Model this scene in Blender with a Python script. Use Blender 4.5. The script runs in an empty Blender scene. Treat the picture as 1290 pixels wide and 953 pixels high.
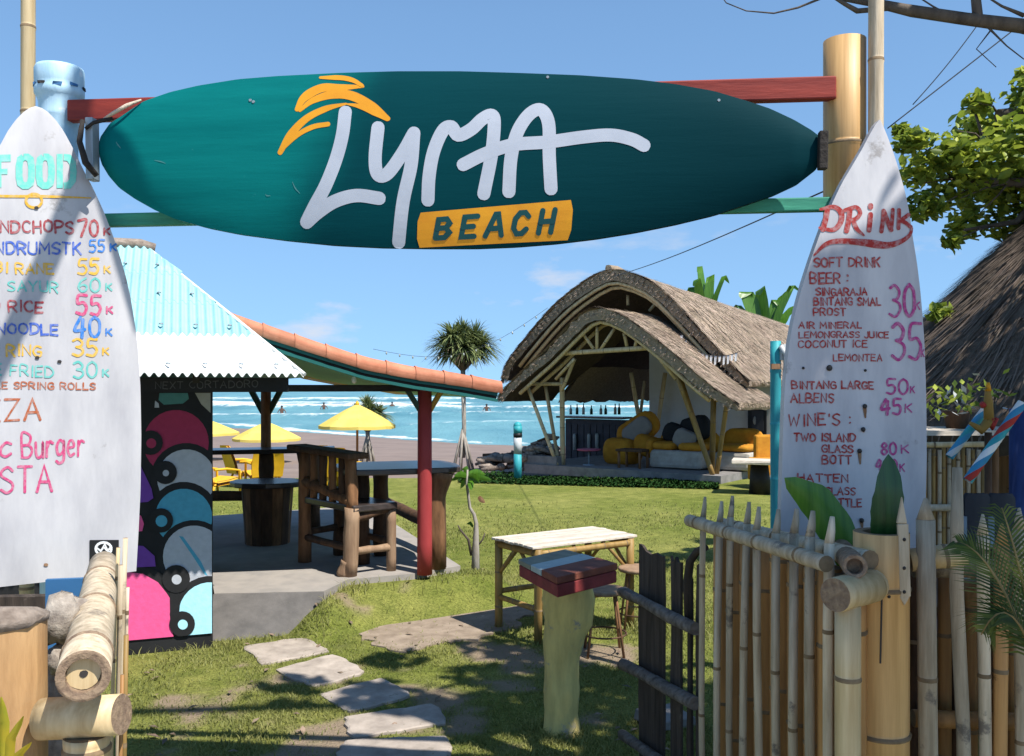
import bpy, math, random
import numpy as np
from mathutils import Vector as V, Matrix

random.seed(7); rng = np.random.default_rng(7)
S = bpy.context.scene
COL = S.collection

# ------------------------------------------------------------------ camera, world, sun, exposure
F, CX, CY, CAMZ = 1150.0, 645.0, 487.0, 1.8
cd = bpy.data.cameras.new('camera'); cam = bpy.data.objects.new('camera', cd); COL.objects.link(cam)
cam.location = (0, 0, CAMZ); cam.rotation_euler = (math.pi/2, 0, 0)
cd.sensor_width = 36; cd.lens = 36*F/1290; cd.shift_y = 10.5/1290
cd.clip_start = 0.05; cd.clip_end = 20000
S.camera = cam

SUN_EL, SUN_AZ = math.radians(56.4), math.radians(132)
w = bpy.data.worlds.new('World'); S.world = w; w.use_nodes = True
nt = w.node_tree; nt.nodes.clear()
N = nt.nodes.new; Lk = nt.links.new
sky = N('ShaderNodeTexSky'); sky.sky_type = 'NISHITA'; sky.sun_disc = False
sky.sun_elevation = SUN_EL; sky.sun_rotation = SUN_AZ; sky.altitude = 0
sky.air_density = 1.0; sky.dust_density = 0.0; sky.ozone_density = 4.0
tc = N('ShaderNodeTexCoord'); sp = N('ShaderNodeSeparateXYZ'); Lk(tc.outputs['Generated'], sp.inputs[0])
# clear sea air: the washed-out band just over the horizon is left out, all the way round
za = N('ShaderNodeMath'); za.operation = 'MULTIPLY_ADD'; za.inputs[1].default_value = .53; za.inputs[2].default_value = .178; Lk(sp.outputs[2], za.inputs[0])
zm = N('ShaderNodeMath'); zm.operation = 'MAXIMUM'; Lk(za.outputs[0], zm.inputs[0]); Lk(sp.outputs[2], zm.inputs[1])
cv = N('ShaderNodeCombineXYZ'); Lk(sp.outputs[0], cv.inputs[0]); Lk(sp.outputs[1], cv.inputs[1]); Lk(zm.outputs[0], cv.inputs[2])
vn = N('ShaderNodeVectorMath'); vn.operation = 'NORMALIZE'; Lk(cv.outputs[0], vn.inputs[0]); Lk(vn.outputs[0], sky.inputs['Vector'])
tn = N('ShaderNodeMix'); tn.data_type = 'RGBA'; tn.blend_type = 'MULTIPLY'; tn.inputs['Factor'].default_value = 1; tn.inputs['B'].default_value = (1.0, 1.10, 1.09, 1); Lk(sky.outputs[0], tn.inputs['A'])
# small fair-weather clouds low over the horizon, all the way round
mp = N('ShaderNodeMapping'); mp.inputs['Scale'].default_value = (3.2, 3.2, 9.5); mp.inputs['Location'].default_value = (0.53, 0.2, 0.35)
Lk(tc.outputs['Generated'], mp.inputs[0])
no = N('ShaderNodeTexNoise'); no.inputs['Scale'].default_value = 2.2; no.inputs['Detail'].default_value = 6; no.inputs['Roughness'].default_value = .55
Lk(mp.outputs[0], no.inputs['Vector'])
mr = N('ShaderNodeMapRange'); mr.inputs['From Min'].default_value = .60; mr.inputs['From Max'].default_value = .80
Lk(no.outputs['Fac'], mr.inputs['Value'])
r1 = N('ShaderNodeMapRange'); r1.inputs['From Min'].default_value = .0; r1.inputs['From Max'].default_value = .05; Lk(sp.outputs[2], r1.inputs['Value'])
r2 = N('ShaderNodeMapRange'); r2.inputs['From Min'].default_value = .20; r2.inputs['From Max'].default_value = .12; Lk(sp.outputs[2], r2.inputs['Value'])
m1 = N('ShaderNodeMath'); m1.operation = 'MULTIPLY'; Lk(mr.outputs[0], m1.inputs[0]); Lk(r1.outputs[0], m1.inputs[1])
m2 = N('ShaderNodeMath'); m2.operation = 'MULTIPLY'; Lk(m1.outputs[0], m2.inputs[0]); Lk(r2.outputs[0], m2.inputs[1])
mx = N('ShaderNodeMix'); mx.data_type = 'RGBA'; Lk(m2.outputs[0], mx.inputs['Factor']); Lk(tn.outputs['Result'], mx.inputs['A'])
mx.inputs['B'].default_value = (4.6, 4.6, 4.9, 1)
bg = N('ShaderNodeBackground'); bg.inputs['Strength'].default_value = 0.10; Lk(mx.outputs['Result'], bg.inputs['Color'])
wo = N('ShaderNodeOutputWorld'); Lk(bg.outputs[0], wo.inputs[0])

sl = bpy.data.lights.new('sun', 'SUN'); sl.energy = 4.6; sl.angle = math.radians(.53); sl.color = (1, .955, .88)
so = bpy.data.objects.new('sun', sl); COL.objects.link(so)
SUNDIR = V((-math.sin(SUN_AZ)*math.cos(SUN_EL), -math.cos(SUN_AZ)*math.cos(SUN_EL), -math.sin(SUN_EL)))
so.rotation_euler = SUNDIR.to_track_quat('-Z', 'Y').to_euler(); so.location = (8, -8, 20)
S.view_settings.view_transform = 'Standard'; S.view_settings.look = 'None'
S.view_settings.exposure = 0.80; S.view_settings.gamma = 1.0

# ------------------------------------------------------------------ measuring helpers: where things stand
def W(px, py, Y): return V(((px-CX)/F*Y, Y, CAMZ-(py-CY)/F*Y))
def G(px, py, z=0.0):
    Y = (CAMZ-z)*F/(py-CY); return V(((px-CX)/F*Y, Y, z))
def RP(px, py, P0, Nn):
    d = V(((px-CX)/F, 1, -(py-CY)/F)); o = V((0, 0, CAMZ))
    return o + d*((V(P0)-o).dot(V(Nn))/d.dot(V(Nn)))
def lerp(a, b, t): return a+(b-a)*t
def interp(x, xs, ys): return float(np.interp(x, xs, ys))

# ------------------------------------------------------------------ mesh helpers
class MB:
    def __init__(s): s.v = []; s.f = []; s.m = []; s.s = []
    def add(s, vs, fs, m=0, sm=False):
        b = len(s.v); s.v += [tuple(x) for x in vs]
        for q in fs: s.f.append([b+i for i in q]); s.m.append(m); s.s.append(sm)
    def box(s, c, sz, rz=0, m=0, jit=0, R=None):
        x, y, z = [k/2 for k in sz]; c = V(c); R = R or Matrix.Rotation(rz, 3, 'Z')
        vs = [c+R @ V((sx*x+random.uniform(-jit, jit), sy*y+random.uniform(-jit, jit), sz_*z+random.uniform(-jit, jit)))
              for sz_ in (-1, 1) for sx, sy in ((-1, -1), (1, -1), (1, 1), (-1, 1))]
        s.add(vs, [(3, 2, 1, 0), (4, 5, 6, 7), (0, 1, 5, 4), (1, 2, 6, 5), (2, 3, 7, 6), (3, 0, 4, 7)], m)
    def beam(s, p0, p1, wd, ht, m=0, up=(0, 0, 1)):
        p0 = V(p0); p1 = V(p1); d = (p1-p0).normalized(); sd = d.cross(V(up)).normalized(); u = sd.cross(d)
        vs = [p+sd*a*wd/2+u*b*ht/2 for p in (p0, p1) for a, b in ((-1, -1), (1, -1), (1, 1), (-1, 1))]
        s.add(vs, [(0, 1, 2, 3), (7, 6, 5, 4), (0, 4, 5, 1), (1, 5, 6, 2), (2, 6, 7, 3), (3, 7, 4, 0)], m)
    def tube(s, pts, rad, n=10, m=0, cap=True, rough=0, capm=None, ms=None, pit=None):
        pts = [V(p) for p in pts]
        if not hasattr(rad, '__len__'): rad = [rad]*len(pts)
        t0 = (pts[1]-pts[0]).normalized(); a = V((0, 0, 1)) if abs(t0.z) < .9 else V((1, 0, 0))
        u = t0.cross(a).normalized(); vs = []
        for i, p in enumerate(pts):
            t = (pts[min(i+1, len(pts)-1)]-pts[max(i-1, 0)]).normalized()
            u = (u-t*u.dot(t)).normalized(); v = t.cross(u)
            for k in range(n):
                q = 2*math.pi*k/n; r = rad[i]*(1+random.uniform(-rough, rough))
                vs.append(p+(u*math.cos(q)+v*math.sin(q))*r)
        b = len(s.v); s.v += [tuple(x) for x in vs]
        for i in range(len(pts)-1):
            for k in range(n):
                s.f.append([b+i*n+k, b+i*n+(k+1) % n, b+(i+1)*n+(k+1) % n, b+(i+1)*n+k]); s.m.append(ms[i] if ms else m); s.s.append(True)
        if cap:
            cm = m if capm is None else capm
            s.f.append([b+k for k in range(n)][::-1]); s.m.append(cm); s.s.append(False)
            e = b+(len(pts)-1)*n
            for f, dp in pit or ():                            # a cut hollow end: the wall's ring, then the recessed pit
                for k in range(n): q = 2*math.pi*k/n; s.v.append(tuple(pts[-1]+t*dp+(u*math.cos(q)+v*math.sin(q))*rad[-1]*f*(1+random.uniform(-.015, .015))))
                g = len(s.v)-n
                for k in range(n): s.f.append([e+k, e+(k+1) % n, g+(k+1) % n, g+k]); s.m.append(cm); s.s.append(False)
                e = g
            s.f.append([e+k for k in range(n)]); s.m.append(cm); s.s.append(False)
    def bamboo(s, p0, p1, r, n=12, gap=.28, m=0, mn=1, bend=0, taper=1.0, hollow=False):
        """a bamboo culm: internodes with raised rings; node rings take material mn; a hollow end shows the wall and the pit"""
        p0 = V(p0); p1 = V(p1); L = (p1-p0).length; d = (p1-p0)/L
        sd = d.cross(V((.3, .8, .52))).normalized(); z = 0; off = random.uniform(.3, 1)*gap
        st = [(0, 1.0, 0)]; x = off
        while x < L-.03:
            for dx, k, mm in ((-.012, 1.0, 0), (-.006, 1.055, 1), (.002, 1.07, 1), (.006, .985, 1), (.014, 1.0, 0)): st.append((x+dx, k, mm))
            x += gap*random.uniform(.85, 1.2)
        st.append((L, 1.0, 0)); st = [q for q in st if 0 <= q[0] <= L]
        if len(st) < 6: st.insert(1, (L*.5, 1.0, 0)); st.sort()
        pts = [p0+d*q[0]+sd*bend*math.sin(math.pi*q[0]/L) for q in st]
        rr = [r*q[1]*lerp(1, taper, q[0]/L) for q in st]
        ms = [mn if (st[i][2] and st[i+1][2]) else m for i in range(len(st)-1)]
        s.tube(pts, rr, n, m, True, 0, mn, ms, pit=((.96, .001), (.90, .002), (.66, 0), (.60, -.035)) if hollow else None)
    def lathe(s, c, prof, n=16, m=0, sq=(1, 1), sm=True):
        c = V(c); b = len(s.v)
        for r, z in prof:
            for k in range(n):
                q = 2*math.pi*k/n; s.v.append((c.x+r*sq[0]*math.cos(q), c.y+r*sq[1]*math.sin(q), c.z+z))
        for i in range(len(prof)-1):
            for k in range(n): s.f.append([b+i*n+k, b+i*n+(k+1) % n, b+(i+1)*n+(k+1) % n, b+(i+1)*n+k]); s.m.append(m); s.s.append(sm)
        s.f.append([b+k for k in range(n)][::-1]); s.m.append(m); s.s.append(False)
        e = b+(len(prof)-1)*n; s.f.append([e+k for k in range(n)]); s.m.append(m); s.s.append(False)
    def prism(s, poly, vec, m=0, ms=None):
        n = len(poly); vec = V(vec); vs = [V(p) for p in poly]+[V(p)+vec for p in poly]
        b = len(s.v); s.v += [tuple(x) for x in vs]
        s.f.append([b+i for i in range(n)][::-1]); s.m.append(m); s.s.append(False)
        s.f.append([b+n+i for i in range(n)]); s.m.append(m); s.s.append(False)
        for i in range(n):
            j = (i+1) % n; s.f.append([b+i, b+j, b+n+j, b+n+i]); s.m.append(m if ms is None else ms); s.s.append(False)
    def grid(s, rows, m=0, sm=True, flip=False):
        nr, nc = len(rows), len(rows[0]); b = len(s.v)
        for r in rows: s.v += [tuple(p) for p in r]
        for i in range(nr-1):
            for j in range(nc-1):
                q = [b+i*nc+j, b+i*nc+j+1, b+(i+1)*nc+j+1, b+(i+1)*nc+j]
                s.f.append(q[::-1] if flip else q); s.m.append(m); s.s.append(sm)
    def ball(s, c, r, n=10, k=6, m=0, sq=(1, 1, 1), rough=0):
        c = V(c); b = len(s.v)
        for i in range(k+1):
            a = math.pi*i/k
            for j in range(n):
                q = 2*math.pi*j/n; f = r*(1+random.uniform(-rough, rough))
                s.v.append((c.x+f*sq[0]*math.sin(a)*math.cos(q), c.y+f*sq[1]*math.sin(a)*math.sin(q), c.z+f*sq[2]*math.cos(a)))
        for i in range(k):
            for j in range(n): s.f.append([b+i*n+j, b+(i+1)*n+j, b+(i+1)*n+(j+1) % n, b+i*n+(j+1) % n]); s.m.append(m); s.s.append(True)

WP = {}
def raw(name, vs, fs, mats, origin=(0, 0, 0), mi=None, sm=None):
    me = bpy.data.meshes.new(name); o = V(origin)
    me.from_pydata([(x[0]-o.x, x[1]-o.y, x[2]-o.z) for x in vs], [], fs)
    for m in (mats if isinstance(mats, (list, tuple)) else [mats]): me.materials.append(m)
    if mi is not None: me.polygons.foreach_set('material_index', mi)
    if sm is not None: me.polygons.foreach_set('use_smooth', sm)
    me.update(); return me
def npmesh(name, vs, fs, mats, origin=(0, 0, 0), smooth=False):
    """fast mesh from numpy arrays; every face has the same number of corners"""
    me = bpy.data.meshes.new(name); vs = np.asarray(vs, np.float32)-np.asarray(origin, np.float32); fs = np.asarray(fs, np.int32)
    k = fs.shape[1]
    me.vertices.add(len(vs)); me.vertices.foreach_set('co', vs.ravel())
    me.loops.add(fs.size); me.loops.foreach_set('vertex_index', fs.ravel())
    me.polygons.add(len(fs)); me.polygons.foreach_set('loop_start', np.arange(0, fs.size, k, dtype=np.int32))
    if smooth: me.polygons.foreach_set('use_smooth', np.ones(len(fs), bool))
    for m in (mats if isinstance(mats, (list, tuple)) else [mats]): me.materials.append(m)
    me.update(calc_edges=True); me.validate(); return me
def link(name, me, parent=None, origin=(0, 0, 0)):
    o = bpy.data.objects.new(name, me); COL.objects.link(o); WP[o.name] = V(origin)
    if parent is not None: o.parent = parent; o.location = V(origin)-WP[parent.name]
    else: o.location = origin
    return o
def tag(o, label=None, cat=None, group=None, kind=None):
    if label: o['label'] = label
    if cat: o['category'] = cat
    if group: o['group'] = group
    if kind: o['kind'] = kind
    return o
def thing(name, label, cat, loc=(0, 0, 0), group=None):
    o = link(name, None, None, loc); o.empty_display_size = .1
    return tag(o, label, cat, group)
def part(name, mb, mats, parent, bev=0, kind=None, label=None, origin=None):
    og = V(origin) if origin is not None else WP[parent.name]
    o = link(name, raw(name, mb.v, mb.f, mats, og, mb.m, mb.s), parent, og)
    if bev: bevel(o, bev)
    return tag(o, label, None, None, kind)
def bevel(o, wd):
    b = o.modifiers.new('edge', 'BEVEL'); b.width = wd; b.segments = 2; b.limit_method = 'ANGLE'; b.angle_limit = .7
def solo(name, mb, mats, label, cat, group=None, base=(0, 0, 0), bev=0, kind=None):
    o = link(name, raw(name, mb.v, mb.f, mats, base, mb.m, mb.s), None, base)
    if bev: bevel(o, bev)
    return tag(o, label, cat, group, kind)
def struct(name, mb, mats, base=(0, 0, 0)): return solo(name, mb, mats, None, None, None, base, 0, 'structure')
def dup(root, loc, rz=0, label=None, scale=1):
    def cp(o, par):
        c = o.copy(); COL.objects.link(c); c.parent = par
        for ch in [k for k in o.children]: cp(ch, c)
        return c
    kids = list(root.children); r = root.copy(); COL.objects.link(r); WP[r.name] = V(loc)
    for ch in kids: cp(ch, r)
    r.location = loc; r.rotation_euler = (0, 0, rz); r.scale = (scale,)*3
    if label: r['label'] = label
    return r

# ------------------------------------------------------------------ materials
def mat(name, c1, c2=None, rough=.8, scale=(6, 6, 6), nscale=1.0, detail=5, bump=.15, lo=.35, hi=.65, wear=None, rnd=0.0, spec=.3,
        isl=0.0, trans=0.0, metal=0.0, wave=None, coat=0.0, sheen=0):
    """c1/c2 blended by stretched noise; wear=(colour, coverage 0..1, scale); rnd varies per object, isl per mesh island"""
    m = bpy.data.materials.new(name); m.use_nodes = True; t = m.node_tree; t.nodes.clear(); n = t.nodes.new; l = t.links.new
    tcn = n('ShaderNodeTexCoord'); mpn = n('ShaderNodeMapping'); mpn.inputs['Scale'].default_value = scale; l(tcn.outputs['Object'], mpn.inputs[0])
    oi = n('ShaderNodeObjectInfo')
    nz = n('ShaderNodeTexNoise'); nz.noise_dimensions = '4D'; nz.inputs['Scale'].default_value = nscale; nz.inputs['Detail'].default_value = detail
    nz.inputs['Roughness'].default_value = .62
    mw = n('ShaderNodeMath'); mw.operation = 'MULTIPLY'; mw.inputs[1].default_value = 17 if rnd else 0; l(oi.outputs['Random'], mw.inputs[0]); l(mw.outputs[0], nz.inputs['W'])
    l(mpn.outputs[0], nz.inputs['Vector'])
    cr = n('ShaderNodeValToRGB'); c2 = c2 or tuple(k*.8 for k in c1)
    cr.color_ramp.elements[0].position = lo; cr.color_ramp.elements[0].color = (*c2, 1)
    cr.color_ramp.elements[1].position = hi; cr.color_ramp.elements[1].color = (*c1, 1); l(nz.outputs['Fac'], cr.inputs[0])
    col = cr.outputs[0]
    if wear:
        wz = n('ShaderNodeTexNoise'); wz.inputs['Scale'].default_value = wear[2]; wz.inputs['Detail'].default_value = 8; wz.inputs['Roughness'].default_value = .7
        l(tcn.outputs['Object'], wz.inputs['Vector'])
        wr = n('ShaderNodeMapRange'); th = .72-.44*wear[1]; wr.inputs['From Min'].default_value = th; wr.inputs['From Max'].default_value = th+.07
        l(wz.outputs['Fac'], wr.inputs['Value'])
        mxn = n('ShaderNodeMix'); mxn.data_type = 'RGBA'; mxn.inputs['B'].default_value = (*wear[0], 1); l(wr.outputs[0], mxn.inputs['Factor']); l(col, mxn.inputs['A']); col = mxn.outputs['Result']
    for amt, src in ((rnd, oi.outputs['Random']), (isl, None)):
        if not amt: continue
        if src is None: gi = n('ShaderNodeNewGeometry'); src = gi.outputs['Random Per Island']
        rr = n('ShaderNodeMapRange'); rr.inputs['To Min'].default_value = 1-amt; rr.inputs['To Max'].default_value = 1+amt; l(src, rr.inputs['Value'])
        hv = n('ShaderNodeHueSaturation'); l(rr.outputs[0], hv.inputs['Value']); l(col, hv.inputs['Color'])
        if amt == isl:
            r3 = n('ShaderNodeMapRange'); r3.inputs['To Min'].default_value = .5+.035*amt; r3.inputs['To Max'].default_value = .5-.045*amt; l(src, r3.inputs['Value']); l(r3.outputs[0], hv.inputs['Hue'])
        col = hv.outputs[0]
    b = n('ShaderNodeBsdfPrincipled'); l(col, b.inputs['Base Color']); b.inputs['Roughness'].default_value = rough
    b.inputs['Specular IOR Level'].default_value = spec; b.inputs['Metallic'].default_value = metal; b.inputs['Coat Weight'].default_value = coat
    if bump:
        bp = n('ShaderNodeBump'); bp.inputs['Strength'].default_value = min(1, bump*2); bp.inputs['Distance'].default_value = .012; l(nz.outputs['Fac'], bp.inputs['Height']); l(bp.outputs[0], b.inputs['Normal'])
    o = n('ShaderNodeOutputMaterial')
    if trans:
        tr = n('ShaderNodeBsdfTranslucent'); l(col, tr.inputs[0]); ms = n('ShaderNodeMixShader'); ms.inputs[0].default_value = trans
        l(b.outputs[0], ms.inputs[1]); l(tr.outputs[0], ms.inputs[2]); l(ms.outputs[0], o.inputs[0])
    else: l(b.outputs[0], o.inputs[0])
    return m
def paint(name, c, rough=.55, wear=None, bump=.06, var=.88): return mat(name, c, tuple(k*var for k in c), rough, (9, 9, 9), 1, 5, bump, wear=wear)

M = {}
M['bamboo'] = mat('bamboo', (.66, .40, .165), (.42, .235, .085), .5, (26, 26, 1.2), bump=.1, rnd=.12, wear=((.20, .11, .05), .16, 5), spec=.4)
M['bamboo_node'] = mat('bamboo node', (.25, .17, .095), (.13, .09, .05), .8, (20, 20, 20))
M['bamboo_pale'] = mat('pale bamboo', (.62, .49, .29), (.42, .30, .15), .5, (30, 30, 2), bump=.1, rnd=.1, wear=((.30, .22, .13), .12, 7))
M['bamboo_grey'] = mat('weathered bamboo', (.55, .455, .33), (.30, .235, .155), .8, (34, 34, 3), bump=.25, rnd=.24, wear=((.17, .14, .11), .3, 7))
M['bamboo_brown'] = mat('brown bamboo', (.44, .235, .085), (.27, .135, .05), .6, (30, 30, 2), bump=.12, rnd=.25, wear=((.07, .04, .02), .2, 6))
M['bamboo_yellow'] = mat('yellow bamboo', (.33, .21, .07), (.2, .12, .035), .55, (20, 20, 4), bump=.1, rnd=.15)
M['cut'] = mat('cut bamboo end', (.28, .2, .13), (.15, .1, .07), .9, (60, 60, 60), bump=.3)
M['teal'] = mat('teal board paint', (.002, .155, .148), (.0, .105, .106), .7, (.9, 3, 9), 1.6, 9, .12, .25, .75, spec=.05, wear=((.03, .21, .20), .10, 26))
M['board_white'] = mat('white board paint', (.49, .48, .49), (.32, .315, .34), .6, (4, 4, 1.1), 1.6, 10, .12, .3, .62, wear=((.27, .255, .25), .25, 6))
M['letter_white'] = mat('white sign paint', (.40, .43, .49), (.35, .38, .44), .6, (8, 8, 8), bump=.05)
M['orange'] = mat('orange sign paint', (.66, .285, .01), (.56, .22, .008), .6, (8, 8, 8), bump=.05)
M['teal_dark'] = paint('dark teal letters', (.0, .055, .06))
M['red_wood'] = mat('red painted beam', (.27, .035, .022), (.17, .02, .015), .65, (2.5, 30, 30), bump=.15, wear=((.09, .03, .025), .18, 9))
M['green_wood'] = mat('green painted beam', (.05, .30, .20), (.03, .2, .14), .65, (2.5, 30, 30), bump=.15, wear=((.3, .42, .33), .14, 12))
M['post_blue'] = mat('pale blue post paint', (.46, .64, .75), (.32, .50, .62), .6, (18, 18, 4), 1, 8, .15, wear=((.62, .68, .71), .26, 11))
M['metal_grey'] = mat('grey metal strip', (.3, .35, .38), (.2, .24, .27), .5, metal=.3)
M['rope_dark'] = mat('dark rope', (.03, .025, .022), None, .9, (50, 50, 50), bump=.4)
M['rope_cream'] = mat('cream rope', (.55, .47, .37), (.4, .32, .24), .9, (50, 50, 50), bump=.4)
M['black'] = paint('black paint', (.012, .012, .013))
M['black_wall'] = mat('black mural wall', (.016, .016, .017), (.010, .010, .011), .7, (6, 6, 6), bump=.12, wear=((.05, .05, .05), .06, 14))
M['chalk'] = paint('chalk lettering', (.09, .09, .095))
for k, c in dict(pn_red=(.30, .03, .04), pn_blue=(.03, .09, .42), pn_yellow=(.62, .36, .03), pn_teal=(.10, .42, .38), pn_brown=(.36, .09, .03), pn_pink=(.5, .05, .16),
                 pn_magenta=(.36, .03, .17), pn_drink=(.30, .022, .018), pn_food=(.13, .52, .44), pn_line=(.60, .33, .02), pn_cyanblue=(.02, .16, .5)).items():
    M[k] = mat(k[3:]+' brush paint', c, tuple(min(1, x*.7+.16) for x in c), .7, (70, 70, 70), 1, 6, 0, .36, .56)
M['rust'] = mat('rust stain', (.16, .07, .03), (.28, .17, .1), .9, (40, 40, 14), bump=.1)
M['nail'] = paint('rusty nail', (.035, .03, .028))
M['sticker'] = paint('sticker print', (.7, .72, .73))
for k, c in dict(mu_maroon=(.36, .028, .085), mu_grey=(.44, .46, .50), mu_blue=(.075, .34, .47), mu_pink=(.80, .10, .28), mu_cyan=(.40, .76, .86), mu_purple=(.17, .05, .33),
                 mu_teal=(.07, .22, .20), mu_beige=(.36, .35, .29)).items(): M[k] = mat(k[3:]+' mural paint', c, tuple(x*.86 for x in c), .7, (26, 26, 26), 1, 6, .12)
M['corr'] = mat('pale cyan roof sheet', (.30, .53, .55), (.25, .465, .49), .6, (3, 3, 3), 1.4, 8, .05, wear=((.36, .44, .43), .2, 5))
M['corr_white'] = mat('white roof sheet', (.78, .79, .78), (.62, .64, .63), .6, (3, 3, 3), 1.4, 9, .05, wear=((.5, .49, .45), .14, 5))
M['tile'] = mat('terracotta tile', (.54, .215, .125), (.40, .14, .075), .75, (9, 9, 9), bump=.12, rnd=.12, wear=((.58, .33, .24), .16, 10))
M['board_teal'] = paint('teal barge board', (.012, .11, .10), wear=((.05, .2, .17), .1, 12))
M['ceil_olive'] = paint('olive ceiling plank', (.50, .56, .09))
M['ceil_green'] = paint('green ceiling plank', (.17, .50, .33))
M['ceil_orange'] = paint('ochre ceiling plank', (.55, .28, .05))
M['wood_black'] = mat('black stained wood', (.022, .017, .014), (.012, .009, .008), .6, (4, 40, 40), bump=.15)
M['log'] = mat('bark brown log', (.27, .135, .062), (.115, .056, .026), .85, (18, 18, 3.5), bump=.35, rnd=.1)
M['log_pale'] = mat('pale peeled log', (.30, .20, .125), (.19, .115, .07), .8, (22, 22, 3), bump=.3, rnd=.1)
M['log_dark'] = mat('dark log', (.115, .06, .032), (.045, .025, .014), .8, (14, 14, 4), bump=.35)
M['slab'] = mat('dark slab table top', (.06, .045, .04), (.03, .024, .022), .28, (3, 20, 20), bump=.1, spec=.6)
M['red_post'] = mat('red post paint', (.34, .045, .045), (.28, .03, .032), .6, (10, 10, 3), bump=.1, wear=((.42, .13, .12), .12, 10))
M['yellow_paint'] = paint('yellow ochre brace', (.42, .23, .03))
M['dark_brace'] = paint('dark green brace', (.03, .06, .04))
M['concrete'] = mat('concrete slab', (.34, .305, .27), (.22, .205, .19), .9, (2.5, 2.5, 2.5), 1.6, 9, .22, .3, .7, wear=((.46, .43, .40), .12, 5))
M['concrete_grey'] = mat('grey concrete', (.24, .225, .21), (.15, .142, .135), .9, (4, 4, 4), 1.5, 9, .25)
M['stone'] = mat('paving stone', (.41, .35, .295), (.22, .185, .155), .9, (5, 5, 5), 1.5, 10, .4, .3, .65, rnd=.1, wear=((.20, .17, .13), .22, 9))
M['ramp'] = mat('rough grey concrete ramp', (.135, .125, .118), (.085, .08, .076), .95, (4, 4, 4), 1.6, 9, .35)
M['dirt'] = mat('packed sandy dirt', (.31, .245, .185), (.19, .145, .105), .95, (4, 4, 4), 2, 10, .3, wear=((.45, .37, .29), .2, 11))
M['road'] = mat('sandy concrete road', (.46, .39, .31), (.36, .30, .24), .95, (1, 1, 1), 1.5, 9, .2)
M['sand'] = mat('grey brown sand', (.215, .165, .14), (.165, .125, .108), .95, (.5, .5, .5), 1.6, 10, .2, wear=((.25, .2, .17), .25, .8))
M['pillar'] = mat('yellow pillar paint', (.70, .56, .20), (.42, .33, .12), .8, (9, 9, 2.0), 1.5, 10, .5, .32, .66, wear=((.30, .27, .215), .36, 6))
M['tile_grey'] = mat('grey green glazed tile', (.26, .25, .18), (.17, .165, .12), .85, (12, 12, 12), wear=((.3, .25, .18), .2, 14))
M['tile_pale'] = mat('pale blue glazed tile', (.42, .47, .44), (.34, .39, .37), .8, (12, 12, 12), wear=((.25, .25, .22), .16, 14))
M['tile_red'] = mat('red brown glazed tile', (.23, .075, .045), (.14, .045, .03), .85, (12, 12, 12), wear=((.25, .12, .09), .16, 14))
M['slab_red'] = mat('red slab edge', (.25, .04, .04), (.15, .025, .025), .7, (12, 12, 12), wear=((.12, .07, .06), .2, 12))
M['table_top'] = mat('worn table slats', (.60, .53, .45), (.42, .36, .29), .7, (5, 40, 40), bump=.15, rnd=.14, wear=((.25, .22, .2), .16, 6))
M['old_board'] = mat('weathered black boards', (.07, .052, .04), (.02, .015, .012), .9, (26, 26, 3), 1, 7, .4, rnd=.25, wear=((.14, .115, .095), .16, 8))
M['old_rail'] = mat('grey weathered rail', (.19, .165, .145), (.06, .048, .04), .9, (6, 26, 26), 1, 7, .4)
M['canvas_y'] = mat('yellow canvas', (.82, .66, .17), (.76, .58, .12), .8, (3, 3, 3), trans=.25, bump=.03)
M['plastic_y'] = paint('yellow cushion cover', (.72, .40, .02))
M['thatch'] = mat('thatch', (.34, .26, .18), (.20, .15, .10), .95, (9, 9, 9), 2, 9, .5)
M['straw'] = mat('straw', (.41, .325, .24), (.23, .175, .125), .9, (2, 2, 2), isl=.5, bump=0)
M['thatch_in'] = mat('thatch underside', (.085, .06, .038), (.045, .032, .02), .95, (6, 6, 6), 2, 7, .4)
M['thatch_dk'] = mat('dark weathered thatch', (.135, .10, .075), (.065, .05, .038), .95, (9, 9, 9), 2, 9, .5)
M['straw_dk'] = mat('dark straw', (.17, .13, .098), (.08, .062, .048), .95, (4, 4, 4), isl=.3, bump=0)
M['wall_white'] = mat('white plaster', (.55, .54, .50), (.46, .45, .42), .9, (2, 2, 2), 1.5, 7, .06)
M['cush_orange'] = mat('orange cushion', (.52, .24, .02), (.36, .14, .01), .9, (4, 4, 4), bump=.2)
M['cush_grey'] = paint('grey cushion', (.23, .21, .19), .9)
M['cush_black'] = paint('charcoal cushion', (.014, .014, .016), .9)
M['sofa_white'] = mat('off white sofa base', (.42, .39, .34), (.30, .27, .23), .85, (5, 5, 5), bump=.2)
M['pink'] = paint('pink table paint', (.42, .09, .14))
M['counter'] = mat('dark grey counter', (.06, .062, .075), (.035, .037, .045), .7, (5, 5, 5), bump=.15)
M['glass_d'] = paint('bottle glass', (.02, .06, .035), .15)
M['glass_c'] = paint('clear bottle', (.35, .38, .36), .15)
M['turq'] = mat('turquoise pole paint', (.035, .34, .37), (.03, .25, .29), .55, (20, 20, 4), bump=.08, wear=((.2, .5, .5), .1, 16))
M['turq_band'] = paint('pale pole band', (.5, .52, .52))
M['bark'] = mat('tree bark', (.12, .095, .075), (.055, .043, .035), .9, (16, 16, 4), bump=.4)
M['bark_pale'] = mat('pale bark', (.36, .33, .29), (.2, .17, .14), .85, (22, 22, 5), bump=.3)
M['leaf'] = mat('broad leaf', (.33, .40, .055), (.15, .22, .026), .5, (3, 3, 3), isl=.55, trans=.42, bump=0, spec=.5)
M['leaf_shade'] = mat('canopy leaf', (.10, .17, .025), (.06, .11, .015), .5, (3, 3, 3), isl=.3, trans=.2, bump=0)
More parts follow.
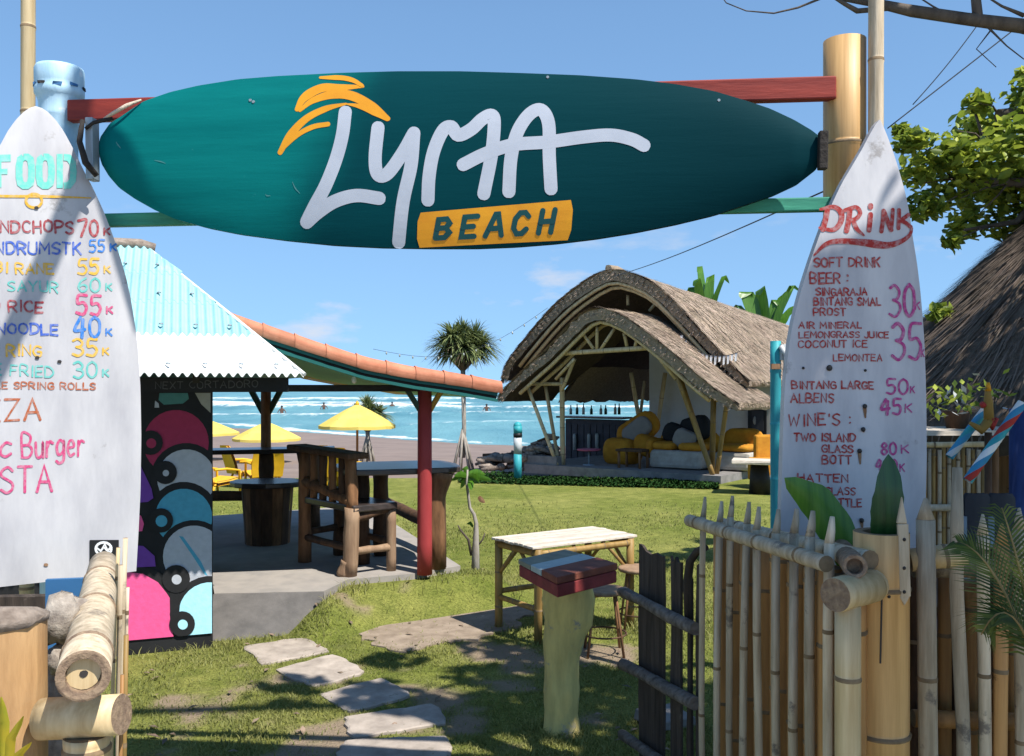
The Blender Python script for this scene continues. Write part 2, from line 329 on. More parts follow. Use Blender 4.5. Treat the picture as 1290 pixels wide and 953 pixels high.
M['leaf_pand'] = mat('screw pine leaf', (.19, .23, .085), (.10, .135, .05), .55, (4, 4, 4), isl=.5, trans=.2, bump=0)
M['leaf_dead'] = mat('dry leaf', (.27, .20, .14), (.12, .085, .06), .85, (4, 4, 4), isl=.3, bump=0)
M['leaf_ban'] = mat('banana leaf', (.10, .23, .02), (.05, .145, .012), .38, (60, 3, 3), trans=.3, bump=.05, spec=.5)
M['lawn_shade'] = mat('lawn shade leaves', (.022, .06, .014), (.012, .035, .009), .9, (5, 5, 5), isl=.35, bump=0, spec=.05)  # dark green that carries the hut's shade on the lawn as colour
M['leaf_dark'] = mat('dark green leaf', (.022, .075, .016), (.012, .045, .01), .4, (60, 3, 3), trans=.15, bump=.05, spec=.45)
M['frond'] = mat('palm frond', (.17, .18, .03), (.05, .08, .012), .5, (5, 5, 5), isl=.45, trans=.3, bump=0)
M['leaf_yellow'] = mat('yellow leaf', (.55, .42, .03), (.32, .36, .03), .5, (8, 8, 8), trans=.3, bump=0)
M['grass'] = mat('grass blade', (.30, .295, .098), (.185, .205, .056), .7, (.9, .9, .9), 1.2, 5, 0, isl=.2, trans=.35)
M['wire'] = paint('cable', (.03, .03, .035))
M['coral'] = mat('rough driftwood', (.42, .37, .31), (.16, .13, .11), .95, (14, 14, 14), 1.5, 8, .5)
M['drift'] = mat('bleached driftwood', (.31, .255, .21), (.13, .10, .08), .95, (12, 12, 12), 1.5, 8, .5, rnd=.3)
M['blue_panel'] = paint('blue panel', (.03, .12, .27))
M['blue_post'] = mat('blue post', (.025, .05, .16), (.012, .025, .09), .8, (20, 20, 5), bump=.2)
M['skin'] = paint('skin', (.12, .065, .045), .6)
M['suit'] = paint('dark swimwear', (.03, .03, .04), .6)
M['red_cloth'] = paint('red cloth', (.42, .04, .03), .8)
M['white_cloth'] = paint('white cloth', (.75, .74, .72), .8)
M['blue_cloth'] = paint('blue cloth', (.05, .25, .42), .8)
M['ochre'] = paint('ochre paint', (.32, .18, .04), .8)
M['chair_dk'] = paint('dark chair fabric', (.04, .042, .05), .9)

def airbrush(m, c, c2):
    """the teal board is sprayed: teal at its left end, fading to a dark petrol blue along the rest"""
    t = m.node_tree; n = t.nodes.new; l = t.links.new; b = [k for k in t.nodes if k.type == 'BSDF_PRINCIPLED'][0]; src = b.inputs['Base Color'].links[0].from_socket
    tcn = n('ShaderNodeTexCoord'); sx = n('ShaderNodeSeparateXYZ'); l(tcn.outputs['Object'], sx.inputs[0])
    nz = n('ShaderNodeTexNoise'); nz.inputs['Scale'].default_value = 5; nz.inputs['Detail'].default_value = 6; l(tcn.outputs['Object'], nz.inputs['Vector'])
    a = n('ShaderNodeMath'); a.operation = 'MULTIPLY_ADD'; a.inputs[1].default_value = -.38; l(sx.outputs[2], a.inputs[0]); l(sx.outputs[0], a.inputs[2])
    e = n('ShaderNodeMath'); e.operation = 'MULTIPLY_ADD'; e.inputs[1].default_value = .14; l(nz.outputs[0], e.inputs[0]); l(a.outputs[0], e.inputs[2])
    r = n('ShaderNodeMapRange'); r.interpolation_type = 'SMOOTHSTEP'; r.inputs['From Min'].default_value = -.74; r.inputs['From Max'].default_value = -.40; l(e.outputs[0], r.inputs['Value'])
    r2 = n('ShaderNodeMapRange'); r2.inputs['From Min'].default_value = -.3; r2.inputs['From Max'].default_value = .9; l(e.outputs[0], r2.inputs['Value'])
    dk = n('ShaderNodeMix'); dk.data_type = 'RGBA'; l(r2.outputs[0], dk.inputs['Factor']); dk.inputs['A'].default_value = (*c, 1); dk.inputs['B'].default_value = (*c2, 1)
    mx = n('ShaderNodeMix'); mx.data_type = 'RGBA'; l(r.outputs[0], mx.inputs['Factor']); l(src, mx.inputs['A']); l(dk.outputs['Result'], mx.inputs['B']); l(mx.outputs['Result'], b.inputs['Base Color'])
airbrush(M['teal'], (.0, .040, .049), (.0, .024, .031))
M['scratch'] = paint('paint scratch', (.06, .20, .20))
M['stump'] = mat('stained tan stump', (.52, .32, .15), (.30, .17, .075), .8, (14, 14, 2), 1.3, 9, .35, wear=((.20, .15, .11), .3, 9))

# ------------------------------------------------------------------ the setting: lawn, dirt, beach, sea
def smooth(x): x = np.clip(x, 0, 1); return x*x*(3-2*x)
def vnoise(x, y, seed=0):
    xi = np.floor(x).astype(int); yi = np.floor(y).astype(int); fx = smooth(x-xi); fy = smooth(y-yi)
    def h(a, b):
        k = np.sin(a*127.1+b*311.7+seed*74.7)*43758.5453; return k-np.floor(k)
    return (h(xi, yi)*(1-fx)+h(xi+1, yi)*fx)*(1-fy)+(h(xi, yi+1)*(1-fx)+h(xi+1, yi+1)*fx)*fy
def fbm(x, y, o=4, seed=0):
    r = 0; a = .5
    for k in range(o): r = r+a*vnoise(x*2**k, y*2**k, seed+k); a *= .5
    return r
LAWN_END = 18.6
def seg_d(x, y, a, b):
    t = np.clip(((x-a[0])*(b[0]-a[0])+(y-a[1])*(b[1]-a[1]))/((b[0]-a[0])**2+(b[1]-a[1])**2), 0, 1); return np.hypot(x-a[0]-t*(b[0]-a[0]), y-a[1]-t*(b[1]-a[1]))
def lawn_z(x, y):                                                # a grassy bank runs along the pavilion floor's edge
    bank = np.maximum(.2*(1-smooth((seg_d(x, y, (-1.36, 6.72), (-1.33, 7.1))-.02)/.30)), np.maximum(.20*(1-smooth((seg_d(x, y, (-1.28, 7.3), (-.35, 7.85))-.05)/.6)), .17*(1-smooth((seg_d(x, y, (-1.33, 6.95), (-1.28, 7.3))-.02)/.42))))
    return .018*(fbm(x*1.1, y*1.1, 3, 5)-.5)*smooth((y-3)/3)+bank
def shore(x): return np.where(x < -1.7, 45-1.08*(x+1.7), np.maximum(45-.35*(x+1.7), 34))
def beach_z(x, y):
    Ys = shore(x); d = (Ys-y)/(Ys-17.5)
    return np.where(d > 0, -1+.965*np.clip(d, 0, 1)**.9, -1-.05*(y-Ys)) + .03*(fbm(x*.8, y*.8, 3, 2)-.5)
def gridmesh(name, xs, ys, zf, m, smooth_=True):
    X, Y = np.meshgrid(xs, ys); Z = zf(X, Y); vs = np.stack([X, Y, Z], -1).reshape(-1, 3); nx, ny = len(xs), len(ys)
    i = np.arange((ny-1)*nx).reshape(ny-1, nx)[:, :-1].ravel(); fs = np.stack([i, i+1, i+nx+1, i+nx], -1)
    return link(name, npmesh(name, vs, fs, m, (0, 0, 0), smooth_))

def lawn_material():
    m = bpy.data.materials.new('lawn'); m.use_nodes = True; t = m.node_tree; t.nodes.clear(); n = t.nodes.new; l = t.links.new
    tcn = n('ShaderNodeTexCoord')
    def nz(sc, de): q = n('ShaderNodeTexNoise'); q.inputs['Scale'].default_value = sc; q.inputs['Detail'].default_value = de; q.inputs['Roughness'].default_value = .65; l(tcn.outputs['Object'], q.inputs['Vector']); return q
    a, b, c = nz(.55, 6), nz(5.5, 8), nz(60, 6)
    r1 = n('ShaderNodeValToRGB'); r1.color_ramp.elements[0].position = .36; r1.color_ramp.elements[0].color = (.165, .205, .044, 1); r1.color_ramp.elements[1].position = .66; r1.color_ramp.elements[1].color = (.30, .31, .10, 1); l(a.outputs[0], r1.inputs[0])
    r2 = n('ShaderNodeValToRGB'); r2.color_ramp.elements[0].position = .35; r2.color_ramp.elements[0].color = (.62, .66, .55, 1); r2.color_ramp.elements[1].position = .68; r2.color_ramp.elements[1].color = (1.12, 1.07, 1.0, 1); l(b.outputs[0], r2.inputs[0])
    r3 = n('ShaderNodeValToRGB'); r3.color_ramp.elements[0].position = .32; r3.color_ramp.elements[0].color = (.5, .52, .45, 1); r3.color_ramp.elements[1].position = .62; r3.color_ramp.elements[1].color = (1.2, 1.15, 1.1, 1); l(c.outputs[0], r3.inputs[0])
    def mul(x, y): q = n('ShaderNodeMix'); q.data_type = 'RGBA'; q.blend_type = 'MULTIPLY'; q.inputs['Factor'].default_value = 1; l(x, q.inputs['A']); l(y, q.inputs['B']); return q.outputs['Result']
    x = mul(mul(r1.outputs[0], r2.outputs[0]), r3.outputs[0])
    at = n('ShaderNodeAttribute'); at.attribute_name = 'bare'; sm = n('ShaderNodeMix'); sm.data_type = 'RGBA'; l(at.outputs['Fac'], sm.inputs['Factor']); l(x, sm.inputs['A']); so_ = n('ShaderNodeMix'); so_.data_type = 'RGBA'; so_.inputs['A'].default_value = (.20, .15, .10, 1); so_.inputs['B'].default_value = (.38, .295, .205, 1); l(c.outputs[0], so_.inputs['Factor']); l(so_.outputs['Result'], sm.inputs['B']); x = sm.outputs['Result']
    bs = n('ShaderNodeBsdfPrincipled'); l(x, bs.inputs['Base Color']); bs.inputs['Roughness'].default_value = .95; bs.inputs['Specular IOR Level'].default_value = .1
    bp = n('ShaderNodeBump'); bp.inputs['Strength'].default_value = .9; bp.inputs['Distance'].default_value = .03; l(c.outputs[0], bp.inputs['Height']); l(bp.outputs[0], bs.inputs['Normal'])
    o = n('ShaderNodeOutputMaterial'); l(bs.outputs[0], o.inputs[0]); return m
def water_material():
    m = bpy.data.materials.new('sea water'); m.use_nodes = True; t = m.node_tree; t.nodes.clear(); n = t.nodes.new; l = t.links.new
    tcn = n('ShaderNodeTexCoord'); mpn = n('ShaderNodeMapping'); mpn.inputs['Scale'].default_value = (.12, .05, 1); l(tcn.outputs['Object'], mpn.inputs[0])
    nz = n('ShaderNodeTexNoise'); nz.inputs['Scale'].default_value = 1; nz.inputs['Detail'].default_value = 9; nz.inputs['Roughness'].default_value = .6; l(mpn.outputs[0], nz.inputs['Vector'])
    at = n('ShaderNodeAttribute'); at.attribute_name = 'foam'
    mpf = n('ShaderNodeMapping'); mpf.inputs['Scale'].default_value = (.8, .22, 1); l(tcn.outputs['Object'], mpf.inputs[0])
    nf = n('ShaderNodeTexNoise'); nf.inputs['Scale'].default_value = 1; nf.inputs['Detail'].default_value = 9; nf.inputs['Roughness'].default_value = .7; l(mpf.outputs[0], nf.inputs['Vector'])
    cr = n('ShaderNodeValToRGB'); e = cr.color_ramp.elements; e[0].position = .35; e[0].color = (.055, .18, .21, 1); e[1].position = .68; e[1].color = (.155, .335, .345, 1); l(nz.outputs[0], cr.inputs[0])
    s = n('ShaderNodeMath'); s.operation = 'ADD'; l(at.outputs['Fac'], s.inputs[0]); s.inputs[1].default_value = 0
    s2 = n('ShaderNodeMath'); s2.operation = 'MULTIPLY_ADD'; l(nf.outputs[0], s2.inputs[0]); s2.inputs[1].default_value = 1.9; s2.inputs[2].default_value = -.95
    s3 = n('ShaderNodeMath'); s3.operation = 'ADD'; l(s.outputs[0], s3.inputs[0]); l(s2.outputs[0], s3.inputs[1])
    rm = n('ShaderNodeMapRange'); rm.inputs['From Min'].default_value = .32; rm.inputs['From Max'].default_value = .78; l(s3.outputs[0], rm.inputs['Value'])
    mxn = n('ShaderNodeMix'); mxn.data_type = 'RGBA'; l(rm.outputs[0], mxn.inputs['Factor']); l(cr.outputs[0], mxn.inputs['A']); mxn.inputs['B'].default_value = (.70, .73, .73, 1)
    b = n('ShaderNodeBsdfPrincipled'); l(mxn.outputs['Result'], b.inputs['Base Color'])
    rr = n('ShaderNodeMapRange'); rr.inputs['To Min'].default_value = .32; rr.inputs['To Max'].default_value = .9; l(rm.outputs[0], rr.inputs['Value']); l(rr.outputs[0], b.inputs['Roughness'])
    b.inputs['Specular IOR Level'].default_value = .3
    bp = n('ShaderNodeBump'); bp.inputs['Strength'].default_value = .7; bp.inputs['Distance'].default_value = .5; l(nf.outputs[0], bp.inputs['Height']); l(bp.outputs[0], b.inputs['Normal'])
    o = n('ShaderNodeOutputMaterial'); l(b.outputs[0], o.inputs[0]); return m
M['lawn'] = lawn_material(); M['water'] = water_material()

lawn = tag(gridmesh('lawn', np.concatenate([np.linspace(-32, -4, 40), np.linspace(-3.9, 3, 110), np.linspace(3.3, 40, 60)]), np.concatenate([np.linspace(1.2, 3, 10), np.linspace(3.2, 9, 90), np.linspace(9.1, LAWN_END, 60)]),
             lambda x, y: lawn_z(x, y)-.12*smooth((y-LAWN_END+.7)/.7), M['lawn']), kind='structure')
def bareness(x, y):                                              # worn spots: near the path, the table and the gate
    near = np.exp(-(seg_d(x, y, (-.45, 4.2), (-.6, 6.6))/.8)**2)+.8*np.exp(-(seg_d(x, y, (-.2, 6.6), (.6, 6.4))/.9)**2)+.5*np.exp(-(seg_d(x, y, (-2, 5.4), (-1.2, 5.0))/.6)**2)
    return smooth((fbm(x*2.3, y*2.3, 4, 71)-.655+.14*near)/.10)*np.clip((11-y)/4, 0, 1)
q_ = np.zeros(len(lawn.data.vertices)*3, np.float32); lawn.data.vertices.foreach_get('co', q_); q_ = q_.reshape(-1, 3)
at_ = lawn.data.attributes.new('bare', 'FLOAT', 'POINT'); at_.data.foreach_set('value', bareness(q_[:, 0], q_[:, 1]).astype(np.float32))
tag(gridmesh('beach', np.linspace(-90, 110, 161), np.concatenate([np.linspace(17.2, 60, 90), np.linspace(63, 130, 20)]), lambda x, y: beach_z(x, y)-.05, M['sand']), kind='structure')
tag(gridmesh('road', np.linspace(-32, 40, 20), np.linspace(-16, 1.4, 10), lambda x, y: x*0-.035, M['road']), kind='structure')
def sea():
    ks = np.linspace(-2.2, 2.2, 420); ys = np.geomspace(33, 9000, 330)
    K, Y = np.meshgrid(ks, ys); X = K*Y; foam = np.zeros_like(X); Z = np.full_like(X, -1.0)
    for Y0, wd, amp, hgt, sd in ((66, 2.2, .55, .16, 1), (84, 3.2, .62, .35, 2), (105, 5, .92, .65, 3), (126, 8, .85, .7, 4), (150, 9, .75, .7, 5), (190, 9, .42, .7, 6), (250, 13, .36, .8, 8)):
        c = Y0+Y0*.30*(fbm(X/Y0*4.2+9*sd, X*0+sd, 4, sd)-.45)
        patch = smooth((fbm(X/Y0*4.5+31*sd, X*0+sd*3.3, 3, sd+20)-.30)/.25)
        if sd in (3, 4, 5): patch = np.maximum(patch, smooth((-K-.0)/.08))
        q = (Y-c)/wd
        prof = np.where(q < 0, np.exp(-(q*1.2)**2), np.exp(-(q*.45)**2))
        foam = np.maximum(foam, .8*amp*prof*(.26+.8*patch)*(.6+.8*fbm(X/Y0*22, Y/Y0*34, 3, sd+40))); Z += hgt*np.exp(-(q*.7)**2)*(.5+.5*patch)
    sh = shore(X); foam = np.maximum(foam, .78*np.exp(-((Y-sh-.8)/1.3)**2)*(.5+.6*vnoise(X*.35, X*0, 3)))
    Z += .10*(fbm(X*.12, Y*.3, 3, 50)-.5)*np.minimum(1, 60/Y+.6)
    vs = np.stack([X, Y, Z], -1).reshape(-1, 3); nx = len(ks); ny = len(ys)
    i = np.arange((ny-1)*nx).reshape(ny-1, nx)[:, :-1].ravel(); fs = np.stack([i, i+1, i+nx+1, i+nx], -1)
    me = npmesh('sea', vs, fs, M['water'], (0, 0, 0), True)
    a = me.attributes.new('foam', 'FLOAT', 'POINT'); a.data.foreach_set('value', foam.ravel().astype(np.float32))
    tag(link('sea', me), kind='structure')
sea()

def flat_patch(name, pts, z, m, th=.0, jag=0, sub=4):
    """a ground patch with a ragged outline; pts are ground points"""
    out = []
    for i, p in enumerate(pts):
        q = pts[(i+1) % len(pts)]
        for k in range(sub):
            a = V(p).lerp(V(q), k/sub); out.append(V((a.x+random.uniform(-jag, jag), a.y+random.uniform(-jag, jag), z)))
    mb = MB(); mb.prism([V((p.x, p.y, z-.02)) for p in out], (0, 0, .02+th), 0)
    return mb, out
PATCHES = []                                                     # outlines the grass keeps clear of
dp = [G(*p) for p in ((457, 762), (520, 758), (580, 757), (634, 754), (668, 772), (650, 790), (604, 806), (560, 812), (512, 824), (470, 812), (438, 800), (452, 782))]
mb, out = flat_patch('dirt_path', dp, .012, M['dirt'], 0, .05, 6); struct('dirt_path', mb, M['dirt']); PATCHES.append(out)

STONES = [((307, 817), (382, 805), (416, 822), (331, 839)), ((348, 846), (420, 826), (461, 848), (396, 868)), ((403, 877), (481, 856), (519, 879), (440, 899)),
          ((435, 906), (546, 889), (563, 913), (444, 932)), ((425, 957), (436, 937), (565, 929), (567, 958))]
SL = ['stepping stone farthest from the gate, beside the concrete ramp', 'second stepping stone from the ramp, tilted diamond below the farthest one',
      'middle stepping stone of the garden path, third from the ramp', 'wide stepping stone second nearest to the gate', 'stepping stone nearest the gate, cut by the bottom edge']
for q, lb in zip(STONES, SL):
    pts = [G(x, y) for x, y in q]; c = sum(pts, V())/4; mb = MB(); out = []
    for i in range(4):
        a, b = pts[i], pts[(i+1) % 4]
        for k in range(6):
            p = a.lerp(b, k/6); p = p+(c-p)*((.05 if k in (0,) else 0)-.035); out.append(p+V((random.uniform(-.012, .012), random.uniform(-.012, .012), 0)))
    tilt = random.uniform(-.02, .02)
    low = [V((p.x, p.y, -.02)) for p in out]; top = [V((p.x+(c.x-p.x)*.05, p.y+(c.y-p.y)*.05, .016+tilt*(p.x-c.x))) for p in out]
    mid = [V((p.x, p.y, .010+tilt*(p.x-c.x))) for p in out]
    n = len(out); b = len(mb.v); mb.v += [tuple(p) for p in low+mid+top]
    for r in (0, 1):
        for i in range(n): j = (i+1) % n; mb.f.append([b+r*n+i, b+r*n+j, b+(r+1)*n+j, b+(r+1)*n+i]); mb.m.append(0); mb.s.append(False)
    mb.f.append([b+2*n+i for i in range(n)]); mb.m.append(0); mb.s.append(False)
    solo('stepping_stone', mb, M['stone'], lb, 'stepping stone', 'stepping stones of the garden path', (c.x, c.y, 0)); PATCHES.append(out)

# ------------------------------------------------------------------ surfboard signs
class Board:
    """a board lying in a vertical plane; outline given along its long axis; paint strokes are laid on its domed face"""
    def __init__(s, pa, pb, lo, hi, axis, dome, thick):
        d = (V(pb)-V(pa)); d.z = 0; s.P0 = V(pa); s.u = d.normalized(); s.n = V((s.u.y, -s.u.x, 0))
        if s.n.y > 0: s.n = -s.n
        s.axis, s.dome, s.thick = axis, dome, thick
        f = lambda L: sorted([s.pl(*p)[::(1 if axis == 'x' else -1)] for p in L])   # (along, across)
        lo = f(lo); hi = f(hi); s.la, s.lb = zip(*lo); s.ha, s.hb = zip(*hi)
        s.a0 = max(s.la[0], s.ha[0]); s.a1 = min(s.la[-1], s.ha[-1])
    def pl(s, px, py):
        p = RP(px, py, s.P0, s.n)-s.P0; return p.dot(s.u), p.z
    def at(s, al, ac, off=0, back=False):
        a = min(max(al, s.a0), s.a1); lo, hi = interp(a, s.la, s.lb), interp(a, s.ha, s.hb); h = max(abs(hi-lo)/2, 1e-4)
        q = max(-1, min(1, (ac-(lo+hi)/2)/h)); e = min(1, h/.12)
        z = s.dome*e*(1-abs(q)**2.6)*(-1 if back else 1)+(-s.thick if back else 0)+off
        x, y = (al, ac) if s.axis == 'x' else (ac, al)
        return s.P0+s.u*x+V((0, 0, y))+s.n*z
    def px(s, px, py, off=.0015):
        x, y = s.pl(px, py); return s.at(*((x, y) if s.axis == 'x' else (y, x)), off)
    def mesh(s, na=60, nc=18):
        mb = MB(); rows = [[], []]
        for i in range(na+1):
            a = lerp(s.a0, s.a1, (1-math.cos(math.pi*i/na))/2); lo, hi = interp(a, s.la, s.lb), interp(a, s.ha, s.hb)
            for k in (0, 1): rows[k].append([s.at(a, lerp(lo, hi, (1-math.cos(math.pi*j/nc))/2), 0, k == 1) for j in range(nc+1)])
        mb.grid(rows[0]); mb.grid(rows[1], flip=True)
        rim = lambda R: [r[0] for r in R]+R[-1][1:]+[r[-1] for r in R[::-1]][1:]+R[0][::-1][1:-1]
        A, B = rim(rows[0]), rim(rows[1]); mb.grid([B+B[:1], A+A[:1]], sm=False)
        return mb
def spline(pts, k=6):
    if len(pts) < 3: return [tuple(p) for p in pts]
    out = []; P = [np.array(p, float) for p in pts]; P = [2*P[0]-P[1]]+P+[2*P[-1]-P[-2]]
    for i in range(1, len(P)-2):
        for j in range(k):
            t = j/k; out.append(tuple(.5*(2*P[i]+(P[i+1]-P[i-1])*t+(2*P[i-1]-5*P[i]+4*P[i+1]-P[i+2])*t*t+(3*P[i]-P[i-1]-3*P[i+1]+P[i+2])*t**3)))
    return out+[tuple(P[-2])]
OFF = [0]
def ribbon(mb, pts, wd, mp, m=0, curve=True, off=.0016, across=2, caps=True, taper=None):
    """a brush stroke: strip of even (or tapering) width with rounded ends, mapped onto a surface by mp(x, y, off)"""
    OFF[0] = (OFF[0]+1) % 9; off = off+OFF[0]*.00009
    P = spline(pts, 6) if curve else [tuple(p) for p in pts]
    P = [np.array(p, float) for p in P]; n = len(P)
    L = np.cumsum([0]+[np.hypot(*(P[i+1]-P[i])) for i in range(n-1)]); L = L/max(L[-1], 1e-6)
    fw = lambda t: wd*(1 if taper is None else float(np.interp(t, np.linspace(0, 1, len(taper)), taper)))
    secs = []
    def nrm(a): a = a/(np.hypot(*a)+1e-9); return np.array((-a[1], a[0]))
    for i in range(n):
        a = nrm(P[i]-P[i-1]) if i else nrm(P[1]-P[0]); b = nrm(P[i+1]-P[i]) if i < n-1 else a
        q = a+b; q = q/(np.hypot(*q)+1e-9); k = min(1/max(q.dot(a), .5), 1.6); secs.append((P[i], q*k*fw(L[i])/2))
    if caps:
        for e in (0, -1):
            p, q = secs[e]; d = np.array((q[1], -q[0]))*(-1 if e == 0 else 1); r = []
            for t in (.4, .75, .95): r.append((p+d*t, q*math.sqrt(1-t*t)))
            secs = (r[::-1]+secs) if e == 0 else secs+r
    rows = [[mp(*(p+q*(2*j/across-1)), off) for j in range(across+1)] for p, q in secs]
    mb.grid(rows, m, False)
FONT = {'A': [[(0, 0), (.33, 1), (.66, 0)], [(.13, .36), (.54, .36)]], 'B': [[(0, 0), (0, 1), (.42, .98), (.56, .8), (.4, .56), (0, .52)], [(0, .52), (.45, .5), (.64, .28), (.45, .02), (0, 0)]],
        'C': [[(.6, .84), (.4, 1), (.14, .9), (0, .5), (.14, .1), (.4, 0), (.6, .16)]], 'D': [[(0, 0), (0, 1)], [(0, 1), (.36, .97), (.62, .7), (.62, .3), (.36, .03), (0, 0)]],
        'E': [[(.54, 1), (0, 1), (0, 0), (.54, 0)], [(0, .52), (.44, .52)]], 'F': [[(.54, 1), (0, 1), (0, 0)], [(0, .52), (.44, .52)]],
        'G': [[(.6, .84), (.4, 1), (.14, .9), (0, .5), (.14, .1), (.4, 0), (.6, .12), (.6, .45), (.36, .45)]], 'H': [[(0, 0), (0, 1)], [(.58, 0), (.58, 1)], [(0, .52), (.58, .52)]],
        'I': [[(.12, 0), (.12, 1)]], 'J': [[(.44, 1), (.44, .2), (.3, 0), (.1, .04), (0, .2)]], 'K': [[(0, 0), (0, 1)], [(.56, 1), (0, .46)], [(.16, .6), (.58, 0)]],
        'L': [[(0, 1), (0, 0), (.5, 0)]], 'M': [[(0, 0), (.06, 1), (.38, .34), (.7, 1), (.76, 0)]], 'N': [[(0, 0), (0, 1), (.58, 0), (.58, 1)]],
        'O': [[(.32, 1), (.08, .84), (0, .5), (.08, .16), (.32, 0), (.56, .16), (.64, .5), (.56, .84), (.32, 1)]], 'P': [[(0, 0), (0, 1), (.42, .98), (.58, .76), (.42, .5), (0, .46)]],
        'R': [[(0, 0), (0, 1), (.42, .98), (.58, .76), (.42, .52), (0, .48)], [(.26, .48), (.6, 0)]], 'S': [[(.54, .86), (.34, 1), (.08, .88), (.06, .66), (.5, .38), (.52, .14), (.28, 0), (.02, .12)]],
        'T': [[(0, 1), (.6, 1)], [(.3, 1), (.3, 0)]], 'U': [[(0, 1), (0, .22), (.14, .02), (.42, .02), (.58, .22), (.58, 1)]], 'W': [[(0, 1), (.2, 0), (.42, .74), (.62, 0), (.84, 1)]],
        'X': [[(0, 1), (.56, 0)], [(.56, 1), (0, 0)]], 'Y': [[(0, 1), (.3, .5), (.6, 1)], [(.3, .5), (.3, 0)]], 'Z': [[(0, 1), (.56, 1), (0, 0), (.56, 0)]], 'V': [[(0, 1), (.3, 0), (.6, 1)]],
        '0': [[(.28, 1), (.06, .82), (0, .5), (.06, .18), (.28, 0), (.5, .18), (.56, .5), (.5, .82), (.28, 1)]], '3': [[(.02, .9), (.28, 1), (.52, .8), (.42, .58), (.2, .53)], [(.2, .53), (.5, .42), (.54, .2), (.3, 0), (0, .1)]],
        '4': [[(.3, 1), (0, .36), (.56, .4)], [(.44, .86), (.4, 0)]], '5': [[(.54, 1), (.1, .98), (.06, .58), (.36, .6), (.54, .34), (.36, .02), (0, .08)]], '6': [[(.46, .98), (.16, .74), (0, .34), (.2, 0), (.46, .1), (.5, .36), (.26, .5), (.04, .36)]],
        '7': [[(0, .96), (.54, 1), (.2, 0)]], '8': [[(.28, .54), (.06, .74), (.28, 1), (.5, .76), (.28, .54), (.02, .26), (.28, 0), (.54, .26), (.28, .54)]],
        ':': [[(.08, .2), (.1, .24)], [(.08, .7), (.1, .74)]], "'": [[(.1, 1), (.06, .8)]], 'i': [[(.1, 0), (.1, .62)], [(.1, .86), (.1, .94)]],
        'c': [[(.46, .56), (.26, .66), (.04, .5), (.02, .2), (.22, 0), (.46, .1)]], 'u': [[(0, .64), (.02, .16), (.2, 0), (.42, .16), (.46, .64), (.46, 0)]], 'r': [[(0, 0), (.02, .64)], [(.02, .4), (.2, .64), (.38, .58)]],
        'g': [[(.44, .56), (.2, .66), (.02, .4), (.14, .08), (.42, .2), (.46, .62), (.44, -.14), (.2, -.3), (.0, -.2)]], 'e': [[(.04, .36), (.42, .4), (.32, .64), (.1, .6), (.02, .26), (.2, 0), (.44, .1)]]}
SHARP = set('AEFHIKLMNTVWXYZ')
def letters(parent, mm, s, x0, x1, yb, h, mp, wd, dy=0):
    """large lettering: every character a part of its own"""
    for i, ch in enumerate(s):
        mb = MB(); text(mb, s, x0, x1, yb, h, mp, wd, 0, .02, dy, only=i); part('letter', mb, mm, parent)
def text(mb, s, x0, x1, yb, h, mp, wd, m=0, jit=.04, dy=0, off=.0016, slant=0, only=None):
    """hand-brushed capitals filling x0..x1 on a baseline yb (y down, dy = fall of the line to its right end)"""
    adv = []; x = 0
    for ch in s:
        if ch == ' ': x += .5; adv.append(None); continue
        g = FONT[ch]; wch = max(p[0] for st in g for p in st); adv.append(x); x += wch+.24
    sx = (x1-x0)/(x-.24)
    for i_, (ch, a) in enumerate(zip(s, adv)):
        if a is None or (only is not None and only != i_): continue
        oy = random.uniform(-jit, jit)*h
        for st in FONT[ch]:
            pts = []
            for px, py in st:
                X = x0+(a+px)*sx+py*h*slant+random.uniform(-jit, jit)*h*.6; pts.append((X, yb-py*h+oy+dy*(X-x0)/(x1-x0)+random.uniform(-jit, jit)*h*.6))
            ribbon(mb, pts, wd*random.uniform(.85, 1.12), mp, m, ch not in SHARP, off, 1)

# --- the big teal board over the gate
TOP = [(124, 190), (127, 172), (138, 156), (152, 147), (180, 128), (215, 116), (250, 108), (300, 100), (350, 96), (430, 92), (500, 90), (580, 90), (650, 92), (730, 95), (800, 100), (850, 106), (900, 115), (940, 127), (970, 137), (1000, 151), (1022, 164), (1035, 174), (1042, 186)]
BOT = [(124, 192), (128, 207), (137, 222), (150, 237), (170, 251), (195, 265), (220, 276), (260, 287), (300, 295), (360, 303), (420, 309), (480, 312), (540, 313), (600, 313), (650, 311), (700, 307), (750, 301), (800, 293), (850, 283), (900, 271), (940, 258), (975, 246), (1005, 232), (1028, 214), (1042, 188)]
root = thing('surfboard_sign', 'big teal surfboard sign hung across the gateway between the two posts', 'sign', W(580, 313, 3.33))
BD = Board(W(125, 192, 3.42), W(1042, 188, 3.2), BOT, TOP, 'x', .034, .03)
part('board', BD.mesh(130, 32), M['teal'], root)
LW = 16.4
LY = dict(L=[[(317, 194), (310, 260), (292, 330), (262, 405), (228, 465), (203, 510)], [(203, 510), (240, 480), (290, 450), (350, 435), (415, 443)]],
          y=[[(412, 240), (404, 330), (412, 375), (440, 372), (482, 315), (515, 256)], [(515, 256), (507, 350), (484, 450), (467, 566)]],
          m=[[(555, 448), (559, 380), (572, 310), (598, 250), (622, 238), (643, 262), (680, 245), (712, 215), (738, 204), (746, 230), (738, 320), (716, 430)]],
          A=[[(788, 424), (794, 330), (812, 255), (846, 202), (880, 188), (902, 228), (904, 320), (909, 416)], [(657, 347), (720, 316), (800, 290), (900, 282), (1000, 268), (1080, 262), (1140, 274), (1176, 292)]])
for k in 'LymA':
    mb = MB()
    for st in LY[k]: ribbon(mb, [(300+x/2.3036, 60+y/2.3036) for x, y in st], LW, BD.px, 0, True, .0009, 3)
    part('letter', mb, M['letter_white'], root)
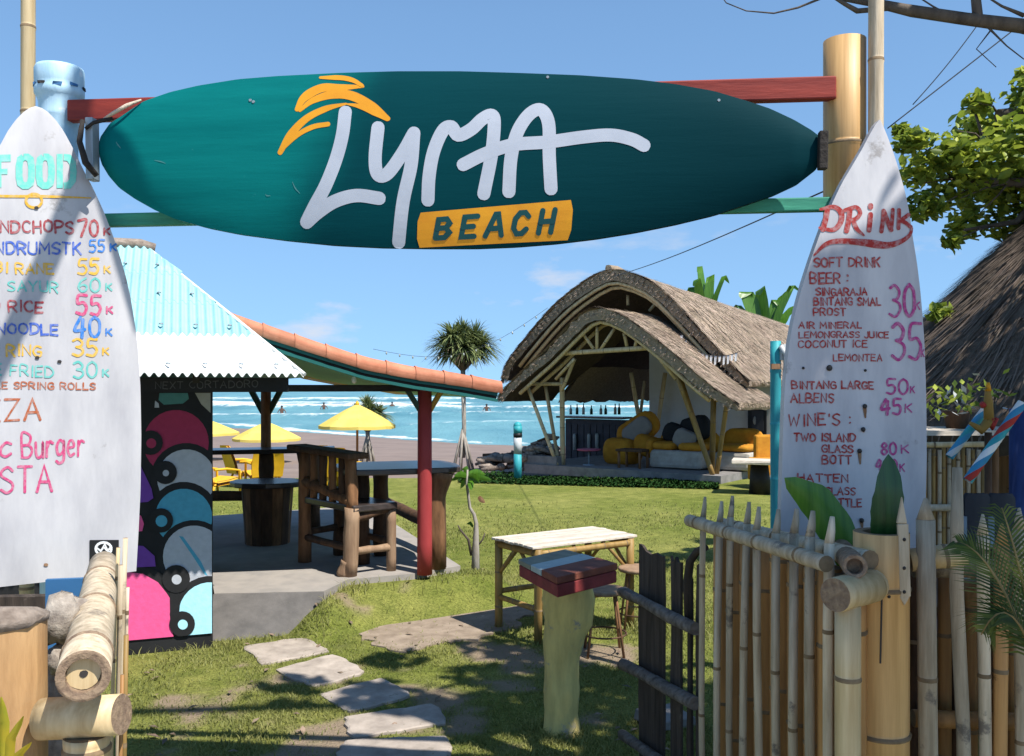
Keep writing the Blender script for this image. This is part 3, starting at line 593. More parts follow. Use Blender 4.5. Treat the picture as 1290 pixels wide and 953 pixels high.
for st, wd, tp in (([(240, 89), (300, 90), (335, 98), (362, 114)], 6.5, (.55, 1, 1, .7)), ([(178, 186), (198, 150), (245, 122), (300, 120), (365, 117)], 10, (.6, 1.2, 1.1, .8, .35)),
                   ([(186, 190), (222, 160), (280, 141), (335, 146), (395, 178), (440, 214)], 11, (.35, .8, 1.1, 1.1, 1, .55)), ([(131, 312), (160, 262), (205, 214), (262, 184), (318, 170)], 9, (.7, 1.1, 1, .9, .3)), ([(318, 170), (360, 178), (405, 198), (438, 216)], 8, (.2, .8, 1, .6)),
                   ([(137, 304), (180, 262), (225, 238), (268, 230)], 6.5, (.5, .9, 1, .9))):
    mb = MB(); ribbon(mb, [(300+x/2.3036, 60+y/2.3036) for x, y in st], wd, BD.px, 0, True, .0010, 3, True, tp); part('palm_emblem', mb, M['orange'], root)
mb = MB(); c4 = [(528, 483), (972, 446), (962, 561), (521, 583)]
def bil(u, v): a = np.array(c4, float); p = (a[0]*(1-u)+a[1]*u)*(1-v)+(a[3]*(1-u)+a[2]*u)*v; return 300+p[0]/2.3036, 60+p[1]/2.3036
rows = []
for i in range(5):
    v = i/4; ins = .018 if i in (0, 4) else 0; rows.append([BD.px(*bil(lerp(-.005+ins, 1.005-ins, j/24), lerp(.01, .99, v)), .0018) for j in range(25)])
mb.grid(rows, 0, False); wpanel = part('word_panel', mb, M['orange'], root)
BL = {'B': [[(.08, .88), (.08, .12), (.6, .12), (.82, .3), (.62, .48), (.08, .48)], [(.62, .48), (.9, .68), (.64, .88), (.08, .88)]], 'E': [[(.9, .1), (.1, .1), (.1, .9), (.9, .9)], [(.1, .5), (.75, .5)]],
      'A': [[(.0, .92), (.42, .08), (.58, .08), (1, .92)], [(.24, .64), (.76, .64)]], 'C': [[(.9, .26), (.66, .1), (.34, .1), (.1, .32), (.1, .68), (.34, .9), (.66, .9), (.9, .74)]], 'H': [[(.12, .08), (.12, .92)], [(.88, .08), (.88, .92)], [(.12, .5), (.88, .5)]]}
for i, ch in enumerate('BEACH'):
    mb = MB(); x0 = .105+.168*i
    for st in BL[ch]: ribbon(mb, [bil(x0+.105*p[0]+.022*(1-p[1]), .17+.66*p[1]) for p in st], 6.6, BD.px, 0, False, .0030, 2)
    part('letter', mb, M['teal_dark'], wpanel)
mb = MB(); mb.beam(RP(116, 150, BD.P0+V((0, -.03, 0)), BD.n), RP(117, 228, BD.P0+V((0, -.03, 0)), BD.n), .03, .05, 0, BD.n)
part('end_bracket', mb, M['metal_grey'], root, .004)
mb = MB(); mb.beam(RP(1037, 166, BD.P0+V((0, -.03, 0)), BD.n), RP(1036, 214, BD.P0+V((0, -.03, 0)), BD.n), .03, .035, 0, BD.n)
part('end_bracket', mb, M['rope_dark'], root, .004)
mb = MB(); mb.tube([W(104, 152, 3.36), W(100, 178, 3.33), W(108, 205, 3.33), W(122, 222, 3.36)], [.008, .013, .012, .008], 8, rough=.25); mb.tube([W(108, 162, 3.36), W(118, 155, 3.35), W(130, 152, 3.36), W(142, 150, 3.38)], .007, 8, rough=.2)
part('lashing', mb, M['rope_dark'], root)
mb = MB(); mb.tube([W(128, 152, 3.37), W(142, 143, 3.37), W(160, 133, 3.38), W(178, 126, 3.4)], [.004, .007, .007, .004], 8, rough=.15); part('lashing', mb, M['rope_cream'], root)
for x0, y0, x1, y1, wd in ((372, 232, 381, 246, 1.6), (338, 247, 344, 249, 1.4), (200, 205, 214, 209, 1.4), (152, 182, 158, 190, 1.6)):
    mb = MB(); ribbon(mb, [(x0, y0), ((x0+x1)/2+random.uniform(-2, 2), (y0+y1)/2+random.uniform(-2, 2)), (x1, y1)], wd, BD.px, 0, True, .0007, 1, True, (.3, 1, .4)); part('scratch', mb, M['scratch'], root)
for x, y in ((318, 129), (322, 131), (905, 128), (690, 98)):
    mb = MB(); p = BD.px(x, y, .0005); mb.lathe((0, 0, 0), [(.006, 0), (.005, .003)], 8); mb.v = [tuple(p+BD.u*a+V((0, 0, b))+BD.n*c) for a, b, c in mb.v]; part('screw', mb, M['metal_grey'], root)

# --- gate posts, poles and beams
def post(name, label, px, Y, ztop, prof, m, hollow=None, cat='gate post', grp=None):
    c = W(px, CY, Y); r = thing(name, label, cat, (c.x, c.y, 0), grp); return r, c
r, c = post('gate_post', 'pale blue painted bamboo gate post behind the food board', 75, 3.62, 0, 0, 0, grp='gate posts')
z = lambda y: CAMZ-(y-CY)/F*3.62
mb = MB(); mb.lathe((c.x, c.y, 0), [(.072, -.05), (.07, 1.2), (.074, 1.21), (.074, 1.225), (.07, 1.24), (.068, z(176)), (.07, z(152)), (.074, z(149)), (.075, z(146)), (.074, z(143)), (.077, z(130)), (.084, z(124)), (.091, z(121)), (.092, z(114)), (.087, z(111)), (.091, z(107)), (.0915, z(90)), (.086, z(86)), (.06, z(85.5)), (.058, z(92))], 24)
part('culm', mb, M['post_blue'], r)
for k in range(9):
    q = 2*math.pi*k/9+.2; mb = MB(); mb.box((c.x+.0905*math.cos(q), c.y+.0905*math.sin(q), z(112)+random.uniform(-.006, .006)), (.006, .03, .011), q, 0, .003); part('chipped_paint', mb, M['blue_panel'] if k % 3 else M['rope_dark'], r)
r, c = post('gate_post', 'thick tan bamboo gate post at the right end of the teal board', 1064, 3.38, 0, 0, 0, grp='gate posts')
zt = CAMZ-(52-CY)/F*3.38; mb = MB(); mb.bamboo((c.x, c.y, -.05), (c.x, c.y, zt), .076, 24, .42, hollow=True); part('culm', mb, [M['bamboo'], M['bamboo_node']], r)
for px, Y, rr, lb, mm in ((33, 3.72, .028, 'slim tan bamboo pole rising above the food board', 'bamboo_pale'), (1101, 3.3, .027, 'slim olive bamboo pole rising behind the drink board', 'bamboo_grey')):
    c = W(px, CY, Y); r = thing('bamboo_pole', lb, 'pole', (c.x, c.y, 0), 'tall poles at the gate'); mb = MB(); mb.bamboo((c.x, c.y, 0), (c.x+.01, c.y, 4.1), rr, 14, .33); part('culm', mb, [M[mm], M['bamboo_node']], r)
mb = MB(); mb.beam(W(88, 141, 3.57), W(1052, 112, 3.335), .045, .083); solo('crossbeam', mb, M['red_wood'], 'red painted beam behind the top edge of the teal board', 'beam', 'gate beams', W(580, 126, 3.45), .006)
mb = MB(); mb.beam(W(100, 279, 3.57), W(1045, 258, 3.335), .04, .05); solo('crossbeam', mb, M['green_wood'], 'green painted beam under the lower edge of the teal board', 'beam', 'gate beams', W(580, 268, 3.45), .005)

# --- FOOD board
RE = [(45, 134), (52, 136), (60, 141), (70, 151), (80, 165), (93, 189), (105, 214), (118, 239), (130, 265), (142, 296), (150, 320), (158, 346), (164, 372), (170, 408), (174, 440), (177, 490), (178, 550), (177, 620), (174, 680), (170, 748)]
LE = [(90-x, y) for x, y in RE]
root = thing('menu_board', 'white surfboard menu headed FOOD in teal letters, left of the gateway', 'menu board', W(45, 748, 3.32), 'surfboard menus')
ud = V((math.cos(.62), math.sin(.62), 0))
FB = Board(W(45, 400, 3.32), W(45, 400, 3.32)+ud, LE, RE, 'y', .012, .035)
part('board', FB.mesh(70, 14), M['board_white'], root)
mb = MB()
for x0 in (-4, ): ribbon(mb, [(x0+17, 200), (x0+1, 200), (x0+1, 237)], 9, FB.px, 0, False, .0016, 1, False); ribbon(mb, [(x0, 217), (x0+13, 217)], 7, FB.px, 0, False, .0016, 1, False)
for x0 in (23, 48): ribbon(mb, [(x0+6, 199), (x0+2, 202), (x0+.5, 210), (x0+.5, 224), (x0+2, 232), (x0+6, 235), (x0+10.5, 235), (x0+14.5, 232), (x0+16, 224), (x0+16, 210), (x0+14.5, 202), (x0+10.5, 199), (x0+6, 199)], 8.6, FB.px, 0, False, .0016, 1, False)
ribbon(mb, [(74.5, 195), (74.5, 238)], 8, FB.px, 0, False, .0016, 1, False); ribbon(mb, [(79.5, 199), (86, 199.5), (91, 206), (92, 217), (91, 228), (86, 234.5), (79.5, 235)], 8.5, FB.px, 0, False, .0016, 1, False)
part('heading', mb, M['pn_food'], root)
mb = MB(); ribbon(mb, [(-40, 246), (0, 248), (50, 248.5), (114, 250)], 3.4, FB.px, 0, True, .0016, 1, True, (1, 1, 1, .4)); ribbon(mb, [(42+10*math.cos(t), 254+9*math.sin(t)*.95) for t in np.linspace(.2, 6.2, 12)], 3.4, FB.px, 0, True, .002, 1); part('underline', mb, M['pn_line'], root)
for s, x0, x1, yb, h, wd, mm, pr, ph, pw in (
        ('CHICKENDCHOPS', -72, 91, 291, 16, 3.6, 'pn_red', ('70', 98, 123, 298), 20, 4), ('CHICKENDRUMSTK', -78, 101, 318, 16, 3.4, 'pn_blue', ('55', 112, 131, 318), 15, 3.4),
        ('MBI RANE', -22, 66, 343, 14, 3.4, 'pn_yellow', ('55', 98, 123, 346), 19, 4), ('MI SAYUR', -20, 72, 366, 14, 3, 'pn_teal', ('60', 98, 125, 368), 17, 3.2),
        ('FRIED RICE', -58, 53, 391, 15, 3.4, 'pn_red', ('55', 96, 126, 397), 24, 4.4), ('FRIED NOODLE', -70, 72, 419, 14, 3.6, 'pn_blue', ('40', 93, 125, 425), 25, 5),
        ('ONION RING', -62, 51, 446, 15, 3.8, 'pn_yellow', ('35', 91, 121, 449), 21, 4), ('TEMPE FRIED', -62, 66, 472, 15, 3.2, 'pn_teal', ('30', 92, 121, 476), 20, 3.6)):
    mb = MB(); text(mb, s, x0, x1, yb, h*.88, FB.px, wd*.74, 0, .07, 3); part('menu_line', mb, M[mm], root, kind='stuff')
    if mm == 'pn_red' and yb > 350: mm = 'pn_pink'
    letters(root, M['pn_cyanblue' if mm == 'pn_blue' else mm], pr[0], pr[1], pr[2], pr[3], ph, FB.px, pw*.8); mb = MB(); text(mb, 'K', pr[2]+8, pr[2]+15, pr[3]-2, 8, FB.px, 2.4, 0, .02); part('letter', mb, M['pn_cyanblue' if mm == 'pn_blue' else mm], root)
for s, x0, x1, yb, h, wd, mm in (('VEGETABLE SPRING ROLLS', -75, 119, 489, 8, 1.9, 'pn_brown'), ('PIZZA', -54, 50, 532, 26, 4.2, 'pn_brown'), ('Burger', 27, 105, 577, 30, 4, 'pn_pink'), ('c', 0, 13, 577, 26, 4.4, 'pn_pink'), ('PASTA', -48, 64, 622, 32, 4.4, 'pn_pink')):
    if h > 20: letters(root, M[mm], s, x0, x1, yb, h, FB.px, wd*.82, -3); continue
    mb = MB(); text(mb, s, x0, x1, yb, h, FB.px, wd, 0, .02, 2); part('menu_line', mb, M[mm], root, kind='stuff')
for x, y in ((57, 711), (60, 737), (46, 451), (74, 456), (45, 263)):
    mb = MB(); ribbon(mb, [(x-.8, y), (x+.8, y)], 4, FB.px, 0, False, .003, 1); part('nail', mb, M['rust' if y > 500 else 'nail'], root)
mb = MB(); mb.prism([FB.px(*p, .003) for p in ((112, 680), (149, 680), (149, 716), (112, 716))], FB.n*.001); st = solo('sticker', mb, M['black'], 'square black sticker with a white round emblem on the food board', 'sticker', None, FB.px(130, 698))
mb = MB(); q = [(129.5+10*math.cos(t), 691+8*math.sin(t)) for t in np.linspace(0, 2*math.pi, 17)]; ribbon(mb, q, 3, FB.px, 0, False, .0046, 1, False); ribbon(mb, [(121, 690), (126, 693), (130, 689), (134, 693), (139, 689)], 2.2, FB.px, 0, True, .0046, 1)
ribbon(mb, [(125, 696), (131, 685), (136, 696)], 2, FB.px, 0, False, .0046, 1)
text(mb, 'SURF', 117, 143, 710, 7, FB.px, 1.6, 0, .0, 0, .0046); o = part('emblem', mb, M['sticker'], st)

# --- DRINK board
LE = [(1108, 151), (1103, 157), (1096, 169), (1085, 190), (1073, 210), (1060, 232), (1050, 253), (1040, 276), (1030, 303), (1020, 332), (1012, 357), (1005, 382), (999, 407), (995, 430), (991, 463), (988, 500), (986, 560), (984, 640), (984, 712)]
RE = [(1109, 151), (1113, 160), (1118, 172), (1125, 191), (1132, 213), (1140, 241), (1146, 270), (1150, 300), (1155, 330), (1159, 362), (1162, 395), (1164.5, 430), (1166, 470), (1167, 510), (1167.5, 580), (1166, 640), (1164, 712)]
root = thing('menu_board', 'white surfboard menu headed DRINK in red, right of the gateway', 'menu board', W(1075, 712, 3.2), 'surfboard menus')
DB = Board(W(1075, 400, 3.19), W(1075, 400, 3.19)+V((math.cos(.06), math.sin(.06), 0)), LE, RE, 'y', .012, .035)
part('board', DB.mesh(70, 14), M['board_white'], root)
mb = MB()
z2 = lambda L: [(970+x/4.143, 240+y/4.143) for x, y in L]
for st, wd, tp in (([(300, 95), (290, 150), (275, 205)], 6.5, None), ([(262, 100), (330, 88), (366, 120), (362, 170), (325, 208), (258, 196)], 5.6, (.6, 1, 1.2, 1.2, 1, .6)), ([(410, 105), (404, 160), (392, 215)], 6.5, None), ([(385, 108), (440, 92), (462, 122), (440, 152), (410, 160)], 5.2, None), ([(425, 158), (445, 205), (480, 238)], 5.6, (1, 1, .5)),
                   ([(516, 130), (512, 175), (508, 212)], 6.2, None), ([(516, 84), (516, 92)], 6.5, None), ([(572, 218), (580, 165), (584, 112)], 5.4, None), ([(584, 112), (605, 165), (624, 210)], 6, None), ([(624, 210), (630, 160), (634, 105)], 5, None), ([(668, 105), (666, 155), (664, 200)], 5.4, None), ([(722, 128), (690, 150), (668, 162)], 5, None), ([(676, 160), (705, 172), (733, 192)], 5.4, None),
                   ([(230, 338), (285, 285), (350, 268), (480, 276), (600, 290), (680, 268), (728, 232), (738, 200)], 8, (.3, .7, .9, 1, 1.3, 1, .7, .5))):
    ribbon(mb, z2(st), wd, DB.px, 0, True, .0016, 2, True, tp)
part('heading', mb, M['pn_drink'], root)
for s, x0, x1, yb, h, wd, mm in (('SOFT DRINK', 1025, 1106, 337, 11, 2.6, 'pn_drink'), ('BEER :', 1020, 1066, 358, 13, 2.8, 'pn_drink'), ('SINGARAJA', 1027, 1090, 373, 9, 2.4, 'pn_drink'), ('BINTANG SMAL', 1024, 1107, 385, 9, 2.4, 'pn_drink'), ('PROST', 1024, 1063, 398, 9, 2.2, 'pn_drink'),
                             ('AIR MINERAL', 1006, 1083, 414, 7.5, 2, 'pn_drink'), ('LEMONGRASS JUICE', 1006, 1117, 426, 7.5, 2, 'pn_drink'), ('COCONUT ICE', 1005, 1090, 438, 8.5, 2, 'pn_drink'), ('LEMONTEA', 1048, 1109, 455, 8, 2, 'pn_drink'), ('30', 1119, 1151, 399, 40, 4.2, 'pn_magenta'), ('K', 1153, 1158, 390, 9, 2, 'pn_magenta'), ('35', 1122, 1159, 454, 45, 4.6, 'pn_magenta'), ('K', 1160, 1163.5, 450, 9, 1.6, 'pn_magenta'),
                             ('BINTANG LARGE', 997, 1098, 490, 9, 2.4, 'pn_drink'), ('ALBENS', 996, 1048, 507, 11, 2.4, 'pn_drink'), ('50', 1115, 1142, 497, 19, 3.4, 'pn_magenta'), ('K', 1146, 1151, 495, 8, 2, 'pn_magenta'), ('45', 1108, 1133, 522, 19, 4, 'pn_magenta'), ('K', 1139, 1147, 520, 10, 2, 'pn_magenta'), ("WINE'S :", 993, 1069, 536, 14, 2.6, 'pn_drink'),
                             ('TWO ISLAND', 1000, 1075, 556, 9.5, 2.4, 'pn_drink'), ('GLASS', 1034, 1072, 570, 9, 2.4, 'pn_drink'), ('BOTT', 1034, 1070, 584, 10, 2.4, 'pn_drink'), ('80', 1108, 1127, 573, 15, 3.4, 'pn_magenta'), ('K', 1134, 1143, 571, 10, 2.2, 'pn_magenta'), ('400', 1102, 1128, 592, 13, 3, 'pn_magenta'), ('K', 1132, 1138, 594, 9, 2, 'pn_magenta'), ('HATTEN', 1004, 1066, 607, 9.5, 2.4, 'pn_drink'), ('GLASS', 1038, 1075, 623, 9, 2.2, 'pn_drink'), ('BOTTLE', 1038, 1083, 638, 9.5, 2.4, 'pn_drink')):
    if s[0].isdigit(): letters(root, M[mm], s, x0, x1, yb, h, DB.px, wd*.9); continue
    mb = MB(); text(mb, s, x0, x1, yb, h, DB.px, wd*.86, 0, .06); part('menu_line', mb, M[mm], root, kind='stuff')
for x, y, l_ in ((1087, 512, 14), (1080.5, 568, 16), (1083, 655, 10), (1085, 541, 3)):
    mb = MB(); ribbon(mb, [(x, y), (x+.5, y+l_*.5), (x+1, y+l_)], 5, DB.px, 0, True, .002, 1, True, (1, .8, .4)); part('rust_stain', mb, M['rust'], root)
    mb = MB(); mb.ball(DB.px(x, y, .004), .0085, 8, 5); part('nail', mb, M['nail'], root)
for x, y, r_ in ((1043, 464, .011), (1011, 464, .005), (1088, 467, .005)): mb = MB(); mb.ball(DB.px(x, y, .002), r_, 8, 5); part('nail', mb, M['nail'], root)

# ------------------------------------------------------------------ bamboo fence on the right of the gateway
fa, fb = V((.735, 3.52, 0)), V((.915, 2.58, 0)); fd = (fb-fa).normalized(); fn = V((fd.y, -fd.x, 0))
root = thing('bamboo_fence', 'short bamboo fence of pale palings beside the dark gate, running back from the corner post', 'fence', fa, 'bamboo fences')
def zat(py, Y): return CAMZ-(py-CY)/F*Y
mb = MB(); pa = RP(881, 655, fa, fn)+V((-.042, -.02, 0)); pb = RP(1056, 709, fa, fn)+V((-.04, -.02, 0)); mb.bamboo(pa, pb, .0235, 14, .24); part('rail', mb, [M['bamboo_grey'], M['bamboo_node']], root)
for px, ty, lean, r in ((886, 617, 0, .0125), (905, 622, .01, .014), (921, 618, -.004, .013), (938, 622, .016, .014), (958, 625, -.025, .014), (980, 633, -.012, .0145), (1002, 632, -.008, .015), (1023, 633, -.012, .016), (1046, 640, -.006, .016)):
    p = RP(px, 700, fa, fn); p.z = 0; p -= fn*(-.0 if fn.y > 0 else 0)
    q = p; lean *= .5; zt = zat(ty, q.y)-.012-random.uniform(0, .025); mb = MB()
    b0 = V((q.x-lean*.8, q.y, 0)); t0 = V((q.x+lean, q.y, zt-.08)); mb.bamboo(b0, t0, r*.95, 9, .6, bend=.007); mb.tube([t0-V((0, 0, .002)), t0+V((r*.35, 0, .035)), t0+V((r*.55, 0, .075))], [r*.9, r*.72, r*.42], 9)
    part('paling', mb, [M['bamboo_grey'], M['bamboo_node']], root)
for k, px in enumerate((896, 913, 929, 948, 968, 989, 1010, 1028, 1042, 1056)):
    p = RP(px, 700, fa, fn); q = p+V((.045, .01, 0)); zt = 1.255+random.uniform(-.02, .015); mb = MB()
    mb.bamboo((q.x, q.y, 0), (q.x, q.y, zt), .034+.005*random.random(), 10, .42); part('paling', mb, [M['bamboo_brown'], M['bamboo_node']], root)
mb = MB(); mb.bamboo(RP(884, 662, fa, fn)+V((.085, 0, 0)), RP(1062, 706, fa, fn)+V((.075, 0, 0)), .028, 12, .3); part('rail', mb, [M['bamboo_grey'], M['bamboo_node']], root)
CP = W(1110, CY, 2.62)
root = thing('corner_post', 'thick tan bamboo corner post holding a dark green leaf', 'post', (CP.x, CP.y, 0), 'thick bamboo corner posts')
mb = MB(); zt = zat(670, 2.62); mb.bamboo((CP.x, CP.y, 0), (CP.x, CP.y, zt), .076, 26, .415, hollow=True); part('culm', mb, [M['bamboo'], M['bamboo_node']], root)
mb = MB(); mb.beam(W(1111, 745, 2.535), W(1109, 836, 2.535), .004, .004); part('crack', mb, M['nail'], root)
mb = MB(); mb.ball(W(1120, 752, 2.543), .005, 8, 5); part('nail', mb, M['nail'], root)
mb = MB(); mb.beam(W(1140, 752, 2.55), W(1137, 660, 2.55), .03, .012, 0, (0, 1, 0)); mb.prism([W(1130.5, 660, 2.544), W(1143.5, 660, 2.544), W(1137, 626, 2.544)], (0, .012, 0)); mb.prism([W(1133.5, 752, 2.544), W(1146.5, 752, 2.544), W(1140, 764, 2.544)], (0, .012, 0)); r = solo('split_slat', mb, M['bamboo_grey'], 'pale split bamboo slat nailed upright to the thick corner post', 'slat', None, W(1140, 752, 2.55), .003)
for y in (686, 722, 752): mb = MB(); mb.ball(W(1139, y-6, 2.545), .0055, 8, 5); part('nail', mb, M['nail'], r)
mb = MB(); a = W(1077, 714, 2.46); b = W(1058, 690, 2.9); mb.bamboo(b, a, .033, 18, .3, hollow=True); solo('log_rail', mb, [M['cut'], M['cut']], 'round bamboo end poking out on top of the corner crosspiece', 'bamboo log', 'cut bamboo logs', a)
mb = MB(); a = W(1052, 750, 2.43); b = W(1098, 738, 2.54); mb.tube([b, a+(b-a)*.1, a], [.046, .046, .045], 20, 0, capm=1); mb.ball(b, .0455, 16, 8); solo('crosspiece', mb, [M['bamboo_pale'], M['cut']], 'short fat bamboo crosspiece lashed to the right corner post', 'bamboo log', 'cut bamboo logs', a)
mb = MB(); c = W(1068, 760, 2.475); mb.bamboo((c.x, c.y, 0), c+V((0, 0, -.004)), .034, 16, .37); solo('prop', mb, [M['bamboo_pale'], M['bamboo_node']], 'slim pale bamboo prop under the fat crosspiece', 'bamboo pole', None, (c.x, c.y, 0))
# the street side of the fence
fa2, fb2 = V((1.19, 2.68, 0)), V((2.9, 2.52, 0))
root = thing('bamboo_fence', 'shaded street fence of tall grey palings right of the corner post, behind the palm fronds', 'fence', fa2, 'bamboo fences')
ln2 = lambda t: fa2.lerp(fb2, t)
mb = MB(); mb.bamboo(W(1146, 706, 2.63), W(1216, 698, 2.6), .033, 14, .2, hollow=True); part('rail', mb, [M['bamboo_pale'], M['bamboo_node']], root)
mb = MB(); mb.bamboo(W(1150, 716, 2.72), ln2(1)+V((0, .05, 1.28)), .028, 12, .3); part('rail', mb, [M['bamboo_grey'], M['bamboo_node']], root)
mb = MB(); mb.bamboo(W(1150, 905, 2.72), ln2(1)+V((0, .05, .8)), .026, 12, .3); part('rail', mb, [M['bamboo_brown'], M['bamboo_node']], root)
for px, ty, r, mm in ((1166, 628, .026, 'bamboo_grey'), (1205, 590, .019, 'bamboo_grey'), (1238, 648, .017, 'bamboo_grey'), (1262, 660, .02, 'bamboo_brown'), (1284, 640, .018, 'bamboo_grey'), (1310, 650, .02, 'bamboo_brown'), (1336, 640, .019, 'bamboo_grey'), (1362, 650, .02, 'bamboo_grey')):
    Y = 2.6; q = W(px, CY, Y); mb = MB(); zt = zat(ty, Y)
    if px == 1205: mb.tube([(q.x+.03, Y, 0), (q.x+.02, Y, .8), (q.x, Y, 1.22), (q.x+.006, Y+.01, 1.4), (q.x+.012, Y+.02, zt)], [r, r, r, r*.95, r*.7], 10, 0)
    else: mb.bamboo((q.x+random.uniform(-.02, .02), Y, 0), (q.x, Y, zt-.06), r, 10, .4); mb.tube([(q.x, Y, zt-.062), (q.x, Y, zt)], [r*.97, r*.2], 10)
    part('paling', mb, [M[mm], M['bamboo_node']], root)
for k in range(15):
    Y = 2.78; px = 1152+k*17+random.uniform(-4, 4); q = W(px, CY, Y); mb = MB(); mb.bamboo((q.x, Y, 0), (q.x, Y, 1.2+random.uniform(-.05, .12)), .021, 8, .4)
    if k in (5, 8): continue
    part('paling', mb, [M['bamboo_brown'] if k % 3 else M['log_dark'], M['bamboo_node']], root)

# ------------------------------------------------------------------ things at the left corner
SC = W(-6, CY, 2.1)
root = thing('corner_post', 'fat tan bamboo post with a weathered grey top, cut by the left edge', 'post', (SC.x, SC.y, 0), 'thick bamboo corner posts')
mb = MB(); zt = zat(782, 2.1); mb.tube([(SC.x, SC.y, -.02), (SC.x, SC.y, .6), (SC.x, SC.y, .95), (SC.x, SC.y, zt)], [.107, .106, .108, .107], 28, 0, False, .012); part('culm', mb, [M['stump']], root)
mb = MB(); mb.tube([(SC.x, SC.y, zt-.004), (SC.x, SC.y, zt+.012), (SC.x, SC.y+.004, zt+.03)], [.111, .115, .085], 28, 0, True, .05); part('weathered_cap', mb, M['drift'], root)
a = V((-.892, 1.90, zat(852, 1.90))); b = V((-1.44, 3.22, zat(712, 3.22)))
mb = MB(); mb.bamboo(b, a, .048, 26, .52, taper=1.12, hollow=True); o = solo('log_rail', mb, [M['bamboo_grey'], M['cut']], 'fat grey bamboo log rail pointing at the viewer, hollow end facing front', 'bamboo log', 'cut bamboo logs', a)
d_ = (a-b).normalized(); mb = MB(); mb.tube([a-d_*.034, a-d_*.016], [.034, .033], 18, 0, True, .03); mb.tube([a-d_*.02, a-d_*.0145], [.009, .008], 9, 1, True, .1); part('inner_node', mb, [M['bamboo_pale'], M['nail']], o)
mb = MB(); mb.tube([V((-1.06, 2.06, zat(906, 2.06))), V((-.97, 2.05, zat(904, 2.05))), V((-.872, 2.04, zat(900, 2.04)))], [.046, .045, .044], 24, 0, capm=1); solo('crosspiece', mb, [M['bamboo_pale'], M['cut']], 'pale bamboo crosspiece below the hollow log end on the left', 'bamboo log', 'cut bamboo logs', V((-.95, 2.0, 1.07)))
c = V((-.955, 2.05, 0)); mb = MB(); mb.bamboo(c, c+V((0, 0, zat(926, 2.05))), .049, 22, .5); solo('prop', mb, [M['bamboo_pale'], M['bamboo_node']], 'short fat bamboo prop at the bottom edge, left of the gateway', 'bamboo pole', None, c)
root = thing('bamboo_fence', 'thin grey sticks standing at the right side of the fat log rail', 'fence', W(157, 953, 2.3)*1, 'bamboo fences')
for px, ty, Y, r, mm, ln in ((158, 678, 2.75, .010, 'bamboo_grey', .03), (149, 690, 2.8, .008, 'bamboo_pale', .05), (152, 712, 2.5, .009, 'bamboo_grey', .0), (159, 800, 2.15, .008, 'bamboo_yellow', .0), (154, 850, 2.1, .006, 'bamboo_brown', .0), (161, 740, 2.45, .006, 'bamboo_grey', .02)):
    q = W(px, CY, Y); mb = MB(); zt = zat(ty, Y); mb.bamboo((q.x-ln*.6, Y, 0), (q.x, Y, zt), r, 8, .22, bend=.01, taper=.75); part('stick', mb, [M[mm], M['bamboo_node']], root)
mb = MB(); c = W(78, 800, 2.35)
for k in range(9):
    p = c+V((random.uniform(-.05, .03), random.uniform(-.06, .05), random.uniform(-.06, .08))); mb.ball(p, random.uniform(.025, .05), 9, 6, 0, (1, 1, random.uniform(.6, 1.3)), .22)
mb.tube([W(58, 775, 2.3), W(72, 766, 2.32), W(88, 773, 2.33), W(82, 792, 2.32)], [.016, .02, .016, .012], 8, rough=.2); mb.tube([c+V((0, 0, -.05)), V((c.x, c.y, 0))], [.05, .07], 9, rough=.15)
solo('driftwood', mb, M['coral'], 'knotted pale driftwood wedged between the fat post and the log rail', 'driftwood', None, (c.x, c.y, 0))
mb = MB(); mb.box(W(92, 795, 2.95), (.16, .02, .34), .2); mb.beam(W(70, 840, 2.95), W(70, 1180, 2.95), .04, .04); mb.beam(W(112, 840, 2.97), W(112, 1180, 2.97), .04, .04); solo('blue_board', mb, M['blue_panel'], 'blue painted panel behind the log rail under the food board', 'panel', None, W(92, 1180, 2.95))
mb = MB(); mb.beam(W(-60, 762, 3.0), W(120, 758, 3.05), .04, .05); mb.beam(W(-40, 765, 3.02), W(-40, 1160, 3.02), .05, .05); mb.beam(W(45, 765, 3.03), W(45, 1160, 3.03), .05, .05); solo('board_stand', mb, M['old_board'], 'dark timber stand along the bottom edge of the food board', 'stand', None, W(20, 1160, 3.02))
for (tp, an, br), wdt in ((((-.935, 1.55, .985), 0, 0), 1),):
    root = thing('yellow_plant', 'small plant with yellow green blades at the bottom left corner', 'plant', W(5, 1010, 1.7))
    for q in (((8, 1000), (14, 930), (30, 902)), ((4, 1000), (6, 910), (2, 878)), ((12, 1000), (24, 950), (40, 935)), ((0, 1000), (-10, 930), (-25, 910))):
        mb = MB(); pp = [W(x, y, 1.7-.02*i) for i, (x, y) in enumerate(q)]; rows = [[p+V((-wd_, 0, 0)), p+V((0, -.004, 0)), p+V((wd_, 0, 0))] for p, wd_ in zip([V(p) for p in (pp[0], pp[0].lerp(pp[1], .6), pp[1], pp[1].lerp(pp[2], .6), pp[2])], (.004, .009, .009, .006, .0006))]
        mb.grid(rows); part('leaf', mb, M['leaf_yellow'], root)

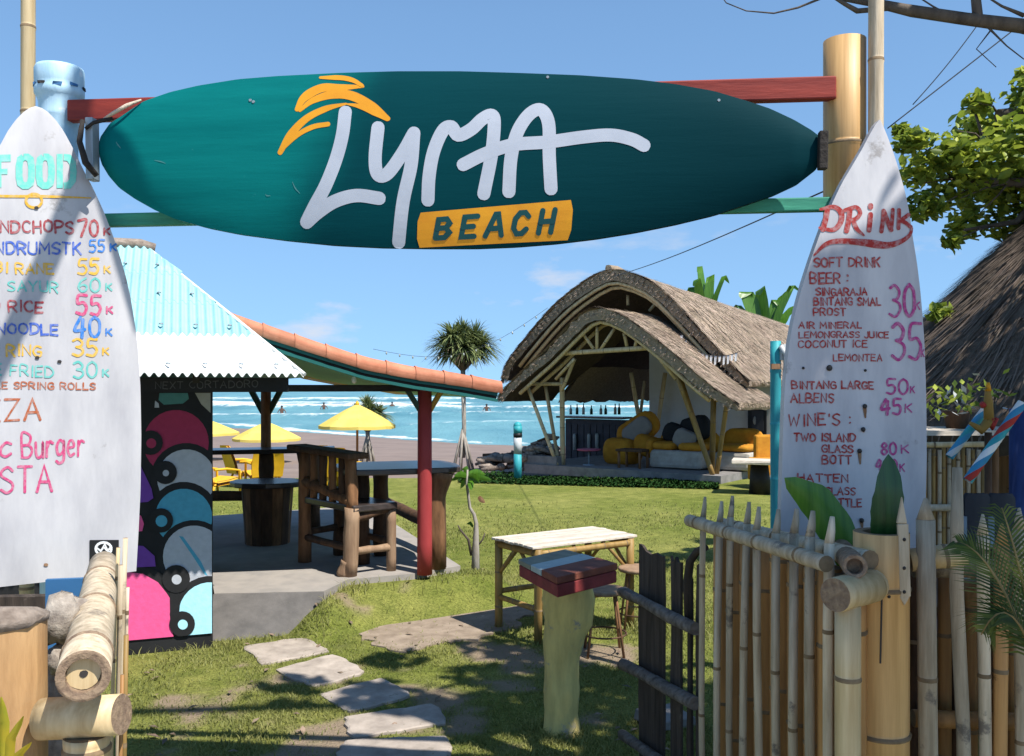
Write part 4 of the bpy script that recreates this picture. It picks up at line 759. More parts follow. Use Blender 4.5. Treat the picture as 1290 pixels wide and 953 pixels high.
# ------------------------------------------------------------------ leaves stuck in the fence, palm at the right edge
def big_leaf(pts, wd, fold=.25, n=14, axis=None):
    """a broad leaf: midrib through pts, blade folded up either side of it, drooping edge"""
    P = [V(p) for p in pts]; mb = MB(); rows = []; d = (P[-1]-P[0]).normalized(); sd = V(axis) if axis else d.cross(V((0, 1, 0))).normalized(); up = sd.cross(d).normalized()
    Q = spline([tuple(p) for p in P], 8)[::1] if False else None
    for i in range(n+1):
        t = i/n; k = t*(len(P)-1); j = min(int(k), len(P)-2); c = P[j].lerp(P[j+1], k-j)
        w_ = wd*math.sin(math.pi*min(1, .12+t*.88))**.6*(1 if t < .99 else .05)
        jg = 1+random.uniform(-.05, .05)
        rows.append([c+sd*w_*q*jg+up*(abs(q)*w_*fold-(abs(q)**2)*w_*.12) for q in (-1, -.55, 0, .55, 1)])
    mb.grid(rows); return mb
root = thing('leaf_plant', 'bright green banana leaf leaning over the palings before the drink board', 'leaf', W(1090, 860, 2.86))
mb = big_leaf([W(1086, 735, 2.8), W(1062, 678, 2.84), W(1030, 632, 2.86), W(988, 602, 2.86)], .062, -.2, axis=(.62, 0, .78)); part('leaf', mb, M['leaf_ban'], root)
mb = MB(); mb.tube([W(1098, 900, 2.8), W(1086, 735, 2.8)], .008, 8); mb.tube([W(1098, 900, 2.8), V((1.13, 2.8, 0))], .008, 8); part('stem', mb, M['leaf_ban'], root)
root = thing('leaf_plant', 'dark green upright leaf standing in the top of the corner post', 'leaf', W(1112, 668, 2.63))
mb = big_leaf([W(1110, 690, 2.62), W(1113, 655, 2.60), W(1117, 615, 2.60), W(1119, 572, 2.62)], .052, .35, axis=(.97, .2, 0)); part('leaf', mb, M['leaf_dark'], root)
mb = MB(); mb.tube([W(1110, 740, 2.62), W(1111, 670, 2.62)], .007, 8); part('stem', mb, M['leaf_dark'], root)
root = thing('palm_plant', 'young palm with feathery yellow green fronds at the right edge', 'palm', (1.5, 2.2, 0))
def frond(tip, base, mid, wl, n=30):
    mb = MB(); P = [np.array(p) for p in (base, mid, tip)]; b = lambda t: V(P[0]*(1-t)**2+2*P[1]*t*(1-t)+P[2]*t*t)
    mb.tube([b(t) for t in np.linspace(0, 1, 9)], np.linspace(.006, .0015, 9).tolist(), 6, 1)
    for i in range(n):
        t = .15+.85*i/n; p = b(t); d = (b(min(1, t+.02))-b(t-.02)).normalized(); s0 = d.cross(V((0, -.5, 1))).normalized()
        for s in (-1, 1):
            L = wl*math.sin(math.pi*min(1, .2+.8*t))**.5*random.uniform(.85, 1.1); e = (s0*s*.8+d*.75+V((0, 0, -.25))).normalized(); q = d*.0042
            mb.add([p-q, p+q, p+e*L*.5+q*.7+V((0, 0, .01)), p+e*L, p+e*L*.5-q*.7+V((0, 0, .01))], [(0, 1, 2, 4), (4, 2, 3)], 0)
    return mb
for tip, mid in ((W(1206, 683, 2.35), W(1255, 690, 2.3)), (W(1236, 800, 2.2), W(1275, 720, 2.2)), (W(1262, 640, 2.4), W(1290, 720, 2.3)), (W(1330, 640, 2.5), W(1320, 740, 2.3)), (W(1400, 720, 2.3), W(1360, 700, 2.2)), (W(1322, 690, 1.95), W(1330, 760, 2.1))):
    part('frond', frond(tip, W(1315, 870, 2.2), mid, .135), [M['frond'], M['bamboo_yellow']], root)
mb = MB(); mb.tube([V((W(1315, 870, 2.2).x, 2.2, 0)), W(1315, 870, 2.2)], [.05, .03], 10, rough=.1); part('stem', mb, M['bark'], root)

# ------------------------------------------------------------------ dark board gate standing open
g0, g1 = V((.585, 4.2, 0)), V((.735, 3.6, 0)); gd = (g1-g0).normalized(); gn = V((gd.y, -gd.x, 0))
root = thing('plank_gate', 'weathered black plank gate standing open against the bamboo fence', 'gate', g1)
for px0, px1, ty in ((806, 837, 685), (846, 859, 700), (867, 872, 724), (879, 886, 712)):
    p = RP(px0, 800, g0, gn); q = RP(px1, 800, g0, gn); zt = zat(ty, p.y); mb = MB(); hw = (q-p).length; p.z = q.z = 0
    d = gd; nn = gn*.006
    outl = [p+d*0, p+d*hw]; z0 = .03
    pts = []
    for i in range(7): t = i/6; pts.append(p+V((0, 0, lerp(z0, zt, t)))+d*random.uniform(-.009, .009))
    pts += [p+d*hw*f+V((0, 0, zt+random.uniform(-.03, .012))) for f in (.15, .3, .5, .7, .85)]
    for i in range(7): t = 1-i/6; pts.append(q+V((0, 0, lerp(z0, zt-.01, t)))+d*random.uniform(-.006, .006))
    mb.prism([x-nn for x in pts], nn*2); part('board', mb, M['old_board'], root)
for ya, yb_ in ((745, 792), (836, 886), (925, 990)):
    a = RP(796, ya, g0, gn)-V((.045, .01, 0)); b = RP(890, yb_, g0, gn)-V((.045, .01, 0)); mb = MB(); mb.tube([a, a.lerp(b, .3)+V((0, 0, .004)), a.lerp(b, .7)-V((0, 0, .004)), b], [.026, .024, .027, .025], 9, 0, True, .14); part('rail', mb, M['old_rail'], root)
mb = MB(); mb.tube([W(867, 790, 3.66), W(866, 735, 3.66), W(869, 708, 3.64), W(878, 695, 3.6), W(890, 690, 3.56)], [.016, .017, .016, .015, .012], 8, 0, True, .12); part('brace', mb, M['old_board'], root)
c_ = G(838, 912)+V((0, 0, .03)); mb = MB(); mb.box(c_, (.24, .22, .06), .5, 0, .012); c = G(838, 912); solo('paver', mb, M['concrete_grey'], 'loose grey stone paver lying at the foot of the dark gate', 'paver', None, c, .006)

# ------------------------------------------------------------------ yellow pillar with a tiled cap
PC = G(705, 922); root = thing('tiled_pillar', 'knobbly yellow painted trunk stand with a small tiled top', 'pedestal', PC)
mb = MB(); Yp = PC.y; s = 1/F*Yp
prof = [(926, 708, 24), (900, 707, 22), (860, 707.5, 22), (822, 708, 23), (800, 711, 26), (780, 715, 31), (755, 716, 32.5), (738, 714, 30), (732, 713, 29)]
mb.tube([W(interp(y, [q[0] for q in prof[::-1]], [q[1] for q in prof[::-1]]), y, Yp) for y in np.linspace(926, 732, 26)], [s*interp(y, [q[0] for q in prof[::-1]], [q[2] for q in prof[::-1]])*(1+.03*math.sin(y*.11)) for y in np.linspace(926, 732, 26)], 22, 0, True, .022); mb.tube([W(727, 812, Yp-.02), W(731, 786, Yp-.02), W(732, 752, Yp-.01), W(730, 736, Yp)], [.02, .062, .072, .06], 12, 0, True, .04); part('trunk', mb, M['pillar'], root)
zc = .905; L_, B_, R_, F_ = G(652.6, 705.5, zc), G(712, 692.6, zc), G(778.5, 713, zc), G(702, 731, zc)
mb = MB(); ins = lambda p: p+((L_+B_+R_+F_)/4-p)*.02; mb.prism([V((p.x, p.y, zc-.085)) for p in map(ins, (L_, F_, R_, B_))], (0, 0, .06)); part('slab', mb, M['slab_red'], root, .006)
for i, mm in enumerate(('tile_grey', 'tile_pale', 'tile_red')):
    t0, t1 = (0, .34, .62)[i]+.006, (.34, .62, 1)[i]-.006; q = [L_.lerp(F_, t0), L_.lerp(F_, t1), B_.lerp(R_, t1), B_.lerp(R_, t0)]; mb = MB(); mb.prism([V((p.x, p.y, zc-.022)) for p in q], (0, 0, .026+.004*i)); part('tile', mb, M[mm], root, .004)
0 and PATCHES.append([PC+V((.1*math.cos(t), .1*math.sin(t), 0)) for t in np.linspace(0, 6.28, 10)])

# ------------------------------------------------------------------ bamboo table and two bar stools
zt = .68; TL, TF, TR, TB = V((-.13, 6.8, 0)), V((.17, 6.36, 0)), V((.92, 6.86, 0)), V((.62, 7.3, 0))
root = thing('bamboo_table', 'bamboo garden table with a bleached slatted top on the lawn', 'table', (TL+TR)/2)
for i in range(9):
    a, b = TL.lerp(TF, (i+.04)/9), TL.lerp(TF, (i+.96)/9); c, d = TB.lerp(TR, (i+.96)/9), TB.lerp(TR, (i+.04)/9); u = (TR-TF).normalized()*.03
    mb = MB(); z_ = zt-.018+random.uniform(0, .006); mb.prism([V((p.x, p.y, z_)) for p in (a-u, b-u, c+u, d+u)], (0, 0, .018)); part('slat', mb, M['table_top'], root, .003)
ct = (TL+TR)/2; lg = {}
for k, p in (('L', TL), ('F', TF), ('R', TR), ('B', TB)):
    q = p+(ct-p)*.06; lg[k] = q; mb = MB(); mb.bamboo((q.x, q.y, 0), (q.x, q.y, zt-.02), .029, 12, .25); part('leg', mb, [M['bamboo_yellow'], M['bamboo_node']], root)
for a, b in (('L', 'F'), ('F', 'R'), ('R', 'B'), ('B', 'L')):
    mb = MB(); p, q = lg[a], lg[b]; h = .235+(.04 if (a, b) in (('F', 'R'), ('B', 'L')) else 0); mb.bamboo(p+V((0, 0, h)), q+V((0, 0, h)), .02, 10, .25); part('stretcher', mb, [M['bamboo_yellow'], M['bamboo_node']], root)
    mb = MB(); mb.bamboo(p+V((0, 0, zt-.055)), q+V((0, 0, zt-.055)), .024, 10, .25); part('apron', mb, [M['bamboo_yellow'], M['bamboo_node']], root)
    for e, f in ((p, q), (q, p)):
        d = (f-e).normalized(); mb = MB(); mb.bamboo(e+V((0, 0, zt-.28)), e+d*.22+V((0, 0, zt-.06)), .014, 8, .3); part('brace', mb, [M['bamboo_yellow'], M['bamboo_node']], root)
def stool(c, h, label):
    r = thing('bar_stool', label, 'stool', c, 'low stools at the bamboo table')
    mb = MB(); mb.lathe(c+V((0, 0, h)), [(.135, -.03), (.15, -.02), (.15, -.004), (.14, 0)], 20); part('seat', mb, M['log_pale'], r)
    for k in range(4):
        q = math.pi/4+k*math.pi/2; e = V((math.cos(q), math.sin(q), 0)); mb = MB(); mb.tube([c+e*.17, c+e*.1+V((0, 0, h-.025))], .009, 8); part('leg', mb, M['log'], r)
    mb = MB(); mb.tube([c+V((.15*math.cos(t), .15*math.sin(t), .14)) for t in np.linspace(0, 2*math.pi, 21)], .006, 6); part('foot_ring', mb, M['log_dark'], r)
    return r
stool(V((.93, 6.72, 0)), .47, 'stool with a brown round seat behind the dark gate, at the right table corner')
stool(V((.62, 6.15, 0)), .44, 'stool half hidden behind the yellow pillar, at the near side of the table')

# ------------------------------------------------------------------ sapling on the lawn
SB = G(599, 738); root = thing('sapling', 'thin young tree with a few bright leaves beside the red pavilion post', 'sapling', SB); s = SB.y/F
mb = MB(); mb.tube([SB+V((0, 0, -.02)), W(599, 690, SB.y), W(600, 660, SB.y), W(597, 648, SB.y), W(592, 640, SB.y), W(588, 610, SB.y), W(589, 592, SB.y)], [.045, .034, .02, .016, .014, .012, .008], 9, 0, True, .08); part('trunk', mb, M['bark_pale'], root)
mb = MB(); mb.tube([W(594, 700, SB.y), W(590, 680, SB.y), W(580, 668, SB.y), W(577, 662, SB.y)], [.014, .012, .009, .006], 7, 0, True, .1); mb.tube([W(600, 690, SB.y), W(608, 680, SB.y), W(611, 672, SB.y)], [.01, .008, .005], 7); part('branch', mb, M['bark'], root)
for x0, y0, x1, y1, dy, wd in ((589, 600, 572, 600, -.1, .035), (589, 598, 612, 598, .1, .04), (589, 600, 604, 608, -.15, .04), (589, 604, 580, 616, .1, .03), (589, 596, 583, 590, 0, .035), (589, 604, 620, 605, -.05, .035), (596, 664, 588, 660, .05, .02), (592, 606, 594, 618, -.1, .035), (589, 600, 568, 606, .1, .03)):
    mb = big_leaf([W(x0, y0, SB.y), W((x0+x1)/2, (y0+y1)/2-3, SB.y+dy/2), W(x1, y1, SB.y+dy)], wd*.8, .3, 6); part('leaf', mb, M['leaf_ban'], root)
mb = big_leaf([W(603, 626, SB.y), W(606, 630, SB.y), W(611, 634, SB.y)], .022, .3, 5); part('dead_leaf', mb, M['rust'], root)

# ------------------------------------------------------------------ kiosk with the mural, under a corrugated hip roof
KO = V((-2.065, 6.3, 0)); E1 = V((.94, .342, 0)).normalized(); E2 = V((-E1.y, E1.x, 0)); KN = -E2
def K(a, b, z=0): return KO+E1*a+E2*b+V((0, 0, z))
def KP(px, py, b=0):
    p = RP(px, py, K(0, b), KN)-KO; return p.dot(E1), p.z
kiosk = thing('kiosk', 'black walled kiosk with cloud mural under a pale corrugated roof', 'kiosk', K(-1.2, .8))
mb = MB(); mb.box(K(-1.3, .06, .92), (2.6, .12, 1.84), math.atan2(E1.y, E1.x)); kwall = part('wall', mb, M['black_wall'], kiosk, label='front wall painted with overlapping coloured clouds')
mb = MB(); mb.box(K(-1.3, 1.74, .92), (2.6, .12, 1.84), math.atan2(E1.y, E1.x)); mb.box(K(-2.54, .9, .92), (.12, 1.55, 1.84), math.atan2(E1.y, E1.x)); part('wall', mb, M['black_wall'], kiosk)
mb = MB(); a0 = KP(363, 485, -.03)[0]; mb.box(K((a0-2.6)/2, -.035, 1.81), (a0+2.6, .05, .10), math.atan2(E1.y, E1.x)); fas = part('fascia', mb, M['black'], kiosk)
def kmap(px, py, off):
    a, z = KP(px, py, -.062); return K(a, -.0605-off, z)
mb = MB(); text(mb, 'NEXT CORTADORO', 196, 325, 490, 8.5, kmap, 1.1, 0, .06, -2, .001); part('chalk_lettering', mb, M['chalk'], fas, kind='stuff')
# mural shapes, laid from the top down, clipped to the wall
def clip(poly, a1, z0):
    for ax, lim, sg in ((0, a1, 1), (1, z0, -1), (0, -1.2, -1), (1, 1.755, 1)):
        out = []
        for i in range(len(poly)):
            p, q = poly[i-1], poly[i]; ip, iq = (p[ax]-lim)*sg <= 0, (q[ax]-lim)*sg <= 0
            if ip != iq: t = (lim-p[ax])/(q[ax]-p[ax]); out.append((p[0]+(q[0]-p[0])*t, p[1]+(q[1]-p[1])*t))
            if iq: out.append(q)
        poly = out
        if not poly: return []
    return poly
lay = [.0008]
def blob(cx, cy, r, m, sx=1.0, name='mural_shape', n=30, pts=None):
    P = pts or [(cx+r*sx*math.cos(2*math.pi*i/n), cy+r*math.sin(2*math.pi*i/n)) for i in range(n)]
    P = [KP(155+x/2.723, 480+y/2.723) for x, y in P]; P = clip(P, -.006, .10)
    if len(P) < 3: return
    lay[0] += .0006; mb = MB(); mb.prism([K(a, -lay[0], z) for a, z in P], KN*.0004, 0); part(name, mb, m, kwall)
BK = M['black_wall']
blob(0, 0, 0, M['mu_teal'], pts=[(125, 42), (222, 42), (226, 62), (205, 78), (140, 82), (122, 66)]); blob(0, 0, 0, M['mu_beige'], pts=[(246, 40), (300, 40), (300, 110), (268, 80)])
blob(0, 0, 0, M['mu_grey'], pts=[(110, 68), (122, 78), (124, 92), (108, 92)])
blob(182, 212, 128, BK); blob(182, 212, 112, M['mu_maroon'])
blob(217, 335, 122, BK); blob(217, 335, 100, M['mu_grey'])
blob(208, 468, 122, BK); blob(208, 468, 98, M['mu_blue'])
blob(243, 602, 125, BK); blob(243, 602, 106, M['mu_grey'])
blob(0, 0, 0, M['mu_blue'], pts=[(192, 532), (206, 534), (268, 620), (290, 668), (280, 664), (236, 596)])
blob(0, 0, 0, M['mu_purple'], pts=[(20, 280), (60, 290), (98, 370), (104, 402), (85, 415), (20, 420)]); blob(0, 0, 0, M['mu_pink'], pts=[(20, 450), (62, 462), (72, 490), (66, 515), (20, 520)])
blob(0, 0, 0, M['mu_purple'], pts=[(20, 562), (70, 566), (108, 600), (112, 636), (20, 640)])
blob(58, 770, 132, BK); blob(0, 0, 0, M['mu_pink'], pts=[(-60, 655), (20, 655), (70, 662), (120, 690), (150, 728), (166, 752), (160, 800), (166, 850), (180, 900), (-60, 960)])
blob(300, 800, 132, BK); blob(300, 800, 110, M['mu_cyan'])
blob(0, 0, 0, BK, pts=[(160, 720), (190, 700), (196, 760), (190, 830), (162, 830)])
for cx, cy, r, m, d in ((95, 212, 42, M['mu_maroon'], 17), (145, 314, 40, M['mu_grey'], 11), (130, 478, 42, M['mu_blue'], 20), (182, 678, 48, M['mu_grey'], 17), (203, 832, 44, M['mu_cyan'], 17)):
    blob(cx, cy, r, BK, n=20); blob(cx+2, cy+2, d, m, n=16)
for b, z in ((-.8, 1.87),): pass
# corrugated roof: front slope in four lapped courses, plus the other three slopes
RC = K(KP(384, 472, -.8)[0], -.8, 0); zE = CAMZ-(472-CY)/F*RC.y
A0 = KP(384, 472, -.8)[0]; HIP, DEP, RISE, LEFT = .96, 1.5, CAMZ+(CY-313)/F*6.82-zE, -4.2
roof_m = [M['corr'], M['corr_white']]
def course(t0, t1, m, lift):
    mb = MB(); rows = []; pitch = .053
    for t in (t0, (t0+t1)/2, t1):
        aR = A0-HIP*t; row = []
        n = int((aR-LEFT)/pitch*8)
        for i in range(n+1):
            a = LEFT+(aR-LEFT)*i/n; z = .013*math.sin(2*math.pi*a/pitch); row.append((a, t, z))
        rows.append(row)
    k = min(len(r) for r in rows)
    def pt(a, t, z): return K(a, -.8+DEP*t, zE+RISE*t+z+lift)
    # strips follow the corrugation; the cut edge follows the hip
    xs = np.arange(LEFT, A0, pitch/8); tops = []
    G_ = []
    for t in np.linspace(t0, t1, 6):
        lim = A0-HIP*t; G_.append([pt(min(a, lim), t, .013*math.sin(2*math.pi*min(a, lim)/pitch)) for a in xs])
    mb.grid(G_, 0, True); mb.grid([[p-V((0, 0, .006)) for p in r] for r in G_], 0, True, True)
    mb.grid([[p-V((0, 0, .006)) for p in G_[0]], G_[0]], 0, False)
    return mb
for i, (t0, t1, m) in enumerate(((.0, .30, 'corr_white'), (.27, .54, 'corr'), (.51, .78, 'corr'), (.75, 1.0, 'corr'))):
    rs_ = part('roof_sheet', course(t0, t1, m, .006*i), M[m], kiosk)
    for k in range(16):
        a = A0-HIP*(t0+.03)-.14-.212*k; t = t0+.045
        mb = MB(); c = K(a, -.8+DEP*t, zE+RISE*t+.013+.006*i+.004); mb.lathe(c, [(.016, 0), (.014, .006), (.006, .012)], 8); part('roof_screw', mb, M['metal_grey'], rs_)
mb = MB(); p = lambda a, t, dz=0: K(a, -.8+DEP*t, zE+RISE*t+dz)
mb.add([p(A0, 0, -.02), K(A0, -.8+2*DEP, zE-.02), p(A0-HIP, 1, -.02)], [(0, 1, 2)], 0)
mb.add([K(A0, -.8+2*DEP, zE-.02), K(LEFT, -.8+2*DEP, zE-.02), p(LEFT, 1, -.02), p(A0-HIP, 1, -.02)], [(0, 1, 2, 3)], 0); part('roof_sheet', mb, M['corr'], kiosk)
mb = MB(); mb.tube([p(LEFT, 1, .02), p(A0-HIP-.05, 1, .02), p(A0-HIP+.05, 1, .0)], [.045, .04, .03], 9, 0, True, .15); part('ridge_cap', mb, M['drift'], kiosk)
mb = MB(); mb.tube([p(A0-HIP, 1, -.0), p(A0, 0, -.0)], .012, 8); part('hip_cap', mb, M['corr_white'], kiosk)
for a in np.arange(-2.4, .2, .38):
    te = min(.95, (A0-a)/HIP-.1); mb = MB(); mb.beam(K(a, -.74, zE-.035), K(a, -.8+DEP*te, zE+RISE*te-.06), .04, .05); part('rafter', mb, M['wood_black'], kiosk)

# ------------------------------------------------------------------ concrete floor with its ramp
fl = [G(270, 748, .25), G(408, 745, .25), G(439, 730, .25), G(520, 723, .25), G(580, 713, .25)]
back = [K(2.6, 5.2), K(-.3, 5.2), K(-.3, .2)]
poly = [V((p.x, p.y, 0)) for p in fl]+[V((p.x, p.y, 0)) for p in (fl[-1]+E2*4.3, fl[0]+E2*4.3)]
mb = MB(); mb.prism([V((p.x, p.y, -.05)) for p in poly], (0, 0, .30)); r0 = G(269, 809); r1 = V((-1.43, 6.64, 0))
struct('concrete_floor', mb, M['concrete'], (0, 0, 0)); mb = MB(); mb.prism([V((fl[0].x-.02, fl[0].y, .246)), V((fl[1].x, fl[1].y, .246)), V((r1.x, r1.y, -.02)), V((r0.x-.03, r0.y, -.02))], (0, .03, -.02))
struct('concrete_ramp', mb, M['ramp'], (0, 0, 0)); PATCHES.append([V((p.x, p.y, 0)) for p in (fl[0]+V((0, 0, 0)), r0, r1, fl[1])]); PATCHES.append(poly)
PATCHES.append([K(-3, -.02), K(0, -.02), K(0, 2), K(-3, 2)])

# ------------------------------------------------------------------ open pavilion with the orange tile roof
PB = V((-.725, 7.58, 0)); pav = thing('pavilion', 'open sided pavilion with orange verge tiles and a red painted post', 'pavilion', PB-E1*1.2+E2*1.4)
s = PB.y/F
mb = MB(); mb.tube([(PB.x, PB.y, .24), (PB.x, PB.y, .5), (PB.x, PB.y, 1.2), (PB.x, PB.y, 1.79)], [.064, .062, .060, .058], 16, 0, True, .012); part('post', mb, M['red_post'], pav, label='red painted round post at the open corner')
bz = 1.785
mb = MB(); mb.beam(PB-E1*2.5+V((0, 0, bz)), PB+E1*.55+V((0, 0, bz)), .06, .055); part('beam', mb, M['wood_black'], pav)
mb = MB(); mb.beam(PB+E2*2.9-E1*2.5+V((0, 0, bz)), PB+E2*2.9+E1*.5+V((0, 0, bz)), .06, .05); mb.beam(PB-E2*.3+V((0, 0, bz+.052)), PB+E2*3.1+V((0, 0, bz+.052)), .06, .05); part('beam', mb, M['wood_black'], pav)
for px0, py0, px1, py1, mm in ((512, 490, 531, 520, 'dark_brace'), (558, 489, 540, 520, 'yellow_paint')):
    mb = MB(); q = lambda x, y: RP(x, y, PB, KN); mb.beam(q(px0, py0), q(px1, py1), .035, .04); part('brace', mb, M[mm], pav)
RB = W(335, CY, 10.4)
mb = MB(); mb.tube([(RB.x, RB.y, .24), (RB.x, RB.y, 1.76)], .058, 12, 0, True, .02); part('post', mb, M['log'], pav, label='brown rear post with dark green braces')
for d in (-1, 1): mb = MB(); mb.beam((RB.x+d*.17, RB.y, 1.76), (RB.x+d*.03, RB.y, 1.50), .05, .06); part('brace', mb, M['dark_brace'], pav)
mb = MB(); mb.tube([PB+E2*2.9+V((0, 0, .24)), PB+E2*2.9+V((0, 0, 1.76))], .05, 12); 
VP = V((-.59, 7.2, 0))
def VQ(px, py): p = RP(px, py, VP, KN)-VP; return p.dot(E1), p.z
TE = [VQ(*p) for p in ((292, 394), (340, 410), (400, 430), (460, 449), (520, 461), (580, 470), (629, 479))]
xa, za = zip(*TE)
def edge(a): return interp(a, xa, za)
ridge_a = xa[0]; 
def VV(a, b, dz=0): return VP+E1*a+E2*b+V((0, 0, edge(a)+dz))
DP = 3.7; NT = 9; tl = (xa[-1]-xa[0])/NT
for i in range(NT):                                              # barrel tiles along the verge
    a0, a1 = xa[0]+tl*i-.012, xa[0]+tl*(i+1)+.012; mb = MB(); n = 9; rows = []
    for a, k in ((a0, 1.0), (a0+.03, .97), (lerp(a0, a1, .5), .93), (a1, .90)):
        rows.append([VP+E1*a+E2*(.0-.058*k*math.cos(q))+V((0, 0, edge(a)-.062+.06*k*math.sin(q)+(.006 if k == 1 else 0))) for q in np.linspace(-.75, math.pi+.5, n)])
    mb.grid(rows, 0, True); mb.grid([[p-E2*0+V((0, 0, -.009)) for p in r] for r in rows], 0, True, True); mb.grid([rows[-1], [p+V((0, 0, -.009)) for p in rows[-1]]], 0, False, True); mb.grid([rows[0], [p+V((0, 0, -.009)) for p in rows[0]]], 0, False)
    part('verge_tile', mb, M['tile'], pav)
aa = np.linspace(xa[0], xa[-1]-.02, 22)
mb = MB(); bs = np.linspace(.06, DP, 61); rows = [[VV(a, b, -.055+.018*abs(math.sin(b*14))+(.012 if i % 2 else 0)) for b in bs] for i, a in enumerate(aa)]; mb.grid(rows, 0, True)
mb.grid([[VV(2*xa[0]-a, b)+V((0, 0, edge(a)-edge(2*xa[0]-a)-.055+.018*abs(math.sin(b*14)))) for b in bs] for a in aa[::-1]], 0, True); part('roof_tiles', mb, M['tile'], pav, kind='stuff')
for off, dz, h, mm in ((.0, -.118, .030, 'board_teal'), (.025, -.144, .022, 'wood_black'), (.0, -.168, .024, 'board_teal')):
    mb = MB()
    for j in range(len(aa)-1): mb.beam(VV(aa[j], off, dz), VV(aa[j+1], off, dz), .03, h)
    part('barge_board', mb, M[mm], pav)
for k in range(9):                                               # ceiling planks run along the slope's foot
    b0, b1 = (.05, .2, .62, 1.04, 1.46, 1.88, 2.3, 2.72, 3.14)[k], (.19, .61, 1.03, 1.45, 1.87, 2.29, 2.71, 3.13, 3.65)[k]; mb = MB(); mm = 'ceil_olive' if k < 1 else ('ceil_green' if k < 7 else 'ceil_orange')
    r_ = [[VV(a, b0, -.15), VV(a, b1, -.15)] for a in aa]; mb.grid(r_, 0, True, False); mb.grid([[p+V((0, 0, .02)) for p in q] for q in r_], 0, True, True); part('ceiling_plank', mb, M[mm], pav)
mb = MB(); c = RP(446, 479, PB-E2*.1, KN); mb.ball(c, .022, 10, 7, 0, (1, 1, 1.4)); mb.tube([c+V((0, 0, .02)), c+V((0, 0, .12))], .005, 6); solo('light_bulb', mb, M['white_cloth'], 'small white bulb hanging under the green pavilion ceiling', 'bulb', None, c)
mb = MB(); mb.beam(VP+E1*.3+E2*.1+V((0, 0, 1.83)), VP+E1*.45+E2*3.4+V((0, 0, 1.83)), .10, .02); part('eave_board', mb, M['yellow_paint'], pav)

# ------------------------------------------------------------------ log furniture on the pavilion floor
def FG(px, py): return G(px, py, .25)
def log(mb, a, b, r, rough=.07, n=12, bow=.0, m=0, k=6):
    a, b = V(a), V(b); d = (b-a); sd = d.cross(V((.3, .9, .1))).normalized()
    mb.tube([a+d*t+sd*bow*math.sin(math.pi*t) for t in np.linspace(0, 1, k)], [r*random.uniform(.92, 1.08) for _ in range(k)], n, m, True, rough)
A, B, C_, D = FG(384, 708), FG(444, 726), FG(493, 719), FG(428, 699)
root = thing('log_armchair', 'tall rough log bar seat with slatted back at the front of the pavilion', 'bar seat', (A+C_)/2)
ztop = CAMZ-(562-CY)/F*A.y
mb = MB(); log(mb, A, A+V((.0, 0, ztop-.25-.05)), .055); part('leg', mb, M['log'], root)
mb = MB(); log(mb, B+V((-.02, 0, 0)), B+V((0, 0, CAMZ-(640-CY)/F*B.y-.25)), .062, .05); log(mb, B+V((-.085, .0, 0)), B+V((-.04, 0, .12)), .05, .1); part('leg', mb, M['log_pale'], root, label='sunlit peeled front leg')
mb = MB(); log(mb, B+V((.0, .015, CAMZ-(645-CY)/F*B.y-.25)), V((B.x-.02, B.y+.02, ztop-.03)), .05); part('back_post', mb, M['log'], root)
mb = MB(); log(mb, C_, C_+V((.0, 0, CAMZ-(642-CY)/F*C_.y-.25)), .042, .05); part('leg', mb, M['log_pale'], root)
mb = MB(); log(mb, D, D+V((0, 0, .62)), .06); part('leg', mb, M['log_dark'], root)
sz = CAMZ-(632-CY)/F*C_.y
mb = MB(); ce = (A+B+C_+D)/4; q = [p+(p-ce)*.14 for p in (A, B, C_, D)]; mb.prism([V((p.x, p.y, sz-.06)) for p in q], (0, 0, .06)); part('seat', mb, M['slab'], root, .012)
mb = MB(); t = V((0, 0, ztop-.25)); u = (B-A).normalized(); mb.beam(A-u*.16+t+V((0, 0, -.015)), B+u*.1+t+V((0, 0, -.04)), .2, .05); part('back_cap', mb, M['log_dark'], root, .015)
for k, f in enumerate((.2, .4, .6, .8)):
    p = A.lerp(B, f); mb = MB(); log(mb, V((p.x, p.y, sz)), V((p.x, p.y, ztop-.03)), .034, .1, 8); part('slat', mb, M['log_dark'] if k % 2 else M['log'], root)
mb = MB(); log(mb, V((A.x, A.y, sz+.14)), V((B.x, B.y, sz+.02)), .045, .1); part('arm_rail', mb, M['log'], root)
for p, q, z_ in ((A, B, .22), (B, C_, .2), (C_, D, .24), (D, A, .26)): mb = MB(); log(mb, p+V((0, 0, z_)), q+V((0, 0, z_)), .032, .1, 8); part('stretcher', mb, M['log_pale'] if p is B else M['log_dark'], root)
mb = MB(); p, q = V((B.x, B.y, sz-.12)), V((C_.x, C_.y, sz-.04)); log(mb, p, q, .04, .1); part('stretcher', mb, M['log_dark'], root)

